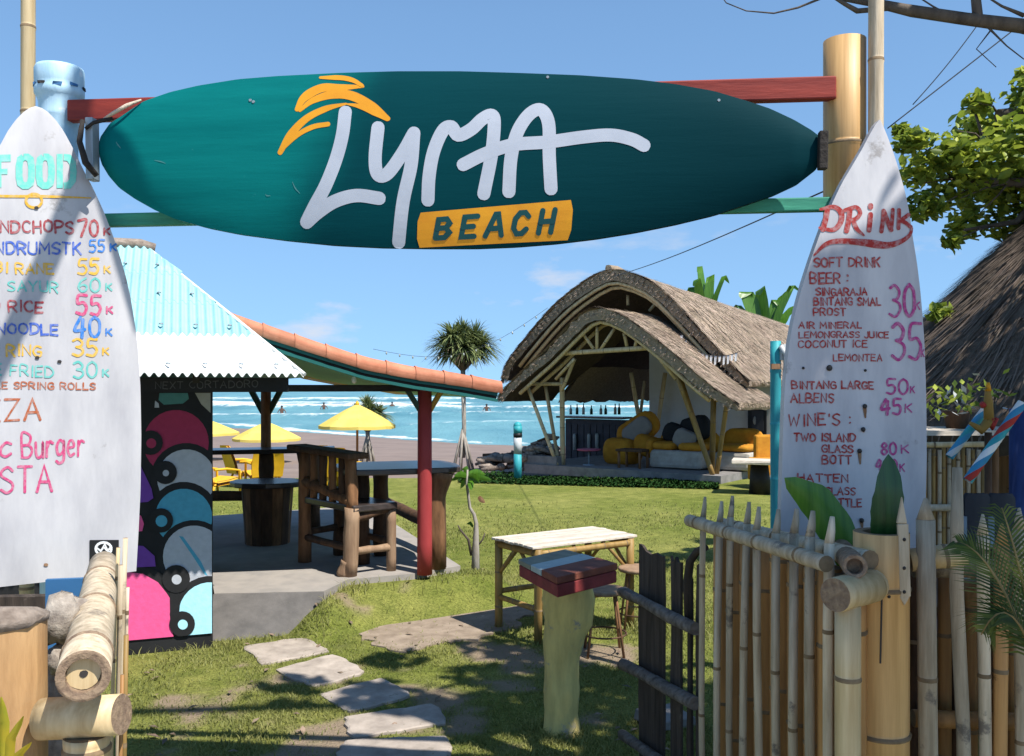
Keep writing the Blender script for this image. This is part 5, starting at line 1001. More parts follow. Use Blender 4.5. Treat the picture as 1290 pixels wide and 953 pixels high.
L1 = FG(549, 716); zt = CAMZ-(588-CY)/F*L1.y
root = thing('log_table', 'dark slab bar table on a rough bark trunk beside the red post', 'bar table', L1)
mb = MB(); mb.tube([L1, L1+V((.0, 0, .3)), L1+V((-.01, 0, .6)), V((L1.x+.02, L1.y, zt-.1)), V((L1.x+.03, L1.y, zt-.04))], [.085, .088, .092, .11, .12], 16, 0, True, .14); part('trunk_leg', mb, M['log'], root)
L2 = L1-E1*.32+E2*.75; mb = MB(); log(mb, V((L2.x, L2.y, .25)), V((L2.x, L2.y, zt-.04)), .07, .1); L3 = L1-E1*.55+E2*.4; log(mb, V((L3.x, L3.y, .25)), V((L3.x, L3.y, zt-.04)), .06, .1); part('leg', mb, M['log_dark'], root)
q = []; ctr = L1-E1*.27+E2*.28
for k in range(22):
    t = 2*math.pi*k/22; c, s_ = math.cos(t), math.sin(t); e = lambda v: math.copysign(abs(v)**.45, v); q.append(ctr+E1*e(c)*.52*random.uniform(.97, 1.03)+E2*e(s_)*.42*random.uniform(.96, 1.04)+V((0, 0, zt-.05-ctr.z)))
mb = MB(); mb.prism(q, (0, 0, .05)); part('slab_top', mb, M['slab'], root, .01)
mb = MB(); log(mb, FG(494, 672)+V((-.1, .1, .32)), FG(545, 700)+V((.05, 0, .26)), .06, .1); part('foot_rail', mb, M['log_dark'], root)
T = FG(337, 684); zt = CAMZ-(606-CY)/F*T.y
root = thing('barrel_table', 'barrel shaped dark wooden table inside the pavilion beside the mural wall', 'table', T)
for k in range(14):                                              # staves
    q = 2*math.pi*k/14; mb = MB(); e = V((math.cos(q), math.sin(q), 0)); tn = V((-e.y, e.x, 0)); rows = []
    for z_, r_ in ((0, .215), (.2, .225), (.4, .24), (zt-.25-.05, .25)): rows.append([T+e*r_*(1 if abs(w_) < .9 else .985)+tn*w_*math.pi*r_/14*.95+V((0, 0, z_)) for w_ in (-1, -.5, .5, 1)])
    mb.grid(rows, 0, True); mb.grid([[p-e*.025 for p in r] for r in rows], 0, True, True); part('stave', mb, M['log_dark'] if k % 3 else M['log'], root)
mb = MB(); mb.lathe((T.x, T.y, 0), [(.2, .24), (.2, zt-.06)], 14); part('core', mb, M['log_dark'], root)
mb = MB(); mb.prism([T+V((.36*math.cos(t)*random.uniform(.95, 1.05), .30*math.sin(t)*random.uniform(.95, 1.05), zt-.25-.05)) for t in np.linspace(0, 2*math.pi, 19)[:-1]], (0, 0, .05)); part('slab_top', mb, M['slab'], root, .01)
Q = FG(345, 672); Q = V((-2.75, 10.1, .25)); zt = CAMZ-(570-CY)/F*Q.y
root = thing('log_counter', 'long dark slab counter along the rear of the pavilion', 'counter', Q)
mb = MB(); mb.beam(V((-4.0, 10.05, zt)), V((-2.0, 10.15, zt+.03)), .42, .05); part('slab_top', mb, M['slab'], root, .012)
for x in (-3.7, -2.72, -2.2): mb = MB(); log(mb, (x, 10.1, .25), (x, 10.1, zt-.02), .08 if x > -3 else .06, .12); part('leg', mb, M['log_dark'], root)
mb = MB(); log(mb, (-3.9, 9.9, .62), (-2.5, 9.95, .60), .055, .1); part('foot_rail', mb, M['log_dark'], root)
mb = MB(); log(mb, (-2.38, 10.3, zt+.02), (-2.28, 10.3, .62), .06, .1); part('brace', mb, M['log_dark'], root)

# ------------------------------------------------------------------ beach: umbrellas, yellow chairs, poles, driftwood, bathers
def umbrella(px, py, wpx, hpx, Y, gz, label, gp='yellow beach umbrellas'):
    c = W(px, py, Y); s = Y/F; R = wpx*s/2; H = hpx*s; r = thing('beach_umbrella', label, 'umbrella', (c.x, c.y, gz), gp); cn = link('canopy', None, r, c)
    for k in range(8):
        q0, q1 = 2*math.pi*k/8+.2, 2*math.pi*(k+1)/8+.2; rows = []
        for t in (0, .35, .7, 1): rows.append([V((c.x+R*t*math.cos(lerp(q0, q1, u))*(1-.05*math.sin(math.pi*u)*t), c.y+R*t*math.sin(lerp(q0, q1, u))*(1-.05*math.sin(math.pi*u)*t), c.z-H*(t**1.12)-.012*math.sin(math.pi*u)*t)) for u in (0, .25, .5, .75, 1)])
        rows.append([p+V((0, 0, -.07)) for p in rows[-1]]); mb = MB(); mb.grid(rows, 0, False); part('canopy_panel', mb, M['canvas_y'], cn)
    mb = MB(); mb.tube([(c.x, c.y, gz-.1), (c.x, c.y, c.z+.05)], .028, 9); part('pole', mb, M['log'], r)
    mb = MB(); mb.lathe((c.x, c.y, c.z-.03), [(.05, 0), (.045, .05), (.01, .1)], 8); part('finial', mb, M['plastic_y'], r)
    for k in range(8): q = 2*math.pi*k/8+.2; mb = MB(); mb.beam((c.x, c.y, c.z-H*.62), (c.x+R*.72*math.cos(q), c.y+R*.72*math.sin(q), c.z-H*.7), .018, .018); part('rib', mb, M['log'], cn)
bz_ = lambda x, y: float(beach_z(np.array([x]), np.array([y]))[0])-.05
for px, py, wp, hp, Y, lb in ((450, 509, 96, 27, 21, 'yellow beach umbrella before the small screw pine, highest of the row'), (336, 531, 84, 21, 25, 'yellow beach umbrella behind the brown rear post of the pavilion'), (257, 527, 86, 18, 26, 'yellow beach umbrella half hidden by the mural wall')):
    c = W(px, py, Y); umbrella(px, py, wp, hp, Y, bz_(c.x, Y), lb)
def beach_chair(c, rz, label, first=[None]):
    if first[0] is None:
        r = thing('beach_chair', label, 'chair', (0, 0, 0), 'yellow chairs by the beach'); R = lambda p: V(p)
        mb = MB(); mb.grid([[V((x, y, z)) for x in (-.26, -.1, .1, .26)] for y, z in ((-.28, .30), (-.1, .26), (.2, .24), (.28, .26))], 0, True); mb.grid([[V((x, y, z-.05)) for x in (-.26, -.1, .1, .26)] for y, z in ((-.28, .30), (-.1, .26), (.2, .24), (.28, .26))], 0, True, True); part('seat', mb, M['plastic_y'], r)
        mb = MB(); pr = [(.24, .22), (.30, .45), (.37, .66), (.40, .74)]; wds = (.26, .28, .25, .17)
        for o, f in ((0, False), (.05, True)): mb.grid([[V((x*w_, y+o+.06*x*x, z)) for x in (-1, -.5, 0, .5, 1)] for (y, z), w_ in zip(pr, wds)], 0, True, f)
        part('backrest', mb, M['plastic_y'], r)
        for s in (-1, 1):
            mb = MB(); mb.tube([(s*.27, -.24, .0), (s*.27, -.22, .42), (s*.28, .05, .46), (s*.27, .3, .46)], .022, 8); part('arm', mb, M['plastic_y'], r)
            mb = MB(); mb.tube([(s*.24, .34, 0), (s*.22, .22, .28)], .022, 8); part('leg', mb, M['plastic_y'], r)
        first[0] = r; r.location = c; r.rotation_euler.z = rz; WP[r.name] = V(c); return r
    return dup(first[0], c, rz, label)
for px, py, Y, rz, lb in ((274, 628, 15.0, 2.6, 'yellow beach chair next to the mural wall edge'), (316, 612, 16.6, 2.2, 'yellow beach chair just left of the barrel table'), (332, 614, 16.2, 3.6, 'yellow beach chair touching the brown rear post'), (436, 616, 16.2, 2.9, 'yellow beach chair seen between the slats of the log seat'), (402, 612, 16.8, 3.3, 'yellow beach chair between the barrel table and the log seat')):
    c = W(px, py, Y); c.z = 0; beach_chair(c, rz, lb)
tp = G(652, 604, 0); root = thing('beach_pole', 'short turquoise pole with a white band on the lawn edge', 'pole', tp, 'turquoise poles')
s = tp.y/F
for y0, y1, mm, r in ((604, 572, 'turq', 5), (572, 551, 'turq_band', 5.2), (551, 546, 'black', 5.6), (546, 537, 'turq', 5.4)): mb = MB(); mb.tube([W(652.5, y0, tp.y), W(652, y1, tp.y)], r*s, 12); part('pole_section', mb, M[mm], root)
mb = MB(); mb.ball(W(652, 537, tp.y), 5.3*s, 12, 8); part('pole_cap', mb, M['turq'], root)
tq = W(977, CY, 5.2); root = thing('flag_pole', 'tall turquoise bamboo pole just left of the drink board', 'pole', (tq.x, tq.y, 0), 'turquoise poles')
mb = MB(); mb.bamboo((tq.x+.003, tq.y, 0), (tq.x, tq.y, zat(430, 5.2)), .030, 14, .32); part('pole', mb, [M['turq'], M['turq']], root)
mb = MB(); mb.box(W(986, 444, 5.18), (.035, .03, .09), .4); mb.tube([W(983, 436, 5.16), W(990, 447, 5.15), W(990, 462, 5.16)], .014, 8); part('bracket', mb, M['turq_band'], root); mb = MB(); mb.box(W(977, 462, 5.17), (.05, .02, .03)); part('clamp', mb, M['rust'], root)
root_i = 0
for lb, x0, x1, n, Y, hs in (('heap of bleached driftwood and stones behind the short turquoise pole', 650, 698, 70, 19.9, 44), ('low tangle of grey driftwood left of the turquoise pole', 606, 654, 34, 20.1, 22)):
    c = W((x0+x1)/2, 600, Y); c.z = 0; root = thing('driftwood_pile', lb, 'driftwood', c, 'driftwood at the lawn edge')
    for k in range(n):
        px = random.uniform(x0, x1); f = 1-abs((px-x1)/(x1-x0))*.6; zz = random.uniform(0, hs/F*Y*f); p = V(((px-CX)/F*Y, Y+random.uniform(-.3, .5), zz)); mb = MB()
        if k % 3: a = random.uniform(-.7, .7); d = V((math.cos(a), random.uniform(-.4, .4), math.sin(a)*.6))*random.uniform(.1, .28); mb.tube([p-d, p+V((0, 0, .02)), p+d], [.03, random.uniform(.04, .075), .025], 7, 0, True, .2); part('branch', mb, M['drift'] if k % 4 else M['log_dark'], root)
        else: mb.ball(p, random.uniform(.07, .13), 8, 6, 0, (1.2, 1, .8), .18); part('rock', mb, M['drift'] if k % 2 else M['concrete_grey'], root)
def bather(px, py, Y, label, first=[None], scale=1):
    c = W(px, py, Y); c.z = -1.75
    if first[0] is None:
        sk = [((0, 0, .98), .15), ((0, 0, 1.2), .14), ((0, 0, 1.42), .16), ((0, 0, 1.52), .07), ((0, 0, 1.66), .105), ((0, 0, 1.76), .06),
              ((-.2, 0, 1.42), .065), ((-.34, -.05, 1.2), .048), ((-.36, -.18, 1.0), .035), ((-.36, -.24, .93), .03), ((.2, 0, 1.42), .065), ((.36, -.04, 1.22), .048), ((.42, -.2, 1.12), .035), ((.42, -.27, 1.1), .03),
              ((-.1, 0, .88), .095), ((-.12, -.02, .48), .065), ((-.12, 0, .08), .045), ((-.12, -.12, .02), .035), ((.1, 0, .88), .095), ((.12, -.02, .48), .065), ((.12, 0, .08), .045), ((.12, -.12, .02), .035)]
        ed = [(0, 1), (1, 2), (2, 3), (3, 4), (4, 5), (2, 6), (6, 7), (7, 8), (8, 9), (2, 10), (10, 11), (11, 12), (12, 13), (0, 14), (14, 15), (15, 16), (16, 17), (0, 18), (18, 19), (19, 20), (20, 21)]
        r = thing('person', label, 'person', (0, 0, 0), 'bathers in the waves')
        me = bpy.data.meshes.new('body'); me.from_pydata([q[0] for q in sk], ed, []); me.materials.append(M['skin']); o = link('body', me, r)
        o.modifiers.new('skin', 'SKIN'); sv = me.skin_vertices[0].data if me.skin_vertices else None
        if sv is None:
            bpy.context.view_layer.objects.active = o; bpy.ops.mesh.customdata_skin_add(); sv = me.skin_vertices[0].data
        for q, v in zip(sk, sv): v.radius = (q[1], q[1]*.8)
        sv[0].use_root = True; o.modifiers.new('sub', 'SUBSURF').levels = 1
        mb = MB(); mb.lathe((0, 0, 0), [(.165, .8), (.175, .95), (.165, 1.08)], 12, 0, (1.1, .85)); part('swim_shorts', mb, M['suit'], r); mb = MB(); mb.ball((0, .01, 1.7), .112, 10, 6, 0, (1, 1.05, .9)); part('hair', mb, M['suit'], r)
        first[0] = r; r.location = c; WP[r.name] = c; return
    dup(first[0], c, random.uniform(-1, 1), label, scale)
bather(355, 503, 84, 'bather standing in the surf nearest the brown rear post')
bather(408, 503, 100, 'bather in the waves just left of the yellow umbrella tip'); bather(494, 502, 104, 'bather in the waves right of the small screw pine'); bather(613, 503, 92, 'bather in the waves right of the tall screw pine trunk')

# ------------------------------------------------------------------ screw pines and banana plants
def straps(mb, c, R, n, wd, up=.35, droop=.5, seed=0):
    for k in range(n):
        a = random.uniform(0, 2*math.pi); e = math.asin(random.uniform(-.35, 1)); d = V((math.cos(a)*math.cos(e), math.sin(a)*math.cos(e), math.sin(e))); L = R*random.uniform(.75, 1.1); s = d.cross(V((0, 0, 1)))
        if s.length < .1: s = V((1, 0, 0))
        s = s.normalized()*wd; rows = []
        for t in (0, .35, .7, 1):
            p = c+d*L*t+V((0, 0, -droop*L*t*t*.6)); rows.append([p-s*(1-t)**.6, p+s*(1-t)**.6])
        mb.grid(rows, 0, False)
def pandanus(px, base_y, Y, crown_y, R, heads, label, gz):
    b = W(px, base_y, Y); b.z = gz; s = Y/F; cz = CAMZ-(crown_y-CY)*s; root = thing('screw_pine', label, 'tree', b, 'screw pines at the beach')
    fork = V((b.x, Y, cz-R*.7)); mb = MB(); mb.tube([V((b.x-.02, Y, gz+.3)), V((b.x+.03, Y, lerp(gz, fork.z, .4))), fork], [.075, .05, .055], 9, 0, True, .08); part('trunk', mb, M['bark_pale'], root)
    for k in range(7): q = 2*math.pi*k/7; mb = MB(); mb.tube([V((b.x+.26*math.cos(q), Y+.26*math.sin(q), gz-.1)), V((b.x+.12*math.cos(q), Y+.12*math.sin(q), gz+.5)), V((b.x, Y, gz+.95))], [.035, .032, .03], 6, 0, True, .1); part('stilt_root', mb, M['bark_pale'], root)
    lf, dd = MB(), MB()
    for hx, hy, hz in heads:
        h = V((b.x+hx*R, Y+hy*R, cz+hz*R)); mb = MB(); mb.tube([fork, fork.lerp(h, .5)+V((hx*.08, 0, -.05)), h], [.05, .04, .045], 7, 0, True, .08); part('branch', mb, M['bark'], root)
        straps(lf, h, R*.88, 190, R*.032, droop=.6); straps(dd, h-V((0, 0, R*.12)), R*.46, 34, R*.022, droop=1.5)
    part('crown', lf, M['leaf_pand'], root, kind='stuff'); part('dry_leaves', dd, M['leaf_dead'], root, kind='stuff')
pandanus(583, 588, 20.5, 436, .78, ((0, 0, .3), (-.5, .1, .02), (.5, 0, .02), (.05, -.4, -.05), (.1, .45, .1), (-.28, -.3, .25), (.34, .3, .25), (-.3, .1, -.12), (.3, -.1, -.12)), 'tall screw pine with a round crown between the pavilion and the thatched hut', -.1)
pandanus(463, 590, 23, 522, .62, ((0, 0, .3), (-.45, .1, .0), (.45, 0, .0), (.0, .4, .1), (.1, -.3, .1)), 'small screw pine crown behind the highest yellow umbrella', -.35)
def banana(px, top_y, Y, leaves, label):
    c = W(px, CY, Y); root = thing('banana_plant', label, 'banana plant', (c.x, Y, 0), 'banana plants behind the hut'); mb = MB(); zt = zat(top_y+60, Y); mb.tube([(c.x, Y, 0), (c.x, Y, zt)], [.14, .1], 10); part('stem', mb, M['leaf_ban'], root)
    for x0, x1, y1, wd in leaves:
        b = V((c.x, Y, zt-.1)); t = W(x1, y1, Y+random.uniform(-.3, .3)); m = b.lerp(t, .55)+V((0, 0, .25)); mb = big_leaf([b, b.lerp(m, .5)+V((0, 0, .1)), m, t, t+V(((t.x-b.x)*.35, random.uniform(-.2, .2), -.22))], wd*1.15, .2, 12, axis=(random.uniform(.3, 1), random.uniform(-.8, .8), random.uniform(-.2, .4))); part('leaf', mb, M['leaf_ban'], root)
def cover():                                                      # shade before the hut, put in as a strip of dark leaf blades
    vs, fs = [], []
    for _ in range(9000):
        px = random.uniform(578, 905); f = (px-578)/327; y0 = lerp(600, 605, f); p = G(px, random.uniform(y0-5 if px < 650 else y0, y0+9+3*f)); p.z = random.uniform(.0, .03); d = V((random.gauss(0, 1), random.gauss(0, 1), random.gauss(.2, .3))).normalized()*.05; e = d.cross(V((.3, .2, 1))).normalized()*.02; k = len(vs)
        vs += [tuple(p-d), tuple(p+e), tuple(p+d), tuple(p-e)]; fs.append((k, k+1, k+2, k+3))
    tag(link('shade_strip', npmesh('shade_strip', vs, fs, M['lawn_shade'])), 'dark leafy strip put in for the shade at the foot of the thatched hut', 'ground cover', None, 'stuff')
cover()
banana(889, 365, 27, ((0, 881, 336, .2), (0, 895, 348, .2), (0, 872, 362, .15), (0, 912, 348, .08), (0, 878, 352, .13)), 'banana plant with upright leaves over the ridge of the thatched hut')
banana(965, 385, 28, ((0, 940, 368, .28), (0, 958, 364, .26), (0, 985, 372, .3), (0, 998, 360, .3), (0, 930, 385, .22), (0, 975, 378, .3), (0, 1002, 385, .25)), 'clump of banana leaves behind the hut roof beside the drink board')

# ------------------------------------------------------------------ the thatched hut
H0 = V((1.95, 18, 0)); HA = V((.8, -.6, 0)); HB = V((.6, .8, 0))
def H(s, t, z): return H0+HA*s+HB*t+V((0, 0, z))
def HP(px, py, t): p = RP(px, py, H(0, t, 0), HB); q = p-H0; return q.dot(HA), p.z
hut = thing('thatched_hut', 'open bamboo hut with two nested arched thatch roofs on the far lawn', 'hut', H(0, 2, 0))
Z8 = lambda L, t: [HP(600+x/2.978, 320+y/2.978, t) for x, y in L]
small = Z8(((85, 540), (108, 505), (150, 466), (200, 420), (260, 366), (310, 312), (350, 272), (385, 235), (420, 212), (450, 203), (485, 206), (520, 218), (565, 240), (610, 272), (655, 306), (710, 350), (765, 396), (815, 442), (865, 484), (920, 525), (960, 552), (988, 564)), 0)
big = Z8(((102, 470), (108, 430), (135, 385), (175, 335), (235, 262), (300, 190), (360, 140), (420, 98), (465, 72), (505, 58), (545, 62), (600, 78), (655, 104), (705, 142), (755, 192), (800, 240), (850, 298), (900, 352), (945, 402), (990, 450), (1025, 480)), 1.3)
def roof(prof, t0, t1, drop, th, nm, straw_n, sv=.0):
    n = 60; xs = np.linspace(0, 1, n+1); L = np.cumsum([0]+[math.hypot(prof[i+1][0]-prof[i][0], prof[i+1][1]-prof[i][1]) for i in range(len(prof)-1)]); L /= L[-1]
    ps = np.interp(xs, L, [p[0] for p in prof]); pz = np.interp(xs, L, [p[1] for p in prof]); zb = min(pz[0], pz[-1])
    dx, dz = np.gradient(ps), np.gradient(pz); nl = np.hypot(dx, dz); nx, nz = -dz/nl, dx/nl
    def sp(i, t, off):                                           # surface point: profile sinks towards the back
        f = (t-t0)/(t1-t0); k = 1-drop*f; z = zb+(pz[i]-zb)*k if pz[i] > zb else pz[i]
        return H(ps[i]+nx[i]*off, t, z+nz[i]*off)
    def spf(x, t, off):
        i = min(int(x*n), n-1); return sp(i, t, off).lerp(sp(i+1, t, off), x*n-i)
    nt = max(4, int((t1-t0)/.25)); ts = np.linspace(t0, t1, nt+1)
    jig = lambda a: random.uniform(-a, a)
    mb = MB(); top = [[sp(i, t+(jig(.03) if t in (t0,) else 0), jig(.02)) for i in range(n+1)] for t in ts]; bot = [[sp(i, t, -th*(.55+.45*math.sin(math.pi*i/n))) for i in range(n+1)] for t in ts]
    mb.grid(top, 0, True); part('thatch', mb, M['thatch'], hut, label=nm)
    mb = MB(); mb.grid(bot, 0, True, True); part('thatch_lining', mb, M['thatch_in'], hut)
    mb = MB()
    for A_, B_ in ((bot[0], top[0]), (top[-1], bot[-1])):        # the thick cut edge, in several ragged layers
        rows = [[a.lerp(b, k)+V((jig(.015), jig(.015), jig(.012))) for a, b in zip(A_, B_)] for k in np.linspace(0, 1, 6)]; mb.grid(rows, 0, True)
    for k in (0, -1):
        rows = [[r0[k].lerp(r1[k], f)+V((0, 0, jig(.02))) for r0, r1 in zip(bot, top)] for f in np.linspace(0, 1, 4)]; mb.grid(rows, 0, False, k == 0)
    part('thatch_edge', mb, M['thatch'], hut)
    vs, fs = [], []
    for _ in range(straw_n):
        x = random.random(); t = random.uniform(t0, t1); s = 1 if x > .5 else -1; ln = random.uniform(.12, .34)/(L[-1]*1 if False else 5.2)
        if random.random() < .16: t = t0+random.uniform(-.02, .03)
        x1_ = min(1.015, max(-.015, x+s*ln)); a = spf(min(1, max(0, x)), t, .008); b = spf(min(1, max(0, x1_)), t+jig(.05), random.uniform(.015, .05))
        if x1_ in (1.015, -.015): b = b+V((0, 0, -random.uniform(.03, .12)))
        wv = HB*random.uniform(.006, .014); k = len(vs); vs += [tuple(a-wv), tuple(a+wv), tuple(b+wv*.5), tuple(b-wv*.5)]; fs.append((k, k+1, k+2, k+3))
    for _ in range(straw_n//14):                                  # straw ends bristling on the front edge
        i = random.randrange(n); f = random.random(); a = sp(i, t0+.04, -th*.6*f); d = HB*-random.uniform(.04, .15)+V((jig(.06), 0, -random.uniform(.0, .10))); wv = HA*.008; k = len(vs); vs += [tuple(a-wv), tuple(a+wv), tuple(a+d+wv*.3), tuple(a+d-wv*.3)]; fs.append((k, k+1, k+2, k+3))
    o = link('straw', npmesh('straw', vs, fs, M['straw'], WP[hut.name]), hut, WP[hut.name]); tag(o, kind='stuff')
    return sp, spf, ps, pz
spS, spfS, psS, pzS = roof(small, 0, 1.9, 0.0, .24, 'small front roof arching over the entrance', 7000)
spB, spfB, psB, pzB = roof(big, 1.3, 10.2, .27, .24, 'large rear roof with a sagging ridge', 20000)
mb = MB(); sk = []                                               # the seaward eave droops lower, in a ragged skirt
for t in np.linspace(2.2, 10.2, 34): sk.append([H(s_, t, z_+random.uniform(-.02, .02)) for s_, z_ in ((-2.1, 2.25), (-2.4, 1.9), (-2.62, 1.62), (-2.74, 1.44+random.uniform(-.05, .04)))])
mb.grid(sk, 0, True); mb.grid([[p-HA*-.12 for p in r] for r in sk], 0, True, True); part('eave_skirt', mb, M['thatch'], hut)
mb = MB(); i = int(np.argmax(pzB)); mb.tube([spB(i, t, .035) for t in np.linspace(1.28, 10.2, 24)], [.09*random.uniform(.8, 1.2) for _ in range(24)], 8, 0, True, .2); part('ridge_roll', mb, M['thatch'], hut)
def hb(p0, p1, r, nm='bamboo_strut', mm='bamboo_pale'): mb = MB(); mb.bamboo(p0, p1, r, 9, .5); part(nm, mb, [M[mm], M['bamboo_node']], hut)
def hq(px, py, t): s, z = HP(px, py, t); return H(s, t, z)
# bent rafters under both front edges, tie beam and fan struts
for sp_, ps_, t0, offs in ((spS, psS, .12, (-.27,)), (spS, psS, .5, (-.27,)), (spB, psB, 1.36, (-.27,)), (spB, psB, 1.5, (-.34,))):
    for o in offs: mb = MB(); mb.tube([sp_(i, t0, o) for i in range(4, 57, 3)], .042, 9); part('bent_rafter', mb, [M['bamboo_pale']], hut)
for q in ((688, 447, 824, 438), ): hb(hq(q[0], q[1], .25), hq(q[2], q[3], .25), .05, 'tie_beam')
for q in ((748, 440, 731, 416), (752, 440, 752, 412), (757, 440, 774, 414), (790, 437, 786, 420), (800, 438, 803, 424), (700, 478, 724, 452)): hb(hq(q[0], q[1], .25), hq(q[2], q[3], .25), .034)
for q in ((791, 375, 791, 388), (818, 395, 830, 380), (848, 392, 868, 424), (870, 440, 895, 420)): hb(hq(q[0], q[1]-3, 1.9), hq(q[2], q[3]-3, 1.9), .034)
FZ = .14
def base(px, py, t): return hq(px, py, t)
for (x0, y0, x1, y1), t, r in (((664, 486, 702, 590), .35, .04), ((686, 480, 704, 590), .7, .04), ((708, 476, 709, 590), .55, .055), ((668, 484, 710, 484), .5, .04), ((724, 452, 708, 492), .5, .04), ((820, 438, 852, 478), .4, .04), ((852, 470, 898, 602), .4, .05), ((857, 476, 897, 602), .55, .045), ((899, 502, 897, 602), .7, .055), ((916, 505, 903, 602), .6, .045),
                               ((795, 470, 808, 545), 3.0, .05), ((838, 470, 828, 540), 3.0, .05), ((812, 480, 806, 530), 4, .04)):
    a, b = hq(x0, y0, t), hq(x1, y1, t); b.z = max(b.z, FZ) if y1 > 580 else b.z
    if y1 > 580: b.z = FZ
    hb(b, a, r, 'bamboo_post', 'bamboo_yellow' if x0 > 840 else 'bamboo_pale')
mb = MB(); mb.prism([H(-2.3, .25, -.05), H(2.2, .25, -.05), H(2.2, 9.4, -.05), H(-2.3, 9.4, -.05)], (0, 0, FZ+.05)); part('floor', mb, M['concrete_grey'], hut)
mb = MB(); mb.prism([H(-2.45, .3, FZ), H(-1.5, .3, FZ), H(-1.5, .5, FZ), H(-2.45, .5, FZ)], (0, 0, .18)); part('low_wall', mb, M['concrete_grey'], hut)
# white room under the rear roof
def wallp(s0, t0, s1, t1, h0, h1): mb = MB(); d = (H(s1, t1, 0)-H(s0, t0, 0)).normalized(); nn = V((d.y, -d.x, 0))*.06; mb.prism([H(s0, t0, FZ)-nn, H(s1, t1, FZ)-nn, H(s1, t1, h1)-nn, H(s0, t0, h0)-nn], nn*2); return mb
s815 = -.95; part('wall', wallp(s815, 3.4, 2.35, 3.4, 2.75, 1.95), M['wall_white'], hut); part('wall', wallp(s815, 3.46, s815, 8, 2.7, 2.4), M['wall_white'], hut); part('wall', wallp(2.35, 3.46, 2.35, 9, 1.9, 1.7), M['wall_white'], hut)
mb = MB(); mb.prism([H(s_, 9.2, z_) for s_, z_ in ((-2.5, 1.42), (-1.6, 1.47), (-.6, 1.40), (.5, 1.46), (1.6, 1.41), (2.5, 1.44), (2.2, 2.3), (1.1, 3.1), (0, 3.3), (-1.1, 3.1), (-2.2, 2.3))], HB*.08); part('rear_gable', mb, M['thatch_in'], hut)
a = H(0, 3.25, 0); P_ = lambda x, y, t=3.28: hq(x, y, t)
mb = MB(); mb.prism([P_(943, 512), P_(966, 512), P_(966, 548), P_(943, 548)], -HB*.04); o = solo('picture', mb, M['black'], 'dark framed picture on the white wall of the thatched hut', 'picture', None, P_(955, 530))
mb = MB(); mb.prism([P_(947, 518, 3.23), P_(962, 518, 3.23), P_(962, 543, 3.23), P_(947, 543, 3.23)], -HB*.006); part('print', mb, M['chair_dk'], o); mb = MB(); mb.ball(P_(951, 530, 3.22), .05, 8, 6, 0, (1, .2, 1.8)); part('print', mb, M['concrete_grey'], o)
def pillow(c, sz, R, k=12, n=18, e=.42):                          # a stuffed cushion: rounded, pinched at the seams
    mb = MB(); rows = []; f = lambda v: math.copysign(abs(v)**e, v)
    for i in range(k+1):
        a = math.pi*(i/k-.5); rows.append([V(c)+R @ V((sz[0]/2*f(math.cos(a))*f(math.cos(2*math.pi*j/n)), sz[1]/2*f(math.cos(a))*f(math.sin(2*math.pi*j/n)), sz[2]/2*math.copysign(abs(math.sin(a))**.8, a)*(1+.06*math.sin(j*2.1+i)))) for j in range(n+1)])
    mb.grid(rows); return mb
def sofa(s, t, wd, dp, label, lay_):
    r = thing('sofa', label, 'sofa', H(s, t, FZ), 'sofas inside the thatched hut')
    ang = math.atan2(HA.y, HA.x)
    def bx(n, ds, dt, z, sz, m, rot=0, tilt=0):
        if n != 'base': part(n, pillow(H(s+ds, t+dt, FZ+z), [q*1.12 for q in sz], Matrix.Rotation(ang+rot, 3, 'Z') @ Matrix.Rotation(tilt, 3, 'Y')), m, r); return
        mb = MB(); mb.box(H(s+ds, t+dt, FZ+z), sz, ang+rot, 0, .01); part(n, mb, m, r, .07)
    for a in lay_: bx(*a)
    return r
sofa(.9, 1.3, 1.2, .7, 'white based sofa with orange cushions behind the right hut posts', (('base', 0, 0, .2, (1.15, .7, .36), M['sofa_white']), ('backrest', 0, .36, .5, (1.2, .16, .5), M['cush_orange']), ('cushion', -.3, .0, .45, (.5, .6, .16), M['cush_orange']), ('cushion', .3, .0, .45, (.5, .6, .16), M['cush_orange']), ('arm', -.58, 0, .42, (.14, .66, .3), M['cush_orange']), ('throw_pillow', -.2, .14, .68, (.5, .24, .36), M['cush_black'], .2, .35), ('throw_pillow', .2, .2, .8, (.6, .26, .44), M['cush_black'], -.2, -.25), ('throw_pillow', .1, -.1, .6, (.4, .2, .34), M['cush_grey'], .1, .4)))
sofa(2.0, 1.5, .8, .7, 'orange and white armchair by the white wall right of the hut posts', (('base', 0, 0, .2, (.75, .6, .36), M['sofa_white']), ('backrest', 0, .3, .56, (.75, .14, .46), M['cush_orange']), ('cushion', 0, 0, .45, (.6, .5, .14), M['cush_orange'])))
sofa(-.55, 1.6, .9, .7, 'orange beanbag seat with a tilted grey cushion in the middle of the hut', (('beanbag', -.1, 0, .26, (.66, .62, .52), M['cush_orange']), ('backrest', .12, .28, .72, (.9, .26, .5), M['cush_orange'], .1, -.55), ('cushion', .2, .08, .72, (.62, .2, .36), M['cush_grey'], .2, -.65), ('beanbag', .42, .1, .4, (.5, .4, .4), M['cush_orange'], .3, .3)))
mb = MB(); pc = H(-.98, .75, FZ); r = thing('pink_table', 'small pink topped table on a thin leg at the hut entrance', 'table', pc); zt = zat(566, pc.y)
mb.lathe((pc.x, pc.y, 0), [(.24, zt-.03), (.25, zt-.02), (.25, zt), (.24, zt+.005)], 20); part('tabletop', mb, M['pink'], r); mb = MB(); mb.tube([(pc.x, pc.y, FZ), (pc.x, pc.y, zt-.03)], .02, 8); mb.lathe((pc.x, pc.y, FZ), [(.13, 0), (.12, .02), (.03, .03)], 14); part('pedestal', mb, M['metal_grey'], r)
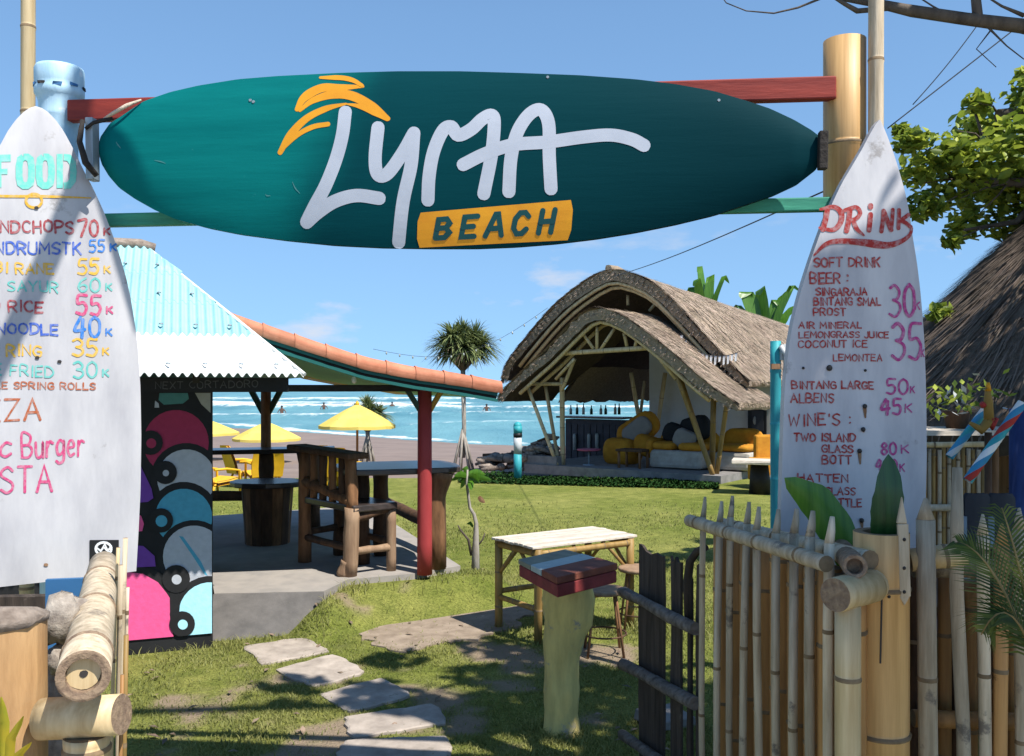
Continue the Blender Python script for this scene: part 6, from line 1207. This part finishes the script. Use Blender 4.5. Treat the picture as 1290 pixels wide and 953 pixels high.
mb = MB(); pc = H(.05, .8, FZ); r = thing('coffee_table', 'low dark wooden table between the orange seats of the hut', 'table', pc); mb.box(pc+V((0, 0, .36)), (.6, .42, .05), -.6); part('tabletop', mb, M['log_dark'], r, .01)
for a, b in ((-.24, -.16), (.24, -.16), (.24, .16), (-.24, .16)): mb = MB(); p = pc+HA*a+HB*b; mb.tube([p, p+V((0, 0, .34))], .028, 8); part('leg', mb, M['log'], r)
r = thing('bar_counter', 'dark grey bar counter at the seaward side of the hut', 'counter', H(-1.0, 3.2, FZ)); ct_ = 4.6
mb = MB(); mb.prism([hq(712, 592, 3.4)*1, hq(786, 592, 3.4), hq(786, 530, 3.4), hq(712, 528, 3.4)], HB*.35); part('front', mb, M['counter'], r, .01); mb = MB(); mb.beam(hq(708, 525, 3.5), hq(790, 527, 3.5), .55, .05); part('countertop', mb, M['slab'], r, .01)
for k in range(9): mb = MB(); p, q = hq(716+k*8, 588, 3.36), hq(716+k*8, 535, 3.36); mb.beam(p, q, .16, .02, 0, tuple(HB)); part('panel', mb, M['counter'], r)
for k, px in enumerate((719, 727, 735, 745, 757, 763, 775, 780)):
    b = hq(px, 522.5, 3.5); mb = MB(); h = random.uniform(.2, .28); mb.lathe(b, [(.035, 0), (.036, h*.55), (.014, h*.75), (.014, h)], 10); solo('bottle', mb, M['glass_d' if k % 2 else 'glass_c'], ('green' if k % 2 else 'pale')+' bottle standing on the dark hut counter', 'bottle', 'bottles on the hut counter', b)
for k, px in enumerate((724, 742, 752)): b = hq(px, 562, 3.3); mb = MB(); mb.lathe(b, [(.04, -.1), (.045, .25), (.03, .3)], 8); part('panel_stripe', mb, M['glass_c'], r)
root = thing('flag_garland', 'string of small white flags across the gap between the two thatch roofs', 'garland', hq(895, 452, 1.15))
gp = [hq(x, y, 1.2) for x, y in ((857, 420), (866, 432), (876, 441), (886, 446), (896, 448), (906, 449), (916, 448), (925, 446), (934, 442))]; mb = MB(); mb.tube(gp, .006, 5); part('cord', mb, M['wire'], root)
for i in range(14): t = (i+.4)/14*7.6; j = min(int(t), 7); p = gp[j].lerp(gp[j+1], t-j); l_ = random.uniform(.10, .17); mb = MB(); mb.add([p-HA*.028, p+HA*.024, p+HA*.016+V((0, 0, -l_))-HB*.02, p-HA*.02+V((0, 0, -l_-.02))-HB*.03], [(0, 1, 2, 3)]); part('flag', mb, M['white_cloth'], root)
root = thing('stump_table', 'pale slab table on a dark stump right of the thatched hut', 'table', G(958, 622)); c = G(958, 622); mb = MB(); mb.box(W(960, 582, c.y), (.95, .7, .07), -.3, 0, .02); part('tabletop', mb, M['table_top'], root, .012); mb = MB(); mb.tube([c, W(957, 586, c.y)], [.19, .15], 12, 0, True, .08); part('stump', mb, M['wood_black'], root)
mb = MB(); mb.ball(G(972, 616)+V((0, 0, .17)), .22, 12, 8, 0, (1, 1, .95)); solo('stone_pot', mb, M['sofa_white'], 'round pale stone pot beside the stump table', 'pot', None, G(972, 616))
mb = MB(); p = W(966, 577, c.y+.8); mb.box(p+V((0, 0, -.2)), (.5, .5, .4), .3); mb.box(p+V((.05, .2, .15)), (.5, .12, .5), .3); solo('side_chair', mb, M['cush_orange'], 'orange seat partly hidden by the turquoise pole beside the hut', 'chair', None, V((p.x, p.y, 0)), .04)
root = thing('string_lights', 'drooping string of small bulbs from the hut ridge towards the tall screw pine', 'string lights', spB(12, 1.3, .1))
a, b = hq(690, 388, 1.3), W(470, 440, 19); pts = [a.lerp(b, t)-V((0, 0, .55*math.sin(math.pi*t))) for t in np.linspace(0, 1, 15)]; mb = MB(); mb.tube(pts, .004, 4); part('cord', mb, M['wire'], root)
for p in pts[1:-1]: mb = MB(); mb.lathe(p-V((0, 0, .06)), [(.008, 0), (.02, .02), (.016, .045), (.006, .06)], 7); part('bulb', mb, M['glass_c'], root)

# ------------------------------------------------------------------ round hut at the right edge, with railing and ornaments
RC_ = V((5.25, 8.1, 0)); rh = thing('round_hut', 'dark round thatched hut at the right edge in the trees shade', 'hut', RC_)
prof = [(2.42, 1.50), (2.30, 1.62), (2.05, 1.86), (1.72, 2.2), (1.35, 2.55), (1.0, 2.92), (.71, 3.2), (.4, 3.48), (.12, 3.68), (.02, 3.72)]
def rp(u, q, off=0):
    k = u*(len(prof)-1); j = min(int(k), len(prof)-2); r, z = lerp(prof[j][0], prof[j+1][0], k-j), lerp(prof[j][1], prof[j+1][1], k-j); return RC_+V(((r+off)*math.cos(q), (r+off)*math.sin(q), z+off*.7))
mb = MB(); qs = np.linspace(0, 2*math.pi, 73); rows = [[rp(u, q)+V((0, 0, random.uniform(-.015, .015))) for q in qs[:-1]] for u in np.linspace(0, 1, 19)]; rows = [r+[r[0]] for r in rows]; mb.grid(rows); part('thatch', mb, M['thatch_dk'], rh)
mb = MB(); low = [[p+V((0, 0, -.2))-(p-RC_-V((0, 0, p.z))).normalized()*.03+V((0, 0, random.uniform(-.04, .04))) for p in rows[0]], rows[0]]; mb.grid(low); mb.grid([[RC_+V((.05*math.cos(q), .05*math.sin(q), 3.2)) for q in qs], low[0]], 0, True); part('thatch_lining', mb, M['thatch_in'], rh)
vs, fs = [], []
for _ in range(9000):
    u = random.random()**1.1; q = random.uniform(0, 2*math.pi); a = rp(u, q, .005); b = rp(max(0, u-random.uniform(.04, .12)), q+random.uniform(-.02, .02), random.uniform(.02, .06))
    if u < .08: b = b+V((0, 0, -random.uniform(.1, .3)))
    wv = V((-math.sin(q), math.cos(q), 0))*random.uniform(.004, .009); k = len(vs); vs += [tuple(a-wv), tuple(a+wv), tuple(b+wv*.5), tuple(b-wv*.5)]; fs.append((k, k+1, k+2, k+3))
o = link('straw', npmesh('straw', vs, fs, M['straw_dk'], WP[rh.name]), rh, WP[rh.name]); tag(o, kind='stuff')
for k in range(8): q = 2*math.pi*k/8+.25; p = RC_+V((1.85*math.cos(q), 1.85*math.sin(q), 0)); mb = MB(); mb.tube([p, p+V((0, 0, 1.75))], .06, 10, 0, True, .03); part('post', mb, M['log'], rh)
mb = MB(); mb.lathe(RC_, [(2.1, -.02), (2.1, .1), (2.05, .12)], 32); part('floor', mb, M['concrete_grey'], rh)
mb = MB(); rows = [[RC_+V((1.75*math.cos(q), 1.75*math.sin(q), z)) for q in np.linspace(-.4, 2.6, 30)] for z in (.1, 1.75)]; mb.grid(rows); part('screen_wall', mb, M['bamboo_brown'], rh)
RY = 5.1; root = thing('bamboo_railing', 'bamboo railing with thin palings in front of the round hut', 'railing', W(1205, 720, RY)*1)
mb = MB(); mb.bamboo(W(1150, 561, RY), W(1240, 560, RY-.05), .016, 10, .3); part('rail', mb, [M['bamboo_pale'], M['bamboo_node']], root); mb = MB(); mb.bamboo(W(1150, 640, RY), W(1300, 640, RY-.1), .02, 10, .3); part('rail', mb, [M['bamboo_grey'], M['bamboo_node']], root)
for k in range(15): px = 1152+k*6.2+random.uniform(-1, 1); q = W(px, CY, RY+.02); mb = MB(); mb.bamboo((q.x, q.y, 0), (q.x, q.y, zat(566+random.uniform(-4, 3), RY)), .011, 8, .35); part('paling', mb, [M['bamboo_grey' if k % 2 else 'bamboo_yellow'], M['bamboo_node']], root)
def striped(p0, p1, r, cols, label):
    root = thing('painted_stick', label, 'painted stick', p1, 'striped sticks at the railing'); n = 44; p0, p1 = V(p0), V(p1)
    d = (p1-p0).normalized(); u = d.cross(V((0, 1, 0))).normalized(); v = d.cross(u); L = (p1-p0).length; nb = 16
    for c, mm in enumerate(cols):                                # a cloth band wound in a helix for each colour
        mb = MB(); rows = []
        for i in range(n+1):
            t = i/n; row = []
            for j in range(5):
                q = 2*math.pi*((c+j/4)/len(cols)+t*L/.32); row.append(p0+d*L*t+(u*math.cos(q)+v*math.sin(q))*r)
            rows.append(row)
        mb.grid(rows); part('wound_band', mb, M[mm], root)
striped(W(1288, 508, 4.6), W(1219, 606, 4.6), .024, ('blue_cloth', 'white_cloth', 'turq', 'red_cloth'), 'long slanted stick wound in blue, white and red bands')
striped(W(1243, 514, 4.8), W(1196, 576, 4.8), .022, ('blue_cloth', 'turq_band', 'blue_cloth', 'turq'), 'shorter slanted stick wound in blue and pale bands')
root = thing('wooden_ornament', 'orange and ochre carved bird shaped ornament on the railing', 'ornament', W(1243, 548, 4.7))
for (pts, rs, mm, nm) in ((((1244, 488), (1245, 505), (1246, 530)), (.010, .022, .026), 'ochre', 'body'), (((1245, 482), (1245, 493)), (.008, .017), 'orange', 'head'), (((1246, 530), (1236, 542), (1222, 533)), (.026, .024, .01), 'ochre', 'wing'), (((1246, 528), (1250, 538), (1256, 527)), (.026, .02, .01), 'red_cloth', 'wing'), (((1240, 512), (1236, 508)), (.018, .012), 'red_cloth', 'crest')):
    mb = MB(); mb.tube([W(x, y, 4.7) for x, y in pts], rs, 9); part(nm, mb, M[mm], root)
mb = MB(); mb.tube([W(1245, 545, 4.7), W(1245, 700, 4.7), V((W(1245, 700, 4.7).x, 4.7, 0))], .018, 9); part('stand', mb, M['log_dark'], root)
root = thing('garden_table', 'pale topped table behind the bamboo railing, left of the ornament', 'table', G(1200, 690)); c = G(1200, 690)
c = V((W(1195, CY, 5.7).x, 5.7, 0)); zt = zat(543, 5.7)
for k in range(5): mb = MB(); mb.box((c.x, c.y-.24+.12*k, zt), (.95, .11, .03), .05, 0, .003); part('plank', mb, M['table_top'], root)
for a, b in ((-.4, -.22), (.4, -.22), (.4, .22), (-.4, .22)): mb = MB(); mb.tube([(c.x+a, c.y+b, 0), (c.x+a, c.y+b, zt-.01)], .03, 8); part('leg', mb, M['log'], root)
root = thing('potted_shrub', 'small leafy pot plant with pale blossoms on the garden table', 'plant', (c.x+.05, c.y, zt))
mb = MB(); mb.lathe((c.x+.05, c.y, zt+.015), [(.06, 0), (.08, .1), (.085, .11)], 14); part('pot', mb, M['log_dark'], root)
mb = MB()
for k in range(110):
    p = V((c.x+.05+random.gauss(0, .12), c.y+random.gauss(0, .1), zt+.2+random.gauss(0, .055))); d = V((random.gauss(0, 1), random.gauss(0, 1), random.gauss(0, 1))).normalized()*.035; e = d.cross(V((.2, .5, 1))).normalized()*.016; mb.add([p-d, p+e, p+d, p-e], [(0, 1, 2, 3)], 1 if k % 4 == 0 else 0)
part('leaves', mb, [M['leaf'], M['turq_band']], root, kind='stuff')
mb = MB(); mb.box((c.x-.34, c.y, zt+.1), (.04, .03, .16), 0); mb.tube([(c.x-.36, c.y, zt+.02), (c.x-.3, c.y-.02, zt+.2)], .015, 8); solo('menu_holder', mb, M['skin'], 'small tan card holder on the left end of the garden table', 'card holder', None, (c.x-.34, c.y, zt+.02))
bp = W(1284, CY, 5.0); mb = MB(); mb.tube([(bp.x, bp.y, 0), (bp.x, bp.y, zat(515, 5))], .05, 12); solo('blue_post', mb, M['blue_post'], 'dark blue round post at the right edge beside the striped stick', 'post', None, (bp.x, bp.y, 0))
for px, lb in ((1232, 'dark chair back left of its twin behind the street fence'), (1263, 'dark chair back nearest the right edge behind the street fence')):
    c = V((W(px, CY, 4.0).x, 4.0, 0)); r = thing('garden_chair', lb, 'chair', c, 'dark chairs behind the street fence'); z1 = zat(622, 4); mb = MB()
    rows = [[V((c.x+x*.056*k, c.y+.02*x*x-.02, z)) for x in (-1, -.5, 0, .5, 1)] for z, k in ((z1-.24, .9), (z1-.08, 1.05), (z1-.02, 1), (z1, .75))]; mb.grid(rows); mb.grid([[p+V((0, .03, 0)) for p in q] for q in rows], 0, True, True); part('backrest', mb, M['chair_dk'], r)
    mb = MB(); mb.box((c.x, c.y+.22, z1-.62), (.4, .4, .05)); part('seat', mb, M['chair_dk'], r, .01)
    for a, b in ((-.06, 0), (.06, 0), (-.17, .4), (.17, .4)): mb = MB(); mb.tube([(c.x+a, c.y+b, 0), (c.x+a, c.y+b, z1-.1 if b == 0 else z1-.6)], .012, 8); part('leg', mb, M['metal_grey'], r)

# ------------------------------------------------------------------ trees: the leafy tree in view, and the shade tree over the entrance
def leaf_cloud(blobs, per, size, out=1.0):
    """leaves spread through the crown: each a folded pointed blade of two quads"""
    C, R, Nn = [], [], []
    for (x, y, z, r), n in zip(blobs, per):
        d = rng.normal(size=(n, 3)); d /= np.linalg.norm(d, axis=1)[:, None]; rad = r*rng.random(n)**(1/2.2); C.append(np.array((x, y, z))+d*rad[:, None]*np.array((1, 1, .72)))
    C = np.concatenate(C); n = len(C)
    ax = rng.normal(size=(n, 3)); ax[:, 2] = ax[:, 2]*.45-.15; ax /= np.linalg.norm(ax, axis=1)[:, None]
    up = rng.normal(size=(n, 3))*.5+np.array((0, 0, 1.)); sd = np.cross(ax, up); sd /= np.linalg.norm(sd, axis=1)[:, None]; up = np.cross(sd, ax)
    L = (size*rng.uniform(.65, 1.25, n))[:, None]; wd = L*.27
    p0 = C-ax*L*.5; p3 = C+ax*L*.5-up*L*.08
    a1 = C-ax*L*.1+sd*wd+up*L*.10; a2 = C+ax*L*.25+sd*wd*.85+up*L*.07; b1 = C-ax*L*.1-sd*wd+up*L*.10; b2 = C+ax*L*.25-sd*wd*.85+up*L*.07
    vs = np.stack([p0, a1, a2, p3, b2, b1], 1).reshape(-1, 3); k = np.arange(n)[:, None]*6; fs = np.concatenate([k+np.array([[0, 1, 2, 3]]), k+np.array([[0, 3, 4, 5]])], 0)
    return vs, fs
def tree(name, label, trunk, limbs, blobs, per, size, lm, grp=None):
    root = thing(name, label, 'tree', trunk[0][0], grp); mb = MB(); mb.tube([p for p, r in trunk], [r for p, r in trunk], 12, 0, True, .06); part('trunk', mb, M['bark'], root)
    for l in limbs: mb = MB(); mb.tube([p for p, r in l], [r for p, r in l], 8, 0, True, .08); part('branch', mb, M['bark'], root)
    vs, fs = leaf_cloud(blobs, per, size); o = link('crown', npmesh('crown', vs, fs, lm, WP[root.name]), root, WP[root.name]); tag(o, kind='stuff'); return root
LT = 8.2
bl = []
for px, py, r in ((1150, 178, .17), (1160, 215, .24), (1165, 262, .2), (1190, 190, .26), (1200, 235, .36), (1215, 285, .22), (1228, 160, .26), (1232, 130, .15), (1238, 200, .38), (1245, 255, .36), (1262, 175, .3), (1270, 225, .4), (1278, 285, .26), (1290, 120, .22), (1300, 170, .4), (1310, 240, .45), (1330, 150, .5), (1350, 220, .55), (1330, 300, .4), (1135, 165, .07), (1200, 305, .1), (1400, 160, .6), (1420, 260, .6), (1186, 395, .12), (1300, 95, .15), (1085, 272, .26)):
    p = W(px, py, LT+random.uniform(-.5, .6)); bl.append((p.x, p.y, p.z, r*.9))
per = [int(30+780*b[3]**2.1) for b in bl]
tb = V((5.6, 10.2, 0)); tt = W(1330, 230, LT)
tree('leafy_tree', 'broad leaved tree with glossy leaves right of the drink board', [(tb, .2), (tb+V((-.1, -.6, 1.8)), .16), (tt, .1)],
     [[(tt, .08), (W(1300, 140, LT), .07), (W(1258, 146, LT-.1), .055)], [(tt, .07), (W(1270, 230, LT), .04), (W(1190, 225, LT), .015)], [(W(1300, 180, LT), .04), (W(1240, 180, LT), .02), (W(1228, 140, LT), .01)], [(tt, .06), (W(1280, 280, LT), .03), (W(1215, 290, LT), .012)]]+[[(W(x0, y0, LT), .012), (W((x0+x1)/2+6, (y0+y1)/2-4, LT-.1), .008), (W(x1, y1, LT-.2), .004)] for x0, y0, x1, y1 in ((1240, 228, 1180, 262), (1225, 226, 1160, 200), (1240, 180, 1205, 165), (1228, 140, 1236, 112), (1258, 146, 1232, 130), (1250, 285, 1205, 302), (1200, 226, 1140, 172), (1215, 228, 1158, 232), (1270, 230, 1235, 268), (1262, 232, 1210, 250))],
     bl, [int(n*2.3) for n in per], .115, M['leaf'])
SH = []
def sh(x, y, z, r, n): SH.append(((x, y, z, r), n))
def toward(p, z): p = V(p); t = (z-p.z)/(-SUNDIR.z); return p-SUNDIR*t
# the crown over the entrance: where its shade falls tells where it hangs
for tgt, z, r, n in (((1.25, 3.15, 1.8), 5.2, .4, 230), ((1.2, 3.1, 1.3), 5.6, .42, 220), ((.85, 2.9, 1.0), 5.3, .4, 190), ((1.1, 2.6, .9), 5.0, .5, 260), ((1.5, 2.6, .8), 5.6, .6, 320), ((2.1, 2.6, .8), 5.4, .8, 480),
                     ((-.3, 5.1, 0), 5.2, .3, 90), ((.2, 5.05, 0), 5.6, .42, 120), ((.1, 5.6, 0), 5.0, .5, 190), ((-.7, 5.3, 0), 5.4, .3, 60), ((.75, 4.3, 0), 5.2, .4, 120), ((.7, 5.5, 0), 5.5, .4, 120), ((.25, 6.2, 0), 5.3, .3, 60), ((-.15, 6.3, 0), 5.2, .25, 40), ((-.75, 6.0, 0), 5.0, .22, 26), ((-1.3, 5.4, 0), 5.0, .25, 30), ((1.3, 4.6, .3), 5.4, .8, 460), ((2.0, 4.6, .5), 5.6, .9, 560)):
    c = toward(tgt, z); sh(c.x, c.y, c.z, r, n)
for x, y, z, r, n in ((4.6, 1.6, 5.6, 1.0, 700), (5.4, 2.6, 5.9, 1.1, 800), (6.2, 3.8, 6.0, 1.2, 900), (7.3, 4.2, 5.6, 1.2, 900), (6.0, 5.2, 5.6, 1.1, 800), (7.0, 5.8, 5.5, 1.2, 900), (8.0, 5.4, 5.4, 1.2, 900), (5.3, 4.1, 5.2, .9, 600), (8.4, 7.0, 5.3, 1.2, 800), (7.4, 7.4, 5.4, 1.0, 600)): sh(x, y, z, r, n)
TR_ = V((4.7, 1.9, 0)); top_ = V((4.5, 1.9, 3.9))
limbs = []
for (x, y, z, r), n in SH[:6]+SH[10:13]+SH[17:]:
    e = V((x, y, z)); m = top_.lerp(e, .5)+V((0, 0, .35)); limbs.append([(top_, .09), (m, .05), (e, .015)])
br = lambda *q: [(W(x, y, Y), r) for x, y, Y, r in q]
limbs += [br((1420, 60, 4.4, .05), (1290, 33, 4.2, .034), (1215, 24, 4.2, .03), (1150, 14, 4.2, .027), (1100, 4, 4.2, .02), (1062, -3, 4.25, .017)), br((1290, 33, 4.2, .026), (1232, 25, 4.2, .026), (1226, -30, 4.2, .02)), br((1120, 11, 4.2, .012), (1080, 14, 4.2, .013), (1062, 4, 4.2, .009), (1045, -6, 4.2, .006), (1005, 10, 4.2, .005), (975, 17, 4.2, .004), (940, 14, 4.2, .003), (915, 4, 4.2, .0025), (905, -10, 4.2, .002)),
          br((1200, 22, 4.2, .006), (1175, 8, 4.2, .004), (1150, -8, 4.2, .003)), br((1240, 30, 4.2, .006), (1268, 58, 4.2, .003), (1290, 75, 4.2, .0025)), br((1250, 36, 4.2, .004), (1230, 62, 4.2, .0025), (1255, 85, 4.2, .002)), br((1290, 20, 4.2, .01), (1262, 8, 4.2, .006), (1240, -6, 4.2, .004))]
limbs.append([(top_, .08), (W(1420, 60, 4.4), .05)])
fs = lambda px, py, tau: RP(px, py, FB.P0, FB.n)-SUNDIR*tau        # a limb forks high over the food board and throws its shade there
b0 = fs(116, 195, 2.5); limbs += [[(top_, .085), (V((2.7, 1.9, 7.3)), .06), (b0+V((.62, -.5, 1.85)), .046), (b0+V((.3, -.27, .96)), .043), (b0, .042)], [(b0, .043), (fs(62, 325, 2.45), .04), (fs(-10, 480, 2.4), .034), (fs(-70, 560, 2.4), .01)], [(b0, .03), (fs(139, 290, 2.5), .024), (fs(172, 415, 2.5), .012)]]
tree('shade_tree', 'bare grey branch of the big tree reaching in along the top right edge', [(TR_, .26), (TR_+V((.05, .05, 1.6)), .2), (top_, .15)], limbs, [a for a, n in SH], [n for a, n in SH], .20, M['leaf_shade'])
for lb, a, b, sag in (('thin cable from the drink board up to the top right corner', W(1118, 162, 5), W(1300, 20, 5), .0), ('second thin cable crossing the sky above the leafy tree', W(1150, 132, 6), W(1240, 20, 6), .02), ('thin cable running from the hut ridge up to the right post', W(775, 348, 17), W(1052, 235, 6), .05)):
    mb = MB(); mb.tube([a.lerp(b, t)-V((0, 0, sag*math.sin(math.pi*t))) for t in np.linspace(0, 1, 12)], .0035 if a.y < 10 else .006, 5); solo('overhead_cable', mb, M['wire'], lb, 'cable', 'overhead cables', a)

# ------------------------------------------------------------------ grass blades on the nearer lawn
def inside(x, y, poly):
    c = np.zeros(len(x), bool); n = len(poly)
    for i in range(n):
        a, b = poly[i], poly[(i+1) % n]; k = (a.y > y) != (b.y > y)
        with np.errstate(divide='ignore', invalid='ignore'): c ^= k & (x < (b.x-a.x)*(y-a.y)/(b.y-a.y+1e-12)+a.x)
    return c
def litter():                                                     # fallen leaves on the near lawn
    vs, fs = [], []
    for _ in range(150):
        y = random.uniform(3.9, 9); x = random.uniform(-.55, .5)*y; z = float(lawn_z(np.array([x]), np.array([y]))[0])+.016; a = random.uniform(0, 6.3); d = V((math.cos(a), math.sin(a), random.uniform(-.2, .3)))*random.uniform(.018, .04); e = d.cross(V((0, 0, 1))).normalized()*.014; p = V((x, y, z)); k = len(vs)
        vs += [tuple(p-d), tuple(p+e+V((0, 0, .006))), tuple(p+d), tuple(p-e+V((0, 0, .006)))]; fs.append((k, k+1, k+2, k+3))
    tag(link('leaf_litter', npmesh('leaf_litter', vs, fs, M['leaf_dead'])), 'dry brown fallen leaves scattered over the near lawn', 'leaf litter', None, 'stuff')
litter()
def grass():
    n = 400000; u = rng.random(n); Y = 3.2*(14.5/3.2)**u; X = (rng.random(n)*2-1)*(.66*Y+.4)
    d = fbm(X*1.6, Y*1.6, 3, 11); keep = rng.random(n) < np.clip((d-.24)*3.4, .12, 1)*np.clip((14.5-Y)/7, 0, 1)*(1-.93*bareness(X, Y))
    jx, jy = rng.normal(size=n)*.035, rng.normal(size=n)*.035
    for i, P in enumerate(PATCHES):                              # blades creep over the rims of the dirt and the stones
        j = 2.2 if i == 0 else (1 if i < 6 else .2); ins = inside(X+jx*j, Y+jy*j, P); keep &= ~(ins & (rng.random(n) > (.05 if i == 0 else 0)))
    X, Y = X[keep], Y[keep]; n = len(X)
    tuft = smooth((fbm(X*.9+7, Y*.9, 3, 31)-.42)/.2)
    edge_ = np.exp(-((Y-(7.15+.35*(X+1.2)))/.30)**2)*((X > -1.5) & (X < .1))+np.exp(-((Y-(6.28+.36*(X+2.1)))/.14)**2)*((X < -1.3))
    for q, r_ in [(PC, .13)]+[(p_, .05) for p_ in (TL, TF, TR, TB)]+[(SB, .07), (g0, .1), (g1, .1), ((g0+g1)/2, .12)]: edge_ = edge_+.8*np.exp(-((np.hypot(X-q.x, Y-q.y)-r_)/.06)**2)
    h = (.012+.016*rng.random(n))*(1+.7*tuft)+.05*edge_*rng.random(n); far = (Y/6)**.5
    a = rng.random(n)*2*np.pi; wv = (.0024+.0016*rng.random(n))*np.maximum(1, Y/6.5); lean = h*rng.uniform(.2, 1.2, n); b = rng.random(n)*2*np.pi
    Z = lawn_z(X, Y)-.004; cx, cy = np.cos(a)*wv, np.sin(a)*wv; lx, ly = np.cos(b)*lean, np.sin(b)*lean
    p = lambda fx, fw, fz: np.stack([X+lx*fx+cx*fw, Y+ly*fx+cy*fw, Z+h*fz], -1)
    vs = np.stack([p(0, -1, 0), p(0, 1, 0), p(.35, .8, .62), p(.35, -.8, .62), p(1, .15, 1), p(1, -.15, 1)], 1).reshape(-1, 3)
    k = np.arange(n)[:, None]*6; fs = np.concatenate([k+np.array([[0, 1, 2, 3]]), k+np.array([[3, 2, 4, 5]])], 0)
    tag(link('grass', npmesh('grass', vs, fs, M['grass'])), 'short green and straw coloured grass of the lawn', 'grass', None, 'stuff')
grass()
